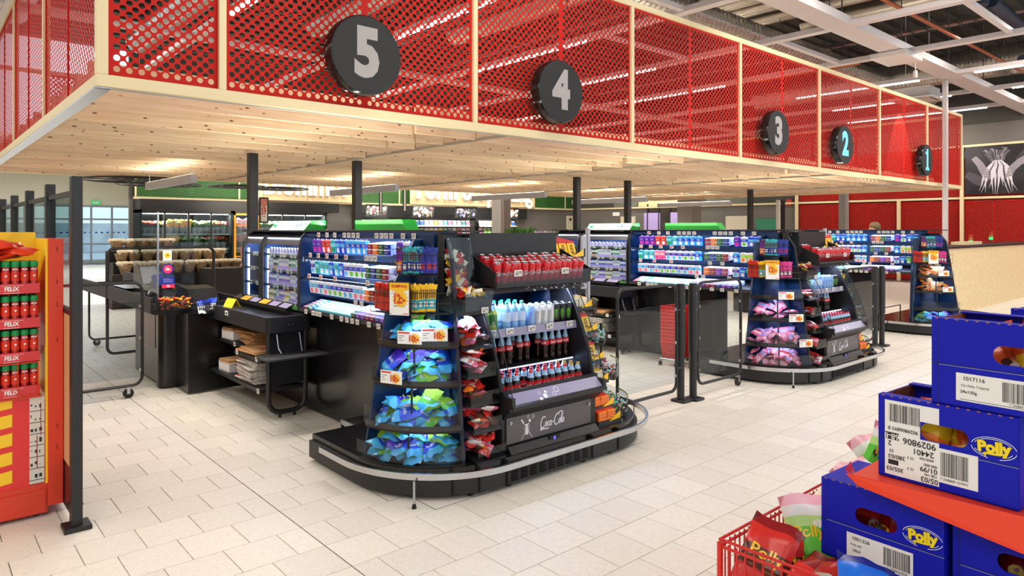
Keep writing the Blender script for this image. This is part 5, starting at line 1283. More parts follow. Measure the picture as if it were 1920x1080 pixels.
# little things on the nearest counter
t = crate_basket(.34, .24, .1, 'wire_basket', 'black lattice basket of orange and yellow sweets on the corner of the nearest counter', BLACK); t.location = (2.2, 8.04, .885); t.rotation_euler = (0, 0, .1)
q = random.Random(3); b = MB()
for k in range(90):
    b.m((ORG, YLW, RD, ORG)[q.randrange(4)]); x, y, z = q.uniform(-.15, .15), q.uniform(-.1, .1), q.uniform(.01, .13); b.box(x-.018, x+.018, y-.012, y+.012, z-.008, z+.008, c=.004, T=Matrix.Translation((x, y, z)) @ Matrix.Rotation(q.uniform(-1, 1), 4, 'X') @ Matrix.Rotation(q.uniform(-2, 2), 4, 'Z') @ Matrix.Translation((-x, -y, -z)))
tag(b.build('wrapped_sweets', loc=(2.2, 8.04, .885)), 'orange, yellow and red wrapped sweets filling the black lattice basket', 'sweets', kind='stuff')
t = crate_basket(.2, .16, .11, 'wire_basket', 'small dark basket of blue and white packets hanging on the nearest counter edge', BLACK); t.location = (2.41, 7.7, .86)
PB = bagset('candy_bag', '', 2, lambda i: bag('candy_bag', .09, .14, .012, [(.5, WHT), (1, BLU)], seed=70+i, crump=.3))
for k in range(7): PB[k % 2].put((2.35+k*.02, 7.66+(k*.037) % .1, .93+.004*k), label='blue and white packet in the small dark counter basket', group='blue and white packets in the small basket', rot=(1.1, .3*math.sin(k), k*.9))
t = thing('tent_card', 'yellow folded tent card standing on the nearest packing table', 'sign', (2.56, 7.35, .945), .1)
b = MB(); b.m(M('card_yellow', '#f0d21c', .5)).prism([(-.05, 0), (-.047, 0), (.0, .085), (-.003, .087)], -.1, .1, 'y').prism([(.05, 0), (.047, 0), (.0, .085), (.003, .087)], -.1, .1, 'y'); b.build('card', t)
t = thing('till_screen', 'tilted till monitor behind the clear screen at the nearest checkout', 'monitor', (2.35, 9.6, .98), .5)
b = MB(); b.m(BLACK).box(-.13, .13, -.012, .012, .08, .32, c=.004, T=Matrix.Rotation(-.3, 4, 'X')); b.m(LAMPG).box(-.12, .12, -.014, -.012, .09, .31, T=Matrix.Rotation(-.3, 4, 'X')); b.build('screen', t)
b = MB(); b.m(BLACK).cyl((0, .0, 0), .02, .12, 10).cyl((0, 0, 0), .09, .015, 16); b.build('stand', t, smooth=True)
t = thing('card_terminal', 'dark card terminal and scanner at the nearest till', 'terminal', (2.25, 8.75, .9), .3)
b = MB(); b.m(NVY).box(-.06, .06, -.03, .03, .16, .34, c=.01, T=Matrix.Rotation(-.35, 4, 'X')); b.m(BLACK).cyl((0, .03, 0), .025, .2, 10).box(-.1, .1, -.06, .1, 0, .02, c=.005).box(-.14, -.05, .02, .12, .02, .12, c=.01); b.build('terminal_body', t)
b = MB(); b.m(STEEL).tube([(-.12+.05*math.cos(a), .0, .1+.06*math.sin(a)) for a in [i*PI/8 for i in range(9)]], .01, 6); b.build('scanner_handle', t, smooth=True)
t = thing('clear_screen', 'upright clear acrylic screen with round stickers beside the nearest till', 'screen', (2.1, 8.35, .88))
b = MB(); b.m(CLEAR).box(-.003, .003, 0, 1.1, .12, 1.07).box(0, .38, -.003, .003, .12, .75); b.build('clear_sheet', t)
b = MB(); b.m(STEEL).box(-.008, .008, -.01, .01, 0, 1.07); b.build('edge_profile', t)
b = MB(); b.m(PAPER).box(.05, .14, -.006, -.004, .53, .64); b.m(YELL).cyl((.095, -.008, .585), .034, .001, 16, 'y'); b.m(INK).text('18', .03, (.095, -.0085, .585), (1, 0, 0), (0, 0, 1), bold=.03); b.build('age_sticker', t)
b = MB(); b.m(NVY).cyl((.1, -.007, .43), .062, .001, 20, 'y'); b.m(F('pink_red', '#e0305a')).cyl((.1, -.008, .43), .048, .001, 20, 'y'); b.m(PAPER).text('10:-', .045, (.1, -.009, .43), (1, 0, 0), (0, 0, 1), sx=.8, bold=.04); b.build('price_sticker', t)
b = MB(); b.m(NVY).box(.04, .17, -.0075, -.006, .22, .34); b.m(F('pink_red', '#e0305a')).box(.04, .17, -.0085, -.007, .22, .26); b.m(PAPER).text('10:-', .034, (.105, -.0095, .24), (1, 0, 0), (0, 0, 1), sx=.8, bold=.04); b.m(LILA).box(.055, .15, -.0085, -.0075, .305, .31).box(.055, .15, -.0085, -.0075, .285, .29).box(.055, .12, -.0085, -.0075, .32, .324); b.build('price_sticker', t)
# ================= FOREGROUND LEFT: RED SHELF OF BOTTLES =================
SRED = M('shelf_red_paint', '#d63a1e', .4); PRED = M('display_red_print', '#e0302c', .45); PYEL = M('display_yellow_print', '#f7c81a', .45); TRAYR = M('carton_tray_red', '#d4363a', .5)
T = at_unit(.2, 5.3)
t = thing('red_display_shelf', 'red steel shelf end with yellow stripes at the left edge, full of ketchup bottles', 'shelf', (.2, 5.3, 0))
b = MB(T); b.m(SRED).box(.652, .732, 5.05, 5.6, .06, 1.7, c=.003); b.m(INK)
for z in (1.62, 1.42, 1.28, 1.06, .53, .4): b.box(.697, .701, 5.0485, 5.0501, z, z+.03)
b.build('upright', t)
b = MB(T); b.m(SRED).box(-.3, .652, 5.06, 5.6, .02, .2, c=.003).box(-.3, .64, 5.05, 5.06, .03, .165, c=.002); b.m(RUB).cyl((.6, 5.12, 0), .02, .03, 8); b.build('plinth', t)
b = MB(T); b.m(PYEL).box(.64, .652, 5.062, 5.6, .2, 1.7); b.m(PRED)
for p in ([(5.062, 1.05), (5.062, 1.6), (5.58, 1.3), (5.58, .85)], [(5.062, .21), (5.062, .72), (5.58, .45), (5.58, .21)]): b.add([(.6385, y, z) for y, z in p], [(0, 1, 2, 3)])
b.build('side_board', t)
b = MB(T); b.m(PYEL).box(-.3, .64, 5.5, 5.51, 1.2, 1.74); b.build('back_board', t)
for x in (-.1, .28):
    b = MB(T); b.m(PRED).box(x, x+.004, 5.3, 5.5, 1.5, 1.72); b.build('divider', t)
b = MB(T); b.m(PRED).box(-.3, .56, 5.07, 5.08, .2, .735); b.m(PYEL)
for k in range(5):
    z = .24+k*.112; b.add([(-.3, 5.068, z-.1), (.475, 5.068, z), (.475, 5.068, z+.075), (-.3, 5.068, z-.02)], [(0, 1, 2, 3)])
b.build('lower_panel', t)
b = MB(T); b.m(M('comic_paper', '#d8d4c8', .6)).box(.56, .635, 5.066, 5.07, .21, .735); b.m(INK)
q = random.Random(9)
for k in range(7):
    z = .23+k*.07; b.box(.56, .635, 5.064, 5.066, z, z+.003)
    for j in range(3): x = .565+j*.022; b.box(x, x+.012*q.random()+.003, 5.064, 5.066, z+.015+.03*q.random(), z+.022+.03*q.random())
b.m(DRD).box(.596, .6, 5.0635, 5.066, .3, .5).box(.615, .618, 5.0635, 5.066, .5, .7); b.build('comic_strip_print', t)
b = MB(T); b.m(SRED)
for z in (.755, .955): b.tube([(-.3, 5.035, z), (.6, 5.035, z), (.6, 5.3, z)], .004, 6)
for i in range(9): x = -.2+i*.1; b.tube([(x, 5.035, .755), (x, 5.035, .955)], .003, 5)
b.build('wire_basket_front', t)
b = MB(T); b.m(SRED).box(-.3, .62, 5.05, 5.5, .737, .747); b.build('shelf', t)
KET = M('ketchup_red', '#b8140e', .18, coat=.6); KCAP = M('cap_bright_green', '#0c8a45', .4); KLAB = M('ketchup_label', '#d8321a', .35)
k0 = thing('ketchup_bottle', '', 'bottle')
b = MB(); b.m(KET).lathe([(.019, 0), (.0215, .006), (.0215, .05), (.02, .07), (.0215, .09), (.0215, .13), (.019, .15), (.017, .158)], 16); b.build('bottle_body', k0, smooth=True)
b = MB(); b.m(KCAP).lathe([(.0205, .158), (.022, .162), (.022, .188), (.018, .193), (.001, .193)], 16); b.build('cap', k0, smooth=True)
b = MB(); b.m(KLAB).lathe([(.0221, .075), (.0221, .128)], 16, caps=False); b.m(PAPER).text('FELIX', .012, (-.002, -.0225, .145), (1, 0, 0), (0, 0, 1), bold=.03); b.add([(-.004, -.0232, .1), (.006, -.0232, .103), (.004, -.0232, .112), (-.006, -.0232, .108)], [(0, 1, 2, 3)]); b.build('label_band', k0, smooth=True)
ket = park(k0)
for lv, z in enumerate((1.38, 1.172, .968, .762)):
    tr = thing('bottle_tray', 'red cardboard tray of ketchup bottles lettered FELIX, %s on the red shelf' % ('top', 'second', 'third', 'lowest')[lv], 'tray', (.3, 5.2, z)); tr['label'] = 'lettered red cardboard tray of ketchup bottles, %s layer on the red shelf' % ('top', 'second', 'third', 'lowest')[lv]
    b = MB(Matrix.Translation((-.3, -5.2, -z))); b.m(TRAYR).box(-.02, .61, 5.05, 5.053, z-.012, z+.052).box(.607, .61, 5.053, 5.33, z-.012, z+.052).box(-.02, .61, 5.05, 5.33, z-.012, z-.008); b.build('carton', tr)
    b = MB(Matrix.Translation((-.3, -5.2, -z))); b.m(PAPER).text('FELIX', .034, (.47, 5.0495, z+.02), (1, 0, 0), (0, 0, 1), sx=.85, bold=.03).box(.43, .51, 5.0485, 5.0495, z-.004, z-.002).box(.42, .53, 5.0485, 5.0495, z+.04, z+.0415); b.build('lettering', tr)
    for j in range(3):
        for i in range(8): ket.put((.583-i*.0465, 5.08+j*.047, z-.007), .0, 'ketchup bottle, %s file of the %s tray' % (('front', 'middle', 'rear')[j], ('top', 'second', 'third', 'lowest')[lv]), 'ketchup bottles, %s tray' % ('top', 'second', 'third', 'lowest')[lv])
for k in range(6):
    o = bag('snack_bag', .2, .13, .02, [(1, F('orange_red', '#dd3a1c'))], seed=80+k, crump=.25, text=None); tag(o, 'orange-red packet lying on top of the ketchup bottles at the left edge', 'snack bag', 'orange-red packets on the ketchup bottles'); o.location = (.42+(k % 3)*.045-.05*(k//3), 5.14+(k % 2)*.06, 1.59+.016*k); o.rotation_euler = (.2, .1*(k % 3-1), .4*(k-3))
# ================= FOREGROUND RIGHT: CARTONS AND WIRE BASKET =================
PBLUE = M('carton_blue_print', '#0c17b0', .5, spec=.25); CORR = M('corrugated_edge', '#a8713f', .8); PINKB = M('corrugated_brown', '#8a4a28', .8)
LOGOY = M('logo_yellow', '#f6dc1e', .4); LOGON = M('logo_outline', '#10146e', .4); LOGOW = M('logo_white', '#e8eef6', .4)
def keyhole(b, w, h, cx, cz, sw, sh, y0, y1):
    out = [(-w/2, 0), (w/2, 0), (w/2, h), (-w/2, h)]; inn = rrect(cx-sw/2, cx+sw/2, cz-sh/2, cz+sh/2, sh/2-.001, 5)
    # start inner loop at its point closest to the first outer corner, run it backwards
    k = min(range(len(inn)), key=lambda i: (inn[i][0]+w/2)**2+(inn[i][1])**2); inn = inn[k:]+inn[:k]; seq = [inn[0]]+inn[:0:-1]+[inn[0]]
    for y, fl in ((y0, 0), (y1, 1)):
        poly = out+[out[0]]+seq; vs = [(p, y, q) for p, q in poly]; f = tuple(range(len(vs))); b.add(vs, [f[::-1] if fl else f])
    n = len(inn); b.add([(p, y0, q) for p, q in inn]+[(p, y1, q) for p, q in inn], [(i, i+n, (i+1) % n+n, (i+1) % n) for i in range(n)])
def barcode(b, x, z, w, h, y, seed):
    q = random.Random(seed); p = x; b.m(INK)
    while p < x+w:
        ww = q.choice((.0008, .0014, .0022)); b.box(p, p+ww, y-.0002, y, z, z+h); p += ww+q.choice((.0008, .0014, .002))
def polly(b, x, z, s, y):
    b.m(LOGOW)
    for rx, rz_, a0, a1 in ((1.75, .95, 10, 170), (1.55, .8, 25, 160), (1.75, .95, 185, 255), (1.75, .95, 285, 350), (1.55, .8, 200, 240), (1.5, .8, 300, 340)): b.ribbon(_c(0, 0, rx*s, rz_*s, a0, a1, 12), .05*s, (x, y, z), (1, 0, 0), (0, 0, 1), lift=.0006)
    for mt, off, l in ((LOGON, .09, .001), (LOGOY, .055, .0014)): b.m(mt).text('Polly', 1.3*s, (x, y, z+.05*s), (1, 0, .06), (-.06, 0, 1), sx=1., bold=off, lift=l)
    for mt, wd, l in ((LOGON, .3, .001), (LOGOY, .2, .0016)): b.m(mt).ribbon([(-.8*s, -.62*s), (-.55*s, -.5*s), (0, -.5*s), (.5*s, -.45*s), (.95*s, -.3*s)], [wd*s*.9, wd*s, wd*s, wd*s, wd*s*.4], (x, y, z), (1, 0, 0), (0, 0, 1), lift=l).ribbon([(-.62*s, -.5*s), (-.66*s, -.85*s)], [wd*s*1.1, wd*s*.3], (x, y, z), (1, 0, 0), (0, 0, 1), lift=l)
BW, BH, BD = .37, .25, .26
def carton(lab, loc, kind, rz):
    t = thing('blue_carton', lab, 'carton', loc, rz)
    b = MB(); b.m(PBLUE)
    rear = kind == 'rear'; hx = {'top': .035, 'mid': .0, 'low': -.01, 'rear': 0}[kind]; hz = .165
    keyhole(b, BW, BH, hx, hz, .128, .052, 0, .004); fw = b.build('front_wall', t)
    b = MB(); b.m(PBLUE).box(-BW/2, -BW/2+.004, .004, BD, 0, BH).box(BW/2-.004, BW/2, .004, BD, 0, BH).box(-BW/2, BW/2, BD-.004, BD, 0, BH).box(-BW/2, BW/2, 0, BD, 0, .004); b.m(PINKB).box(-BW/2+.004, -BW/2+.006, .006, BD-.004, .01, BH-.001); b.build('carton_wall', t)
    b = MB(); b.m(PBLUE).box(-BW/2, BW/2, .0, .035, BH, BH+.004, T=Matrix.Translation((0, 0, 0))).box(-BW/2, BW/2, BD-.035, BD, BH, BH+.004)
    if kind == 'low': b.box(-BW/2, BW/2, .035, BD-.035, BH, BH+.004)
    b.m(CORR)
    for i in range(14): b.box(-BW/2+.01+i*.026, -BW/2+.018+i*.026, -.0004, .0006, BH+.001, BH+.0042)
    b.build('top_fold', t)
    b = MB(); b.m(M('carton_crease', '#0b0f58', .6)).box(-BW/2, BW/2, -.0006, 0, .118, .121).box(-BW/2+.016, -BW/2+.018, -.0006, 0, .0, BH); b.m(M('carton_score_pale', '#a8b4e8', .6)).box(-BW/2+.02, BW/2, -.0008, 0, .1165, .1175); b.build('crease', t)
    b = MB(); b.m(PAPER)
    if kind == 'mid':
        b.box(-.165, -.064, -.0012, -.0004, .01, .24).box(-.064, -.012, -.0012, -.0004, .192, .24).box(-.064, -.012, -.0012, -.0004, .01, .138).box(-.03, .088, -.0010, -.0004, .025, .125); lbl = b.build('shipping_label', fw)
        b = MB(); barcode(b, -.152, .175, .085, .055, -.0014, 3); barcode(b, -.008, .045, .07, .07, -.0014, 4)
        U = ((-1, 0, 0), (0, 0, -1))
        for s_, sz, x, z in (('9029806', .0265, -.066, .124), ('24401', .024, -.055, .099), ('2', .022, -.15, .108), ('01/99', .021, -.04, .052), ('05/03', .021, -.038, .022), ('380/03', .018, -.13, .068), ('305/03', .018, -.135, .03), ('000-000', .011, -.035, .066), ('136-141', .011, -.035, .037), ('44581504', .01, -.045, .082), ('9029806893 8', .015, -.112, .155), ('12 3', .011, -.09, .075), ('12 3', .011, -.09, .042), ('03', .013, -.145, .085)):
            b.m(INK).text(s_, sz, (x, -.0013, z), U[0], U[1], bold=.01)
        b.m(INK).box(-.164, -.124, -.0014, -.0013, .119, .141).box(-.155, -.125, -.0014, -.0013, .042, .057); b.m(PAPER).text('68-8', .024, (-.144, -.0015, .13), U[0], U[1], bold=.01); b.m(INK).text('7 330869 157571', .0105, (.028, -.0013, .036), (1, 0, 0), (0, 0, 1)); b.build('lettering', lbl)
    else:
        x0 = {'top': -.12}.get(kind, -.1); b.box(x0, x0+(.23 if kind == 'top' else .2), -.0012, -.0004, .02, .1); lbl = b.build('address_label', fw)
        b = MB(); barcode(b, x0+.115, .036, .078 if kind == 'top' else .075, .055, -.0014, 5 if kind == 'top' else 6)
        a = ('1017116', 'Clo Polly Tropical', '24x150g', '7 330869 157') if kind == 'top' else ('1001326', 'Polly stld', '24x2', '7 310040 034539')
        b.m(INK).text(a[0], .016, (x0+.045, -.0013, .085), (1, 0, 0), (0, 0, 1), bold=.005).text(a[1], .0095, (x0+.048 if kind == 'top' else x0+.03, -.0013, .065), (1, 0, 0), (0, 0, 1)).text(a[2], .0125, (x0+.032, -.0013, .047), (1, 0, 0), (0, 0, 1), bold=.005).text(a[3], .0085, (x0+.155, -.0013, .03), (1, 0, 0), (0, 0, 1)).box(x0+.01, x0+.19, -.0013, -.0012, .024, .0255); b.build('lettering', lbl)
    if kind != 'top':
        b = MB(); polly(b, .126, .158, .0315, -.0008); b.build('logo', fw)
    return t
RZC = -PI/2-math.radians(3)
def cpos(yl, x=2.3):
    """front face facing -X, its left end at yl"""
    d = Vector((math.cos(RZC), math.sin(RZC))); return (x+d.x*BW/2, yl+d.y*BW/2)
ZL, ZM, ZT = .678, .988, 1.243
cs_ = []
for yl, z, k, l in ((1.045, ZL, 'low', 'open blue carton low at the left of the stack, brown bags in its slot'), (.66, ZL-.01, 'low', 'darkest blue carton low at the right corner under the red sheet'), (.865, ZM, 'mid', 'blue carton in the middle of the stack with a large upside-down shipping label'), (.715, ZT, 'top', 'topmost blue carton in front with an address label and orange bags')):
    x, y = cpos(yl); cs_.append(carton(l, (x, y, z), k, RZC))
x, y = cpos(.62, 2.75); carton('blue carton behind the topmost one, its brown inside showing', (x, y, ZT+.0), 'rear', RZC)
x, y = cpos(.62, 2.7); carton('blue carton directly under the brown-lined rear carton', (x, y, ZM), 'low', RZC); carton('blue carton at the back of the lowest layer, under the red sheet', (x, y, ZL-.01), 'low', RZC)
OB = bagset('snack_bag', '', 2, lambda i: bag('snack_bag', .13, .17, .025, [(.3, ORG), (.5, YLW), (1, F('deep_orange', '#e2571a'))], seed=90+i, crump=.4, blobs=((-.15, -.1, .16, YLW), (.2, .1, .12, BRN))))
CB = bagset('snack_bag', '', 2, lambda i: bag('snack_bag', .13, .17, .025, [(.35, BRN), (.7, DRD), (1, RD)], seed=94+i, crump=.4, blobs=((-.1, -.1, .15, YLW), (.2, .1, .15, BRN))))
rr_ = random.Random(8)
for ci, (c, P_, n, nm) in enumerate(((cs_[3], OB, 11, 'orange'), (cs_[2], OB, 8, 'orange'), (cs_[0], CB, 8, 'dark brown'), (cs_[1], CB, 5, 'dark red'))):
    for k in range(n):
        lp = Vector((rr_.uniform(-.08, .08), .075+rr_.uniform(0, .1), .08+.1*(k/n)+ (.03 if ci == 3 else 0))); lp.rotate(Matrix.Rotation(RZC, 3, 'Z'))
        P_[k % 2].put(tuple(Vector(c.location)+lp), label='%s candy bag inside the %s carton' % (nm, ('topmost', 'middle', 'lower left', 'lower right')[ci]), group='%s candy bags in the %s carton' % (nm, ('topmost', 'middle', 'lower left', 'lower right')[ci]), rot=(1.2+rr_.uniform(-.3, .3), rr_.uniform(-.4, .4), RZC+rr_.uniform(-.5, .5)))
for k in range(3): OB[k % 2].put((2.86, .40+k*.07, ZT+.2+.012*k), label='orange candy bag on top in the brown-lined rear carton', group='orange candy bags in the rear carton', rot=(.4, .3, k))
# red sheet between the layers
SHR = M('red_orange_sheet', '#ee3d14', .45)
t = thing('red_sheet', 'bright red-orange display tray under the middle blue carton', 'tray', (2.45, .6, ZM))
b = MB(Matrix.Translation((-2.45, -.6, -ZM))); b.m(SHR).add([(2.24, .92, ZM-.006), (2.27, .2, ZM-.006), (3.02, .2, ZM-.006), (3.02, .92, ZM-.006), (2.24, .92, ZM-.002), (2.27, .2, ZM-.002), (3.02, .2, ZM-.002), (3.02, .92, ZM-.002)], [(3, 2, 1, 0), (4, 5, 6, 7), (0, 1, 5, 4), (1, 2, 6, 5), (2, 3, 7, 6), (3, 0, 4, 7)]); b.build('sheet', t)
b = MB(Matrix.Translation((-2.45, -.6, -ZM))); b.m(SHR).add([(2.235, .94, ZM-.002), (2.27, .2, ZM-.002), (2.22, .2, ZM-.13), (2.232, .90, ZM-.03)], [(0, 3, 2, 1)]); b.build('front_flap', t)
b = MB(Matrix.Translation((-2.45, -.6, -ZM))); b.m(F('rose_red', '#d8234a')).add([(2.235, .94, ZM+.01), (2.30, .95, ZM+.02), (2.30, .93, ZM-.03), (2.232, .90, ZM-.035)], [(0, 1, 2, 3)]); b.build('corner_flap', t)
# wire basket
WR = M('basket_red_wire', '#d2231f', .35); bx, by, bz = 1.99, 1.235, .75
t = thing('wire_dump_basket', 'large red wire basket heaped with candy bags in the lower right foreground', 'basket', (bx, by, 0))
Lx, Ly, zb_ = 1.15, 1.25, .18
b = MB(); b.m(WR)
for dz, r_ in ((0, .0055), (-.022, .0055)): b.tube([(0, 0, bz+dz), (Lx, 0, bz+dz), (Lx, -Ly, bz+dz), (0, -Ly, bz+dz)], r_, 8, closed=True)
b.build('rim', t, smooth=True)
k0_ = MB(); k0_.m(WR).tube([(0, 0, zb_), (0, 0, bz-.01)], .003, 6); wo = k0_.build('wire', t, smooth=True); first = True
for i in range(39):
    for y in (0, -Ly):
        if first: first = False; continue
        o = bpy.data.objects.new('wire', wo.data); COL.objects.link(o); o.parent = t; o.location = (i*.03, y, 0)
for i in range(1, 42):
    o = bpy.data.objects.new('wire', wo.data); COL.objects.link(o); o.parent = t; o.location = (0, -i*.03, 0)
b = MB(); b.m(WR)
for z in (zb_, .36, .55): b.tube([(0, 0, z), (Lx, 0, z), (Lx, -Ly, z), (0, -Ly, z)], .004, 6, closed=True)
b.build('cross_wire', t)
for x, y in ((0, 0), (Lx, 0), (Lx, -Ly), (0, -Ly)):
    b = MB(); b.m(WR).cyl((x, y, 0), .01, bz-.01, 8); b.build('leg', t, smooth=True)
b = MB(); b.m(WR).box(0, Lx, -Ly, 0, zb_-.004, zb_+.002); b.build('basket_floor', t)
# stand inside the basket that carries the cartons
b = MB(); b.m(SHR).box(-.28, .44, -.42, .42, 0, .46, c=.004); o = b.build('display_plinth', loc=(2.58, .66, .205)); tag(o, 'red-orange block inside the wire basket that carries the blue cartons', 'display base')
fam = [('red and brown', bagset('snack_bag', '', 2, lambda i: bag('snack_bag', .17, .24, .03, [(.3, RD), (.55, BRN), (.8, RD), (1, DRD)], seed=100+i, crump=.35, text='Polly', tcol=YLW, tsize=.055, blobs=((-.2, -.15, .14, F('choc', '#6b3417')), (.15, -.2, .12, F('choc', '#6b3417')), (.1, -.05, .1, BRN))))),
       ('green and pink', bagset('snack_bag', '', 2, lambda i: bag('snack_bag', .17, .24, .03, [(.14, LPK), (.5, LIME2), (.72, F('pale_lime', '#b9e08a')), (.86, WHT), (1, LPK)], seed=104+i, crump=.35, text='Polly', tcol=YLW, tsize=.05, blobs=((-.2, -.05, .12, BRN), (.2, .1, .1, WHT))))),
       ('blue and yellow', bagset('snack_bag', '', 2, lambda i: bag('snack_bag', .17, .24, .03, [(.15, YLW), (.3, WHT), (.8, F('vivid_blue', '#1d6fe0')), (1, NVY)], seed=108+i, crump=.35, text='Polly', tcol=YLW, tsize=.052, blobs=((-.15, -.25, .16, YLW), (.2, -.2, .12, WHT))))),
       ('orange and brown', bagset('snack_bag', '', 2, lambda i: bag('snack_bag', .17, .24, .03, [(.3, ORG), (.6, BRN), (1, CRM)], seed=112+i, crump=.35, text='Polly', tcol=YLW, tsize=.05, blobs=((-.2, -.1, .15, WHT), (.1, .1, .1, BRN)))))]
hp = [(0, 2.09, 1.13, .70, (1.0, .35, -1.2)), (0, 2.03, 1.03, .64, (.7, -.5, -2.2)), (1, 2.33, 1.1, .72, (1.2, -.2, -1.1)), (1, 2.9, 1.06, .86, (1.0, .4, -1.2)), (1, 2.73, 1.06, .79, (.5, -.2, -.4)), (0, 2.25, 1.11, .63, (1.0, .3, -.3)), (3, 2.05, .92, .63, (.4, .1, -1.3)), (2, 2.04, .80, .71, (.6, .25, -1.0)), (3, 2.05, .66, .62, (.4, -.3, -1.8)), (0, 2.18, 1.0, .62, (.5, 0, -1.6)), (1, 3.0, 1.05, .86, (1.1, .3, -.9)), (3, 2.55, 1.15, .72, (.8, .2, -2)), (1, 2.96, 1.1, .82, (.8, -.2, -.4))]
for k, (f_, x, y, z, ro_) in enumerate(hp): fam[f_][1][k % 2].put((x, y, z), label='%s candy bag, %s, wire basket' % (fam[f_][0], ('upright by the left rim', 'tilted near the corner', 'leaning on the lower carton', 'beside the far rim', 'far along the far rim', 'half buried', 'flat by the front rim', 'standing out in front of the lower carton', 'low at the front', 'under the green bag', 'farthest back', 'under the far bags', 'deep at the far end')[k]), rot=ro_)
for k in range(75):
    f_ = rr_.randrange(4); x, y = 2.0+rr_.uniform(.1, 1.0), 1.235-rr_.uniform(.1, 1.15)
    if 2.25 < x < 2.9 and y < 1.06: x = 2.1+rr_.uniform(-.02, .1)
    fam[f_][1][k % 2].put((x, y, .3+.3*(k/75)), label='%s candy bag deep in the red wire basket' % fam[f_][0], group='%s bags in the red wire basket heap' % fam[f_][0], rot=(rr_.uniform(-.4, .9), rr_.uniform(-.5, .5), rr_.uniform(-3, 3)))
# ================= BEYOND THE CHECKOUTS =================
def _d(u): s = (u-960)/1290; return .6607+s*.7507, .7507-s*.6607
def UX(u, Y): dx, dy = _d(u); return Y/dy*dx
def UY(u, X): dx, dy = _d(u); return X/dx*dy
def ZY(u, v, Y): return 1.76+(429.5-v)/1290*Y/_d(u)[1]
def ZX(u, v, X): return 1.76+(429.5-v)/1290*X/_d(u)[0]
YB = 24.35
# back wall: black bulkhead, green perforated panels, lit veneer sign boards
b = MB(); b.m(DGRN).box(5.4, 25.5, YB-.05, YB, 2.78, 4.6); struct(b.build('trim_1'))
b = MB(); b.m(TRIM).box(5.4, 25.6, YB-.16, YB, 2.72, 2.79); struct(b.build('trim_2'))
b = MB(); b.m(BLKW).box(5.4, UX(615, YB), YB-.9, YB, 2.36, 2.7); struct(b.build('trim_3'))
wall_panels = thing('green_wall_screens', 'green perforated screens high on the back wall between the lit wooden signs', 'wall panel', (15, YB-.1, 2.8))
x = 5.5
while x < 25.3:
    perf_obj('perforated_panel', 20, 22, .08, .024, 0, GREEN, 8, wall_panels, loc=(x-15, -.02, 0)); x += 1.62
for i in range(7):
    b = MB(); b.m(TRIM).box(5.42+i*3.24-15, 5.47+i*3.24-15, -.04, -.01, 0, 1.8); b.build('mullion', wall_panels)
def sign_board(u0, u1, word, lab, size, off=0.):
    x0, x1 = UX(u0, YB-.2), UX(u1, YB-.2); t = thing('wooden_sign_board', lab, 'sign', ((x0+x1)/2, YB-.2, 2.79))
    w = (x1-x0)/2
    n = max(2, int((x1-x0)/1.6))
    for i in range(n):
        b = MB(); b.m(OAK).box(-w+2*w*i/n+.005, -w+2*w*(i+1)/n-.005, -.04, 0, 0, 1.75); b.build('veneer_board', t)
    b = MB(); b.m(M('sign_letter_white', '#f7f3ea', .5)); tv, tf = text_geo(word, 0, .03)
    m = max(p[0] for p in tv)-min(p[0] for p in tv); sx = (x1-x0)*.93/m
    v = []; mn = sorted(p[1] for p in tv)[len(tv)//8]
    for y in (-.14, -.06): v += [(p[0]*sx, y, .24-mn*size+p[1]*size) for p in tv]
    N_ = len(tv); f = [tuple(q) for q in tf]+[tuple(i+N_ for i in q[::-1]) for q in tf]
    from collections import Counter
    ed = Counter()
    for q in tf:
        for i in range(len(q)): ed[(q[i], q[(i+1) % len(q)])] += 1
    for (a, c_), _n in ed.items():
        if (c_, a) not in ed: f.append((c_, a, a+N_, c_+N_))
    b.add(v, f); b.build('letters', t)
    area('sign_wash', ((x0+x1)/2, YB-1.0, 4.4), (x1-x0, .1), 90*(x1-x0)/5, (1, .93, .8), (math.radians(38), 0, 0))
    return t
sign_board(483, 660, 'Blommor', 'lit pale wooden board with raised white letters left of the second black post', 1.3)
sign_board(768, 1002, 'Form & Spelning', 'lit pale wooden board with raised white letters above the magazine shelves', 1.3)
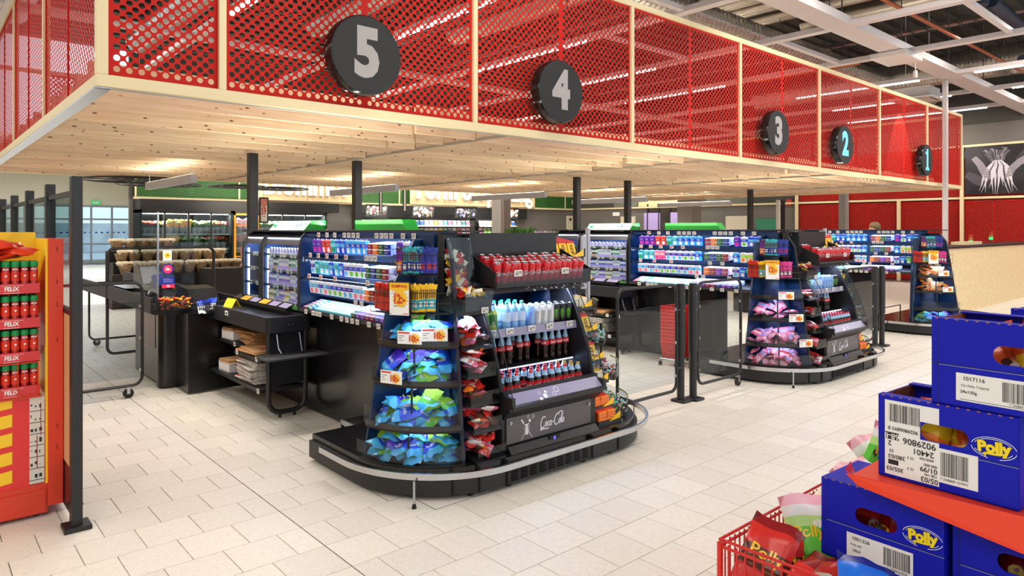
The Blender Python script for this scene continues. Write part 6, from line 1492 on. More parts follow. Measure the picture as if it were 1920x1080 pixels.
# flower fridge: black cabinet with glass doors and bucket rows
def fridge(x0, x1, y, z0, z1, lab, nd, door_hl=None):
    t = thing('flower_fridge', lab, 'cabinet', ((x0+x1)/2, y, 0)); T = Matrix.Translation((-(x0+x1)/2, -y, 0))
    b = MB(T); b.m(BLKW).box(x0, x1, y+.75, y+.8, 0, z1).box(x0, x0+.06, y, y+.8, 0, z1).box(x1-.06, x1, y, y+.8, 0, z1).box(x0, x1, y, y+.8, z1-.1, z1).box(x0, x1, y-.05, y+.8, 0, z0); b.build('cabinet_body', t)
    for z in (z0+.02, z0+.5, z0+.98):
        b = MB(T); b.m(DGREY).box(x0+.06, x1-.06, y+.15, y+.75, z-.03, z); b.m(STEEL).box(x0+.06, x1-.06, y+.13, y+.15, z-.04, z+.02); b.build('shelf', t)
    b = MB(T); b.m(M('fridge_tube', '#ffffff', .5, emit='#ffeef2', es=9)).box(x0+.1, x1-.1, y+.1, y+.13, z1-.13, z1-.11); b.build('lamp_tube', t)
    area('fridge_light', ((x0+x1)/2, y+.25, z1-.15), (x1-x0-.3, .1), 80*(x1-x0)/3, (1, .93, .95), (-.3, 0, 0))
    for i in range(nd):
        a = x0+(x1-x0)*i/nd; c = x0+(x1-x0)*(i+1)/nd; mt = M('door_orange_frame', '#e8981e', .5) if door_hl is not None and i == door_hl else BLKW; w_ = .06 if mt is not BLKW else .025
        b = MB(T); b.m(mt).box(a, a+w_, y-.06, y-.02, z0, z1-.08).box(c-w_, c, y-.06, y-.02, z0, z1-.08).box(a, c, y-.06, y-.02, z1-.08-w_, z1-.08).box(a, c, y-.06, y-.02, z0, z0+w_)
        if mt is not BLKW: b.box(a, c, y-.055, y-.03, z1-.5, z1-.46).box(a, c, y-.055, y-.03, z0+.22, z0+.25)
        b.build('door_frame', t)
        b = MB(T); b.m(GLASS).box(a+w_, c-w_, y-.042, y-.038, z0+w_, z1-.14); b.build('door_glass', t)
    return t
FY = 23.2
fx0, fx1, fx2 = UX(262, FY), UX(436, FY), UX(612, FY)
fridge(fx0, fx1, FY, .62, 2.36, 'left glass-fronted flower fridge below the green screens', 4)
fridge(fx1+.03, fx2, FY, .62, 2.36, 'right flower fridge with an orange door frame, partly behind the first black post', 4, 0)
# buckets with flowers
BUCK = M('bucket_clear_grey', '#8d8a90', .2); STEMG = M('stem_green', '#5d8a3a', .6)
def bouquet(name, cols, h, w, seed, paper=None, lab=''):
    t = thing('flower_bucket', lab, 'flowers'); q = random.Random(seed)
    b = MB(); b.m(BUCK).lathe([(.09, 0), (.12, .2), (.125, .21)], 10); b.build('bucket', t, smooth=True)
    b = MB()
    for k in range(16):
        a, rr = q.uniform(0, 6.28), q.uniform(0, w); x, y = rr*math.cos(a), rr*math.sin(a); z = .2+h*q.uniform(.6, 1)
        b.m(STEMG).tube([(x*.2, y*.2, .1), (x, y, z)], .006, 4)
        b.m(cols[q.randrange(len(cols))]).lathe([(.01, z-.03), (.062, z), (.045, z+.04), (.001, z+.05)], 6, (x, y, 0), caps=False)
    b.build('flower_head', t)
    if paper:
        b = MB(); b.m(paper).lathe([(.05, .12), (w+.05, .2+h*.95)], 10, caps=False); b.build('paper_cone', t)
    return park(t)
FP = {'white': bouquet('', [F('petal_white', '#eef0e8'), F('petal_green', '#9cc26a')], .2, .14, 1), 'red': bouquet('', [F('petal_red', '#e0353a'), F('petal_coral', '#f08a70')], .18, .14, 2), 'mixed': bouquet('', [F('petal_yellow', '#f4cf3a'), F('petal_coral', '#f08a70'), F('petal_red', '#e0353a'), F('petal_white', '#eef0e8')], .18, .15, 3), 'pink': bouquet('', [F('petal_pink', '#e79ac6'), F('petal_lilac', '#d6b0e0')], .3, .12, 4, F('paper_pink', '#eab6d2')), 'orange': bouquet('', [F('petal_yellow', '#f4cf3a'), F('petal_green', '#9cc26a')], .24, .12, 5, F('paper_orange', '#d9924e'))}
flseq = {.64: 'orange pink mixed white white mixed white white mixed pink pink white white white mixed white', 1.12: 'red orange orange white white mixed red pink pink white white white mixed white white red', 1.60: 'red mixed orange orange white white red red pink pink white white mixed white white white'}
for z, s in flseq.items():
    ks = s.split()
    n = 16
    for i in range(n*2):
        x = fx0+.2+(fx2-fx0-.4)*i/(n*2-1); k = ks[i//2]
        if abs(x-fx1) < .15: continue
        FP[k].put((x, FY+.4, z), RND.uniform(0, 6), '%s flowers in a bucket, %s shelf of the fridge' % (k, {.64: 'lowest', 1.12: 'middle', 1.6: 'top'}[z]), '%s flower buckets, %s shelf' % (k, {.64: 'lowest', 1.12: 'middle', 1.6: 'top'}[z]))
# brown wrapped plants on a stepped stand
WRAP = M('plant_wrap_paper', '#a98f6c', .8, col2='#8a7150', scale=14); CREAMF = M('plant_cream_heads', '#e6dcc0', .8, bump=.4, scale=30)
def wplant():
    t = thing('wrapped_plant', '', 'plant'); b = MB(); b.m(WRAP).lathe([(.09, 0), (.13, .14), (.15, .2)], 9); b.build('paper_wrap', t, smooth=True)
    q = random.Random(2); b = MB(); b.m(CREAMF)
    for k in range(14): a = q.uniform(0, 6.28); rr = q.uniform(0, .15); b.lathe([(.01, .18), (.06, .24), (.04, .28), (.001, .29)], 6, (rr*math.cos(a), rr*math.sin(a), 0), caps=False)
    b.build('flower_head', t); return park(t)
wp = wplant(); SY = 17.2
t = thing('plant_stand', 'black stepped stand of paper-wrapped plants in front of the flower fridge', 'stand', (UX(330, SY), SY, 0)); xc = UX(330, SY)
for k, (z, dy) in enumerate(((.75, 0), (1.0, .4), (1.25, .8))):
    b = MB(); b.m(BLKW).box(-1.25-(.1 if k == 0 else 0), 1.0+(.45-.3*k), -.2+dy, .22+dy, 0, z); b.build('step', t)
    n = (10, 9, 5)[k]
    for i in range(n): wp.put((xc-1.05+i*.27, SY+dy, z), RND.uniform(0, 6), 'brown paper wrapped plant, %s step of the stand' % ('lowest', 'middle', 'top')[k], 'wrapped plants, %s step' % ('lowest', 'middle', 'top')[k])
# pink wrapped bouquets
for i in range(4):
    b = MB(); b.m(F('paper_dusty_pink', '#c98a92')).lathe([(.04, 0), (.2, .3), (.24, .34)], 9); o = b.build('wrapped_bouquet', smooth=True); X_ = UX(452+i*6, 16.5); o.location = (X_, 16.5, .86+.05*i); o.rotation_euler = (.2, 1.0-.5*i, i); tag(o, 'dusty pink wrapped bouquet lying left of the first black post, number %s from the bottom' % ('one', 'two', 'three', 'four')[i], 'flowers', 'pink wrapped bouquets by the first post')
b = MB(); b.m(BLKW).box(-.9, .9, -.3, .3, 0, .86); tag(b.build('display_table', loc=(UX(455, 16.5), 16.5, 0)), 'black table under the pink wrapped bouquets', 'table')
# hanging black ring shelves (round wire crowns)
for i, (u, v, Y, r_, l) in enumerate(((262, 338, 14.5, .95, 'leftmost'), (300, 346, 16.5, .85, 'lower of the two left ones'), (445, 350, 16.5, .65, 'left of the first post'), (520, 354, 17.0, .75, 'right of the first post'))):
    x, z = UX(u, Y), ZY(u, v, Y); t = thing('hanging_ring', 'thin black wire ring hanging from the ceiling, '+l, 'ring', (x, Y, z))
    b = MB(); b.m(BLACK).tube([(r_*math.cos(a), r_*math.sin(a), 0) for a in [i_*PI/16 for i_ in range(32)]], .018, 6, closed=True).tube([(r_*.6*math.cos(a), r_*.6*math.sin(a), 0) for a in [i_*PI/16 for i_ in range(32)]], .012, 6, closed=True)
    for k in range(4): a = k*PI/4; b.tube([(r_*math.cos(a), r_*math.sin(a), 0), (-r_*math.cos(a), -r_*math.sin(a), 0)], .01, 5)
    b.tube([(0, 0, 0), (0, 0, 4.4-z if Y > 24 else 7.3-z)], .006, 4); b.build('ring_frame', t)
# entrance doors with daylight
DAY = M('daylight_outside', '#ffffff', .5, emit='#a9cdf5', es=1.5)
FR = M('door_frame_grey', '#8f98a6', .5, .3)
d = thing('entrance_doors', 'glazed entrance doors with daylight behind, at the far left', 'door', (5.6, 40, 0)); d['kind'] = 'structure'; d.name = 'door_1'
for k in ('label', 'category'): del d[k]
for i in range(7):
    b = MB(); b.m(FR).box(-2.3+i*.92-.04, -2.3+i*.92+.04, -.06, .06, 0, 2.95); b.build('door_post', d)
for z in (.04, 1.0, 2.25, 2.9):
    b = MB(); b.m(FR).box(-2.3, 3.3, -.05, .05, z-.04, z+.05); b.build('door_rail', d)
b = MB(); b.m(GLASS).box(-2.3, 3.3, -.005, .005, 0, 2.9); b.build('door_glass', d)
b = MB(); b.m(NVY)
for i in range(22): b.box(-2.2+i*.25, -2.1+i*.25, -.012, -.006, 1.55, 1.62)
b.build('glass_marking', d)
b = MB(); b.m(M('asphalt_outside', '#b4c2d6', .9)).box(-25, 25, 40.3, 75, -.1, -.02); tag(b.build('forecourt'), None, kind='structure'); bpy.data.objects['forecourt'].name = 'floor.outside'
b = MB(); b.m(M('snow_bank', '#cfd9e6', .9, var=.3, scale=.6)).box(-20, 25, 60, 62, 0, 2.2); tag(b.build('snow_bank'), 'pale snowy bank seen outside through the entrance doors', 'bank')
EX = M('exit_sign_green', '#1f9a55', .5, emit='#1fae5c', es=.9)
t = thing('exit_sign', 'small green lit exit sign above the entrance doors', 'sign', (7.15, 39.8, 3.0)); t.scale = (.6, 1, .6); b = MB(); b.m(EX).box(-.3, .3, 0, .06, 0, .3); b.m(PAPER).prism([(-.2, .08), (0, .08), (0, .03), (.1, .15), (0, .27), (0, .2), (-.2, .2)], -.004, -.001, 'y').box(.12, .2, -.004, -.001, .05, .25); b.build('sign_face', t)
t = thing('exit_sign', 'green exit sign high on the right-hand grey wall', 'sign', (0, 0, 0)); bpy.data.objects.remove(t)
# magazines and cards along the back wall
for i, (u0, u1) in enumerate(((678, 735), (770, 890), (900, 975))):
    x0, x1 = UX(u0, FY), UX(u1, FY); t = thing('magazine_shelf', 'black wall shelf of magazines below the wooden sign, %s' % ('left section', 'middle section', 'right section')[i], 'shelf', ((x0+x1)/2, FY, 0)); w = (x1-x0)/2
    b = MB(); b.m(BLKW).box(-w, w, .3, .36, 0, 2.2); b.build('back_board', t)
    for z in (.9, 1.22, 1.54, 1.86):
        b = MB(); b.m(DGREY).box(-w, w, 0, .3, z-.02, z); b.build('shelf', t)
    b = MB(); b.m(M('shelf_tube', '#ffffff', .5, emit='#fff4ea', es=7)).box(-w*.8, w*.8, -.02, .02, 1.88, 1.9); b.build('lamp_tube', t)
    area('magazine_light', ((x0+x1)/2, FY-.5, 2.5), (x1-x0, .1), 30, (1, .95, .9), (.6, 0, 0))
MAGC = MR('magazine_cover', ['#d8dce0', '#c8423c', '#e6c23a', '#3f6fb4', '#e8e2d8', '#8fb86a', '#d88fae', '#6fb0b8', '#efece6'], .4)
mb = MB(); mb.m(MAGC).box(-.1, .1, -.003, .003, 0, .27); mb.m(PAPER).box(-.09, .09, -.004, -.003, .22, .26).box(-.09, 0, -.004, -.003, .02, .05); mag = park(tag(mb.build('magazine'), '', 'magazine'))
for i, (u0, u1) in enumerate(((678, 735), (770, 890), (900, 975))):
    x0, x1 = UX(u0, FY), UX(u1, FY); n = int((x1-x0-.1)/.235)
    for z in (.9, 1.22, 1.54, 1.86):
        for k in range(n): mag.put((x0+.17+k*.235, FY+.12, z), rot=(-.25, 0, 0), label='magazine, %s row of the %s wall shelf' % ({.9: 'lowest', 1.22: 'second', 1.54: 'third', 1.86: 'top'}[z], ('left', 'middle', 'right')[i]), group='magazines, %s section, row %s' % (('left', 'middle', 'right')[i], {.9: 'one', 1.22: 'two', 1.54: 'three', 1.86: 'four'}[z]))
# flower pictures on tilted screens above the shelves
def fpic(nm, cols, u0, u1, lab):
    x0, x1 = UX(u0, FY-.2), UX(u1, FY-.2); w = x1-x0; t = thing('flower_picture', lab, 'picture', ((x0+x1)/2, FY-.2, 2.22), 0); R0 = Matrix.Rotation(.25, 4, 'X'); q = random.Random(u0)
    b = MB(R0); b.m(BLKW).box(-w/2, w/2, 0, .04, 0, .48); b.build('panel', t); b = MB(); b.m(BLACK).box(-.03, .03, .05, YB-FY+.19, .1, .13); b.build('wall_bracket', t)
    b = MB(R0)
    for k in range(46):
        b.m(cols[q.randrange(len(cols))]); x, z, r_ = q.uniform(-w*.42, w*.42), q.uniform(.07, .41), q.uniform(.02, .06); b.add([(x+r_*math.cos(2*PI*j/7), -.002-.0002*k, z+r_*math.sin(2*PI*j/7)) for j in range(7)], [tuple(range(7))])
    b.build('print', t)
c1 = [F('petal_coral', '#f08a70'), F('petal_red', '#e0353a'), F('petal_blush', '#f2c3b8'), F('petal_white', '#eef0e8'), F('leaf_dark', '#3c4a35')]
fpic('a', c1, 684, 724, 'flower photograph on a dark tilted panel, leftmost above the shelves'); fpic('b', c1, 772, 812, 'red and white flower photograph on a tilted panel right of the hanging sign'); fpic('c', [F('petal_blush', '#f2c3b8'), F('petal_lilac', '#d6b0e0'), F('petal_blue', '#5468a0'), F('leaf_dark', '#3c4a35')], 852, 892, 'pale pink flower photograph with blue, third from the left'); fpic('d', c1, 950, 970, 'flower photograph partly behind the grey column')
b = MB(); b.m(BLKW).box(UX(664, YB-.2), UX(985, YB-.2), YB-.3, YB-.2, 2.22, 2.71); struct(b.build('trim_6'))
# narrow hanging vertical signs
for i, (u, v0, v1, Y, wd, l) in enumerate(((495, 370, 418, 14.0, .19, 'hanging framed price sign reading 59 beside the first black post'), (714, 357, 401, 19, .1, 'narrow hanging sign seen edge-on left of the green screen'), (759, 352, 397, 19, .12, 'narrow hanging sign seen edge-on right of the green screen'))):
    x = UX(u, Y); za, zb2 = ZY(u, v0, Y), ZY(u, v1, Y); t = thing('hanging_sign', l, 'sign', (x, Y, zb2)); h = za-zb2
    b = MB(); b.m(BLACK).box(-wd/2, wd/2, 0, .03, 0, h).tube([(0, .015, h), (0, .015, (2.75 if Y < 15 else 7.39)-zb2)], .004, 4); b.build('frame', t)
    b = MB(); b.m(PAPER).box(-wd/2+.03, wd/2-.03, -.003, 0, .03, h-.03)
    if i == 0: b.m(F('sign_salmon', '#e08a7c')).prism([(-wd/2+.03, h-.03), (wd/2-.03, h-.03), (wd/2-.03, h-.16), (0, h-.22), (-wd/2+.03, h-.16)], -.005, -.003, 'y'); b.m(REDINK).text('59', .2, (-.01, -.006, h*.45), (1, 0, 0), (0, 0, 1), sx=.5, bold=.03); b.m(INK).box(-.03, .03, -.005, -.003, h*.25, h*.25+.01)
    b.build('card', t)
# plants in front of the grey column
LEAF = M('leaf_green', '#3d7a34', .6); LEAF2 = M('leaf_light_green', '#6fae4a', .6); HEATH = M('heather_lilac', '#b79ac0', .7); HEATHW = M('heather_white', '#e8e4da', .7)
def tuft(cols, h, n, w, seed, tip=None):
    t = thing('potted_plant', '', 'plant'); q = random.Random(seed)
    b = MB(); b.m(M('pot_grey', '#b8b4ae', .5)).lathe([(.06, 0), (.08, .12)], 10); b.build('pot', t, smooth=True)
    b = MB()
    for k in range(n):
        b.m(cols[q.randrange(len(cols))]); a, rr, hh = q.uniform(0, 6.28), q.uniform(.2, 1)*w, h*q.uniform(.6, 1)
        x, y = rr*math.cos(a), rr*math.sin(a); b.add([(x*.3-.008, y*.3, .1), (x*.3+.008, y*.3, .1), (x*.8+.02, y*.8, .1+hh*.6), (x, y, .1+hh), (x*.8-.02, y*.8, .1+hh*.6)], [(0, 1, 2, 3, 4)])
        if tip: b.m(tip[q.randrange(len(tip))]).lathe([(.004, .1+hh*.7), (.02, .1+hh*.85), (.002, .12+hh*1.1)], 5, (x, y, 0), caps=False)
    b.build('foliage', t); return park(t)
heath = tuft([LEAF, LEAF2], .28, 26, .16, 1, [HEATH, HEATHW]); grassy = tuft([LEAF2, LEAF], .34, 34, .14, 2); bushy = tuft([LEAF, LEAF2, LEAF], .5, 50, .3, 3)
PY = 15.5
for i, u in enumerate(range(1008, 1048, 6)): heath.put((UX(u, PY), PY+(i % 2)*.25, 1.3), i, 'lilac and white heather pot behind the black header panel', 'heather pots behind the cola cooler')
for i, u in enumerate(range(1050, 1076, 6)): grassy.put((UX(u, PY), PY+(i % 2)*.2, 1.34), i, 'bright green grassy pot plant right of the heather', 'grassy pots behind the cola cooler')
for i, u in enumerate((962, 974, 986, 996)): bushy.put((UX(u, PY+1), PY+1, 1.28), i*2, 'dark leafy pot plant right of the grey column', 'leafy plants right of the grey column')
bushy.put((UX(768, 14), 14, 1.3), 1, 'loose twiggy plant right of the green sign box'); bushy.put((UX(920, 16), 16, 1.1), 1, 'small green plant left of the grey column')
b = MB(); b.m(BLKW).box(0, UX(1085, PY)-UX(955, PY), -.4, .6, 0, 1.28); b.m(PAPER)
for i in range(16): b.box(.1+i*.17, .2+i*.17, -.41, -.4, 1.2, 1.28)
tag(b.build('plant_table', loc=(UX(955, PY), PY, 0)), 'black plant table with white labels carrying the heather pots', 'table')
# right-hand wall: doors, screens, red perforated panels, poster
XR = 25.6
def wallbox(name, u0, u1, v0, v1, mt, lab=None, cat=None, th=.05, kind=None, x=XR):
    y1, y0 = UY(u0, x), UY(u1, x); um = (u0+u1)/2; za, zb2 = ZX(um, v1, x), ZX(um, v0, x)
    b = MB(); b.m(mt).box(-th, 0, 0, y1-y0, 0, zb2-za, c=.004); o = b.build(name, loc=(x-.001, y0, za))
    if kind: o['kind'] = kind
    else: tag(o, lab, cat)
    return o
b = MB(); b.m(TRIM).box(XR-.1, XR, -6, 24.2, 2.72, 2.79); struct(b.build('trim_4'))
b = MB(); b.m(TRIM).box(XR-.1, XR, -6, 8.6, 4.38, 4.45); struct(b.build('trim_5'))
DOORC = M('door_cream', '#d2cab4', .6); DOORG = M('door_green', '#1f7d5c', .5); DGL = M('dark_glazing', '#2a2725', .15); GSC = M('grey_green_screen', '#6f7468', .6)
for n, (u0, u1, v0, mt) in {'door_2': (1062, 1104, 405, DOORC), 'door_3': (1137, 1157, 407, DOORC), 'door_4': (1165, 1192, 406, DOORC), 'door_5': (1362, 1402, 405, DOORC), 'door_6': (1418, 1456, 410, DOORG)}.items():
    if u0 < 1150:
        x0, x1 = UX(u0, YB), UX(u1, YB); zt = ZY((u0+u1)/2, v0, YB); b = MB(); b.m(mt).box(0, x1-x0, -.06, -.001, 0, zt); o = b.build(n, loc=(x0, YB, 0)); b = MB(); b.m(INK).box(.15, .3, -.07, -.06, zt-.25, zt-.12).box((x1-x0)-.12, (x1-x0)-.05, -.08, -.06, 1.0, 1.06); b.build('door_handle', o)
    else:
        y1, y0 = UY(u0, XR), UY(u1, XR); zt = ZX((u0+u1)/2, v0, XR); b = MB(); b.m(mt).box(-.06, -.001, 0, y1-y0, 0, zt); o = b.build(n, loc=(XR, y0, 0)); b = MB(); b.m(INK).box(-.08, -.06, .06, .12, 1.0, 1.06); b.build('door_handle', o)
    struct(o)
o = wallbox('window_1', 1216, 1300, 390, 470, DGL, kind='structure')
for u in (1216, 1237, 1258, 1279, 1298): 
    y = UY(u, XR)-o.location.y; b = MB(); b.m(BLACK).box(-.09, -.05, y-.03, y+.03, 0, 2.1); b.build('window_frame', o)
b = MB(); b.m(LILA).box(-.08, -.051, .3, 1.2, .9, 1.7).box(-.08, -.051, 1.7, 2.6, .9, 1.7); b.build('window_poster', o)
wallbox('grey_screen', 1325, 1402, 362, 386, GSC, 'beige perforated screen above the doors on the right-hand grey wall', 'wall panel')
wallbox('grey_screen', 1152, 1196, 362, 388, GSC, 'narrow pale screen right of the green screens, behind the third lamp', 'wall panel')
o = wallbox('wooden_sign_board', 1198, 1300, 362, 387, OAK, 'lit wooden board with white letters right of the fourth lamp', 'sign')
o.location.z = 2.8
area('sign_wash', (XR-.8, (UY(1198, XR)+UY(1300, XR))/2, 4.2), (.1, 4), 70, (1, .93, .8), (0, -math.radians(38), 0))
wallbox('fire_sign', 1475, 1485, 374, 386, M('fire_red', '#c63a30', .5), 'small red fire equipment sign on the grey wall left of the red panels', 'sign')
wallbox('wall_cabinet', 1150, 1162, 398, 405, PAPER, 'small white box on the grey wall above a cream door', 'box')
# red perforated panels with trim posts
red_scr = thing('red_wall_screens', 'red perforated screens covering the right-hand wall', 'wall panel', (XR-.08, 0, 0))
y = 12.4; k = 0
def red_panel(y_hi, nz, z):
    sy_ = 1.22/(15*.08)
    o = perf_obj('perforated_panel', 15, nz, .08, .024, 0, RED, 8, red_scr, loc=(0, y_hi-1.22, z), rz=PI/2); o.scale = (sy_, 1, 1)
while y > -3:
    red_panel(y, 32, .1); red_panel(y, 19, 2.83 if y > 8 else 2.83)
    y -= 1.24
for u in (1591, 1688, 1806, 1497):
    yy = UY(u, XR); b = MB(); b.m(TRIM).box(-.1, -.02, yy-.05, yy+.05, 0, 4.4 if u != 1688 else 2.72); b.build('mullion', red_scr)
for i in range(4):
    area('red_wall_wash', (XR-1.6, 11-i*3.4, 4.9), (.3, 1), 55, (1, .9, .8), (0, math.radians(-32), 0))
# poster of root vegetables in a hand
py1, py0 = UY(1810, XR-.12), .6; pw = py1-py0
t = thing('vegetable_poster', 'large black and white photograph of hands holding a bunch of white roots', 'poster', (XR-.12, py1, 2.86)); hh = 1.5
b = MB(); b.m(M('poster_black', '#17151a', .5, col2='#2b282e', scale=1.2)).box(-.02, 0, -pw, 0, 0, hh); b.build('panel', t)
TRI = M('roots_white', '#cfc9d2', .6); SKN = M('hand_grey', '#8f8790', .6); SLV = M('sleeve_dark', '#3a363e', .7); LG = M('leaf_grey', '#5f5a62', .7)
cy_ = -(py1-UY(1868, XR-.12))
b = MB(); q = random.Random(6)
def rib(mt, pts, wd, l=.001): b.m(mt).ribbon(pts, wd, (-.02, cy_, .75), (0, -1, 0), (0, 0, 1), lift=l)
DK = M('hand_shadow', '#4d464f', .7)
rib(SLV, [(-.86, .62), (-.62, .5), (-.46, .3)], [.34, .36, .3]); rib(DK, [(-.8, -.1), (-.5, -.3), (-.3, -.5)], [.2, .3, .1])
rib(SKN, [(-.6, .42), (-.42, .18), (-.33, -.02), (-.3, -.2)], [.16, .2, .22, .12], .002)
rib(SLV, [(1.2, .55), (.8, .4), (.6, .2)], [.5, .4, .3]); rib(SKN, [(.95, .38), (.6, .2), (.42, .02), (.36, -.18)], [.24, .2, .2, .1], .002)
for i in range(26):
    x = q.uniform(-.3, .36); z = q.uniform(.42, .66); rib(LG if i % 3 else SKN, [(x*.4+.04, .16), (x*.8, z-.1), (x+.05*math.sin(i), z), (x+.09*math.sin(i*2), z+.02)], [.012, .02, .06, .02], .0022+.00005*i)
for i in range(15):
    x = -.3+i*.047; L_ = .3+.3*abs(math.sin(i*1.7+.6)); c_ = .06*math.sin(i*2.1)
    rib(DK if i % 4 == 3 else TRI, [(.03+x*.25, .3), (.03+x*.75, .12), (x, -.05), (x*1.15+c_*.3, -.05-L_*.5), (x*1.3+c_, -.1-L_*.8), (x*1.5+c_*1.8, -.15-L_*1.05)], [.014, .03, .075, .055, .016, .004], .003+.0003*i)
for i in range(4): rib(SKN, [(-.42+.03*i, .06-.085*i), (-.3+.03*i, .03-.085*i), (-.2+.02*i, -.0-.085*i)], [.06, .065, .045], .0082); rib(SKN, [(.5-.02*i, .08-.085*i), (.38-.03*i, .04-.085*i), (.3-.02*i, .0-.085*i)], [.06, .06, .04], .0082)
b.build('print', t)
# wooden service desk with alarm lamps at the far right
dk = thing('service_desk', 'pale birch panelled desk with black top at the far right behind the cartons', 'desk', (16.4, 4.6, 0)); WD = 4.6
b = MB(); b.m(OAK).box(-2.3, 7.2, 0, .06, 0, 1.36); b.build('front_panel', dk)
b = MB(); b.m(BLACK).box(-2.3, 7.2, -.03, .7, 1.36, 1.4); b.build('desk_top', dk)
b = MB(); b.m(OAK).box(1.6, 2.8, .3, .6, 1.4, 1.47).box(-1.6, -.8, .3, .6, 1.4, 1.47); b.build('raised_shelf', dk)
for u, l in ((1820, 'left signal lamp, glowing red and green, on the birch desk'), (1858, 'right signal lamp, dark green base, on the birch desk')):
    x = UX(u, 5.0); t = thing('signal_lamp', l, 'lamp', (x, 5.0, 1.401 if u < 1840 else 1.471))
    b = MB(); b.m(M('lamp_red', '#a3231c', .3, emit='#8a1a12', es=.3)).cyl((0, 0, .16), .045, .07, 12); b.build('red_lens', t)
    b = MB(); b.m(M('lamp_amber', '#b06a1c', .3)).cyl((0, 0, .09), .045, .07, 12); b.build('amber_lens', t)
    b = MB(); b.m(M('lamp_green', '#2fae5a', .3, emit='#38d070', es=1.2 if u < 1840 else .1)).cyl((0, 0, .02), .045, .07, 12); b.m(BLACK).cyl((0, 0, 0), .05, .02, 12); b.build('green_lens', t)
# person behind the far rack: one continuous body
def person(x, y, h, rz):
    me = bpy.data.meshes.new('person'); J = {'pelvis': (0, 0, .95), 'waist': (0, 0, 1.1), 'chest': (0, 0, 1.35), 'neck': (0, 0, 1.53), 'skull0': (.02, 0, 1.62), 'skull1': (.025, 0, 1.72), 'skull2': (.0, 0, 1.79), 'shL': (0, .19, 1.46), 'elL': (.02, .25, 1.18), 'wrL': (.14, .22, .98), 'haL': (.2, .2, .93), 'shR': (0, -.19, 1.46), 'elR': (.02, -.25, 1.18), 'wrR': (.14, -.22, .98), 'haR': (.2, -.2, .93), 'hipL': (0, .1, .9), 'knL': (.02, .11, .5), 'anL': (0, .11, .09), 'toL': (.14, .12, .04), 'hipR': (0, -.1, .9), 'knR': (.02, -.11, .5), 'anR': (0, -.11, .09), 'toR': (.14, -.12, .04)}
    Rr = {'pelvis': .15, 'waist': .14, 'chest': .16, 'neck': .055, 'skull0': .07, 'skull1': .088, 'skull2': .075, 'sh': .07, 'el': .045, 'wr': .032, 'ha': .035, 'hip': .1, 'kn': .065, 'an': .045, 'to': .04}
    ks = list(J); E_ = [('pelvis', 'waist'), ('waist', 'chest'), ('chest', 'neck'), ('neck', 'skull0'), ('skull0', 'skull1'), ('skull1', 'skull2')]
    for s_ in 'LR': E_ += [('chest', 'sh'+s_), ('sh'+s_, 'el'+s_), ('el'+s_, 'wr'+s_), ('wr'+s_, 'ha'+s_), ('pelvis', 'hip'+s_), ('hip'+s_, 'kn'+s_), ('kn'+s_, 'an'+s_), ('an'+s_, 'to'+s_)]
    me.from_pydata([Vector(J[k])*(h/1.86) for k in ks], [(ks.index(a), ks.index(c)) for a, c in E_], []); o = bpy.data.objects.new('person_body', me); COL.objects.link(o)
    sk = o.modifiers.new('s', 'SKIN'); ss = o.modifiers.new('u', 'SUBSURF'); ss.levels = 2; ss.render_levels = 2
    for i, k in enumerate(ks): rr = Rr.get(k) or Rr[k[:-1]]; me.skin_vertices[0].data[i].radius = (rr, rr)
    me.skin_vertices[0].data[0].use_root = True
    me.materials.append(M('skin_tone', '#c89a7e', .6)); me.materials.append(M('shirt_dark', '#26262b', .8))
    dg = bpy.context.evaluated_depsgraph_get(); m2 = bpy.data.meshes.new_from_object(o.evaluated_get(dg)); bpy.data.objects.remove(o)
    for p in m2.polygons:
        p.use_smooth = True; p.material_index = 0 if (p.center.z > 1.5*h/1.86 or (p.center.x > .1 and .85 < p.center.z < 1.02 and abs(p.center.y) > .15)) else 1
    t = thing('person', 'person in dark clothes standing behind the far gum rack, only the head showing', 'person', (x, y, 0), rz)
    o = bpy.data.objects.new('body', m2); COL.objects.link(o); o.parent = t
    s = h/1.86; HA = M('hair_light_brown', '#6b5138', .7)
    b = MB(Matrix.Scale(s, 4)); b.m(HA).lathe([(.06, 1.7), (.088, 1.73), (.098, 1.77), (.09, 1.83), (.05, 1.872), (.001, 1.88)], 16, (-.02, 0, 0), caps=False).lathe([(.03, 1.64), (.075, 1.68), (.08, 1.74)], 12, (-.045, 0, 0), caps=False); b.build('hair', t, smooth=True)
    b = MB(Matrix.Scale(s, 4)); b.m(M('skin_tone', '#c89a7e', .6)).lathe([(.001, 0), (.014, .012), (.018, .03), (.008, .05)], 8, (.108, 0, 1.675)).lathe([(.001, 0), (.012, .01), (.02, .03), (.014, .05)], 8, (-.0, .088, 1.68)).lathe([(.001, 0), (.012, .01), (.02, .03), (.014, .05)], 8, (-.0, -.088, 1.68)); b.build('nose_and_ears', t, smooth=True)
    b = MB(Matrix.Scale(s, 4)); b.m(M('eye_dark', '#20160f', .3)).lathe([(.001, -.008), (.009, 0), (.001, .008)], 8, (.1, .032, 1.725)).lathe([(.001, -.008), (.009, 0), (.001, .008)], 8, (.1, -.032, 1.725)); b.m(M('lip_tone', '#a8645a', .5)).box(.098, .106, -.022, .022, 1.647, 1.655); b.build('eyes_and_mouth', t)
person(13.75, 5.25, 1.88, math.radians(150))
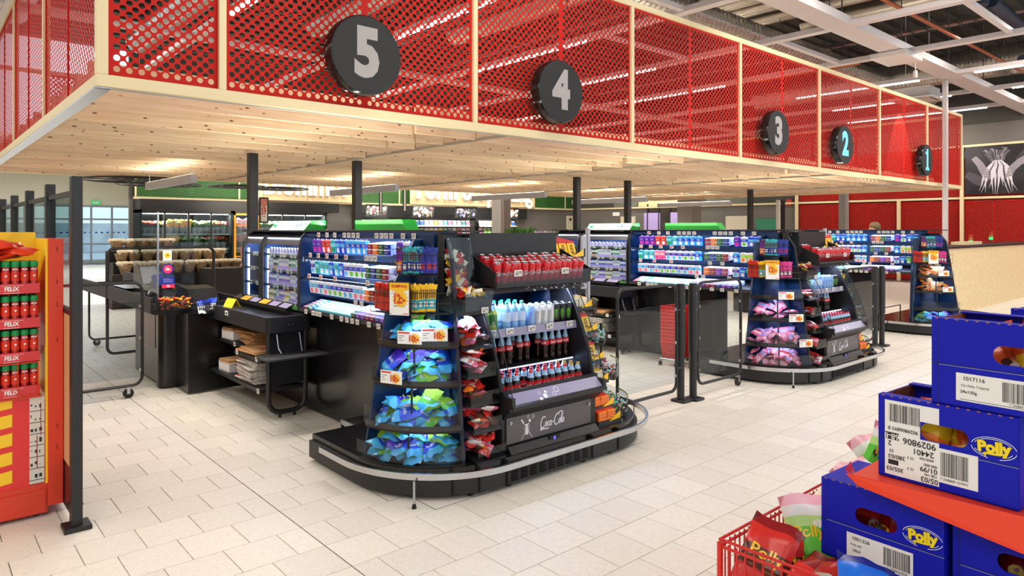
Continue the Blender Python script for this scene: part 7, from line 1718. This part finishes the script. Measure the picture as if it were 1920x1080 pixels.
# dark trolley frame by the far rack
t = thing('wire_trolley', 'low wire trolley standing at the foot of the far gum rack', 'trolley', (12.8, 4.75, 0))
b = MB(); b.m(BLACK).tube([(-.4, -.15, .12), (.4, -.15, .12), (.4, .15, .12), (-.4, .15, .12)], .01, 6, closed=True).tube([(-.4, -.15, .12), (-.4, -.15, .42), (.4, -.15, .42), (.4, -.15, .12)], .01, 6).tube([(-.4, .15, .12), (-.4, .15, .42), (.4, .15, .42), (.4, .15, .12)], .01, 6); b.build('frame', t)
for x, y in ((-.4, -.15), (.4, -.15), (.4, .15), (-.4, .15)):
    b = MB(); b.m(RUB).cyl((x, y-.01, .045), .045, .02, 12, 'y'); b.m(STEEL).box(x-.008, x+.008, y-.012, y+.012, .05, .12); b.build('castor', t)

for u, w_, mt, l in ((1459, .1, WHITE, 'slim white pole left of the fire sign'), (1468, .1, BLACK, 'slim black pole just right of the white one')):
    b = MB(); b.m(mt).box(-w_/2, w_/2, -w_/2, w_/2, 0, 2.7, c=.005); tag(b.build('pole', loc=(UX(u, 11.0), 11.0, 0)), l+', behind the middle gum rack', 'pole')
b = MB(); b.m(BLKW).box(-.3, .3, -.3, .3, 0, 1.3); tag(b.build('plant_plinth', loc=(UX(768, 14), 14, 0)), 'black plinth under the twiggy plant right of the green sign box', 'plinth')
b = MB(); b.m(BLKW).box(-.3, .3, -.3, .3, 0, 1.1); tag(b.build('plant_plinth', loc=(UX(920, 16), 16, 0)), 'black plinth under the small plant left of the grey column', 'plinth')
# ================= CEILING SERVICES =================
BEAM = M('trunking_white', '#cfc7c6', .5); TUBE = M('strip_light_tube', '#ffffff', .5, emit='#fff6ee', es=7)
SILV = M('duct_silver_foil', '#c9c4bb', .28, .9, bump=.6, scale=14); BPIPE = M('pipe_dark_blue', '#16263a', .5); COPP = M('pipe_copper', '#b8673a', .35, .7); ROD = M('hanger_rod', '#4a4845', .6)
grid = thing('ceiling_grid', 'white suspended steel trunking grid below the dark ceiling', 'ceiling grid', (0, 0, 5.2)); T = Matrix.Translation((0, 0, -5.2))
b = MB(T); b.m(BEAM).box(-5, 25.5, 4.92, 5.34, 5.2, 5.28).box(-5, 25.5, 4.92, 4.95, 5.28, 5.34).box(-5, 25.5, 5.31, 5.34, 5.28, 5.34); b.build('main_trunking', grid)
b = MB(T); b.m(BEAM).box(-5, 25.5, 13.0, 13.3, 5.2, 5.28).box(-5, 25.5, -1.6, -1.3, 5.2, 5.28); b.build('main_trunking', grid)
xs = [-4.2, -1.5, 1.2, 3.9, 6.6, 9.3, 12.0, 14.7, 17.5, 20.1, 22.8]
for i, x in enumerate(xs):
    b = MB(T); b.m(BEAM).box(x-.09, x+.09, -3.5, 4.92, 5.19, 5.28, c=.004).box(x-.09, x+.09, 5.34, 20, 5.19, 5.28, c=.004); b.build('cross_trunking', grid)
for x, y0, y1 in ((17.5, 1.4, 4.6), (17.5, 5.7, 8.6), (20.1, 5.8, 8.8), (20.1, 1.6, 4.5), (22.8, 5.7, 9.5), (22.8, 1, 4.6), (14.7, 9, 12), (12, 9, 12), (9.3, 8.5, 12), (6.6, 8, 12), (3.9, 7.5, 12), (1.2, 8, 12)):
    b = MB(T); b.m(TUBE).box(x-.03, x+.03, y0, y1, 5.165, 5.185); b.build('light_tube', grid)
for x0, x1, y in ((12.1, 14.6, 3.3), (12.1, 14.6, 6.3), (6.7, 9.2, 6.4), (1.3, 3.8, 6.6), (9.4, 11.9, 8.2), (3.9, 6.6, 7.4)):
    b = MB(T); b.m(BEAM).box(x0, x1, y-.05, y+.05, 5.21, 5.28); b.build('short_trunking', grid)
b = MB(T); b.m(M('junction_plate', '#d9d3d0', .5)).box(14.2, 15.1, 4.85, 5.5, 5.08, 5.19, c=.01); b.build('junction_box', grid)
for i, x in enumerate(xs):
    for y in (1.5, 5.1, 9):
        b = MB(T); b.m(ROD).tube([(x, y, 5.28), (x, y, 7.35)], .012, 5); b.build('hanger', grid)
t = thing('air_cassette', 'square white air conditioning cassette between the white beams above sign 1', 'air conditioner', (19.2, 6.3, 5.0))
b = MB(); b.m(M('cassette_white', '#dcd9d5', .5)).box(-.5, .5, -.5, .5, 0, .06, c=.02).box(-.4, .4, -.4, .4, .06, .3).tube([(-.4, -.4, .3), (-.4, -.4, 2.39)], .01, 4).tube([(.4, .4, .3), (.4, .4, 2.39)], .01, 4); b.build('housing', t); b = MB(); b.m(INK)
for a in range(4): b.box(-.33, .33, -.42, -.38, -.002, 0, T=Matrix.Rotation(a*PI/2, 4, 'Z'))
b.build('air_slot', t)
def duct(pts, r, mt, nm, lab, cat, ribs=0):
    t = thing(nm, lab, cat, pts[0]); o = Vector(pts[0]); P = [tuple(Vector(p)-o) for p in pts]
    b = MB(); b.m(mt).tube(P, r, 14); b.build('tube', t, smooth=True)
    if ribs:
        b = MB(); b.m(mt); a, c = Vector(P[0]), Vector(P[-1]); n = int((c-a).length/ribs); dr = (c-a).normalized(); u = dr.orthogonal().normalized(); w_ = dr.cross(u)
        for i in range(n):
            q = a+(c-a)*(i/n); b.tube([tuple(q+u*math.cos(k*PI/5)*r*1.01+w_*math.sin(k*PI/5)*r*1.01) for k in range(10)], .014, 4, closed=True)
        k_ = b.build('rib', t); k_['kind'] = 'stuff'
    return t
for i, (x, z, r, y0, y1, rb) in enumerate(((10.4, 6.7, .3, -2, 14, .12), (13.4, 6.9, .18, -3, 9, 0), (14.1, 6.9, .18, -3, 9, 0), (14.9, 6.95, .2, -3, 9, 0), (15.7, 6.9, .18, -3, 9, 0), (16.6, 6.8, .2, -3, 8, 0), (21.6, 6.2, .42, -3, 12, .1), (7.6, 6.8, .3, -2, 16, .12), (4.6, 6.7, .35, -2, 20, .12), (1.9, 6.9, .3, 2, 20, 0))):
    duct([(x, y0, z), (x, y1, z)], r, SILV, 'air_duct', 'silver foil air duct, %s' % ('ribbed, above the sign reading three', 'thin, first of the bundle above sign 2', 'thin, second of the bundle', 'third and thicker of the bundle', 'thin, fourth of the bundle', 'fifth and last of the bundle', 'widest, ribbed, far right', 'the middle ribbed one, near the sign reading four', 'wide, above the gap of signs 5 and 4', 'smooth, leftmost')[i], 'duct', rb)
duct([(6, 7.8, 6.0), (25, 7.8, 6.0)], .25, SILV, 'air_duct', 'long silver duct running behind the top of the red fascia', 'duct', .15)
duct([(11, 4.2, 6.1), (15.5, 4.0, 6.1)], .13, BPIPE, 'blue_pipe', 'dark blue pipe slanting behind the white beam, near piece', 'pipe')
duct([(15.1, 3.9, 7.3), (15.1, 3.9, 5.95)], .16, BPIPE, 'blue_pipe', 'thick dark blue pipe dropping vertically, right one', 'pipe')
duct([(12.7, 3.9, 7.3), (12.7, 3.9, 5.8)], .12, BPIPE, 'blue_pipe', 'dark blue pipe dropping vertically, left one', 'pipe')
duct([(15.5, 3.8, 6.1), (18.4, 3.8, 6.0)], .12, BPIPE, 'blue_pipe', 'dark blue pipe, far piece with a green collar', 'pipe')
duct([(18.9, 3.7, 6.1), (19.0, 3.7, 5.55), (18.2, 3.9, 5.45)], .1, BPIPE, 'blue_pipe', 'dark blue pipe elbow at the right', 'pipe')
duct([(9, 4.6, 5.6), (24, 4.3, 5.6)], .035, COPP, 'copper_pipe', 'thin copper pipe running along above the wide white beam', 'pipe')
duct([(17, 6.8, 5.7), (17, 9.5, 5.7)], .04, COPP, 'copper_pipe', 'short copper pipe left of the air cassette', 'pipe')
for i, (x, z) in enumerate(((8.9, 6.2), (11.4, 6.3), (17.9, 6.4))):
    t = thing('cable_tray', 'steel cable ladder with grey and red cables under the deck, %s' % ('left', 'middle', 'right')[i], 'cable tray', (x, 0, z)); b = MB(); b.m(ROD).box(-.2, -.18, -3, 16, 0, .06).box(.18, .2, -3, 16, 0, .06)
    for k in range(60): b.box(-.2, .2, -3+k*.32, -2.97+k*.32, 0, .015)
    b.build('tray', t)
    for k, mt in enumerate((STEEL, M('cable_red', '#a8443a', .6), M('cable_grey', '#9a9590', .6), STEEL)):
        b = MB(); b.m(mt).tube([(-.13+k*.08, -3, .04), (-.12+k*.08, 5, .04), (-.13+k*.08, 16, .04)], .025, 6); b.build('cable', t)
q = random.Random(4); b = MB(); b.m(ROD)
for k in range(150): x, y = q.uniform(7, 25), q.uniform(-2, 12); z = q.uniform(5.6, 6.6); b.tube([(x, y, z), (x, y, 7.35)], .008, 4)
o = b.build('threaded_rod', ceil); o['kind'] = 'stuff'
# spotlight that hits the fascia between signs 2 and 1
t = thing('spotlight', 'small white spotlight on a stem shining down on the fascia between signs 2 and 1', 'lamp', (15.6, 5.15, 5.0)); b = MB(); b.m(WHITE).tube([(0, 0, 0), (0, 0, .2)], .012, 6).cyl((0, 0, -.12), .04, .14, 12); b.build('lamp_head', t)
sp = bpy.data.lights.new('fascia_spot', 'SPOT'); sp.energy = 260; sp.spot_size = math.radians(46); sp.spot_blend = .15; sp.color = (1, .92, .85); so = bpy.data.objects.new('fascia_spot', sp); COL.objects.link(so); so.location = (15.7, 5.02, 4.86); so.rotation_euler = (math.radians(12), math.radians(0), 0)
# unused prototypes are dropped
def _kill(o):
    for c in list(o.children): _kill(c)
    bpy.data.objects.remove(o)
for o in list(COL.objects):
    try:
        if o.parent is None and o.location.y < -50: _kill(o)
    except ReferenceError: pass
# every remaining repeat gets its own place in its label, counted from the left
def _ord(n):
    u = ['first', 'second', 'third', 'fourth', 'fifth', 'sixth', 'seventh', 'eighth', 'ninth', 'tenth', 'eleventh', 'twelfth', 'thirteenth', 'fourteenth', 'fifteenth', 'sixteenth', 'seventeenth', 'eighteenth', 'nineteenth']
    if n < 20: return u[n-1]
    t_ = {2: 'twent', 3: 'thirt', 4: 'fort', 5: 'fift', 6: 'sixt'}[n//10]
    return t_+'ieth' if n % 10 == 0 else t_+'y-'+u[n % 10-1]
_by = {}
for o in COL.objects:
    if o.parent is None and 'label' in o: _by.setdefault(o['label'], []).append(o)
for l, os_ in _by.items():
    if 1 < len(os_) < 70 and len(l.replace('-', ' ').split()) <= 11:
        vert = max(o.location.z for o in os_)-min(o.location.z for o in os_) > .01 and max((Vector(o.location[:2])-Vector(os_[0].location[:2])).length for o in os_) < .08
        def _u(o):
            if vert: return o.location.z
            d = o.location.x*_f.x+o.location.y*_f.y; return (o.location.x*_r.x+o.location.y*_r.y)/d
        for i, o in enumerate(sorted(os_, key=_u)): o['label'] = l+(', %s from the bottom' if vert else ', %s from left') % _ord(i+1)
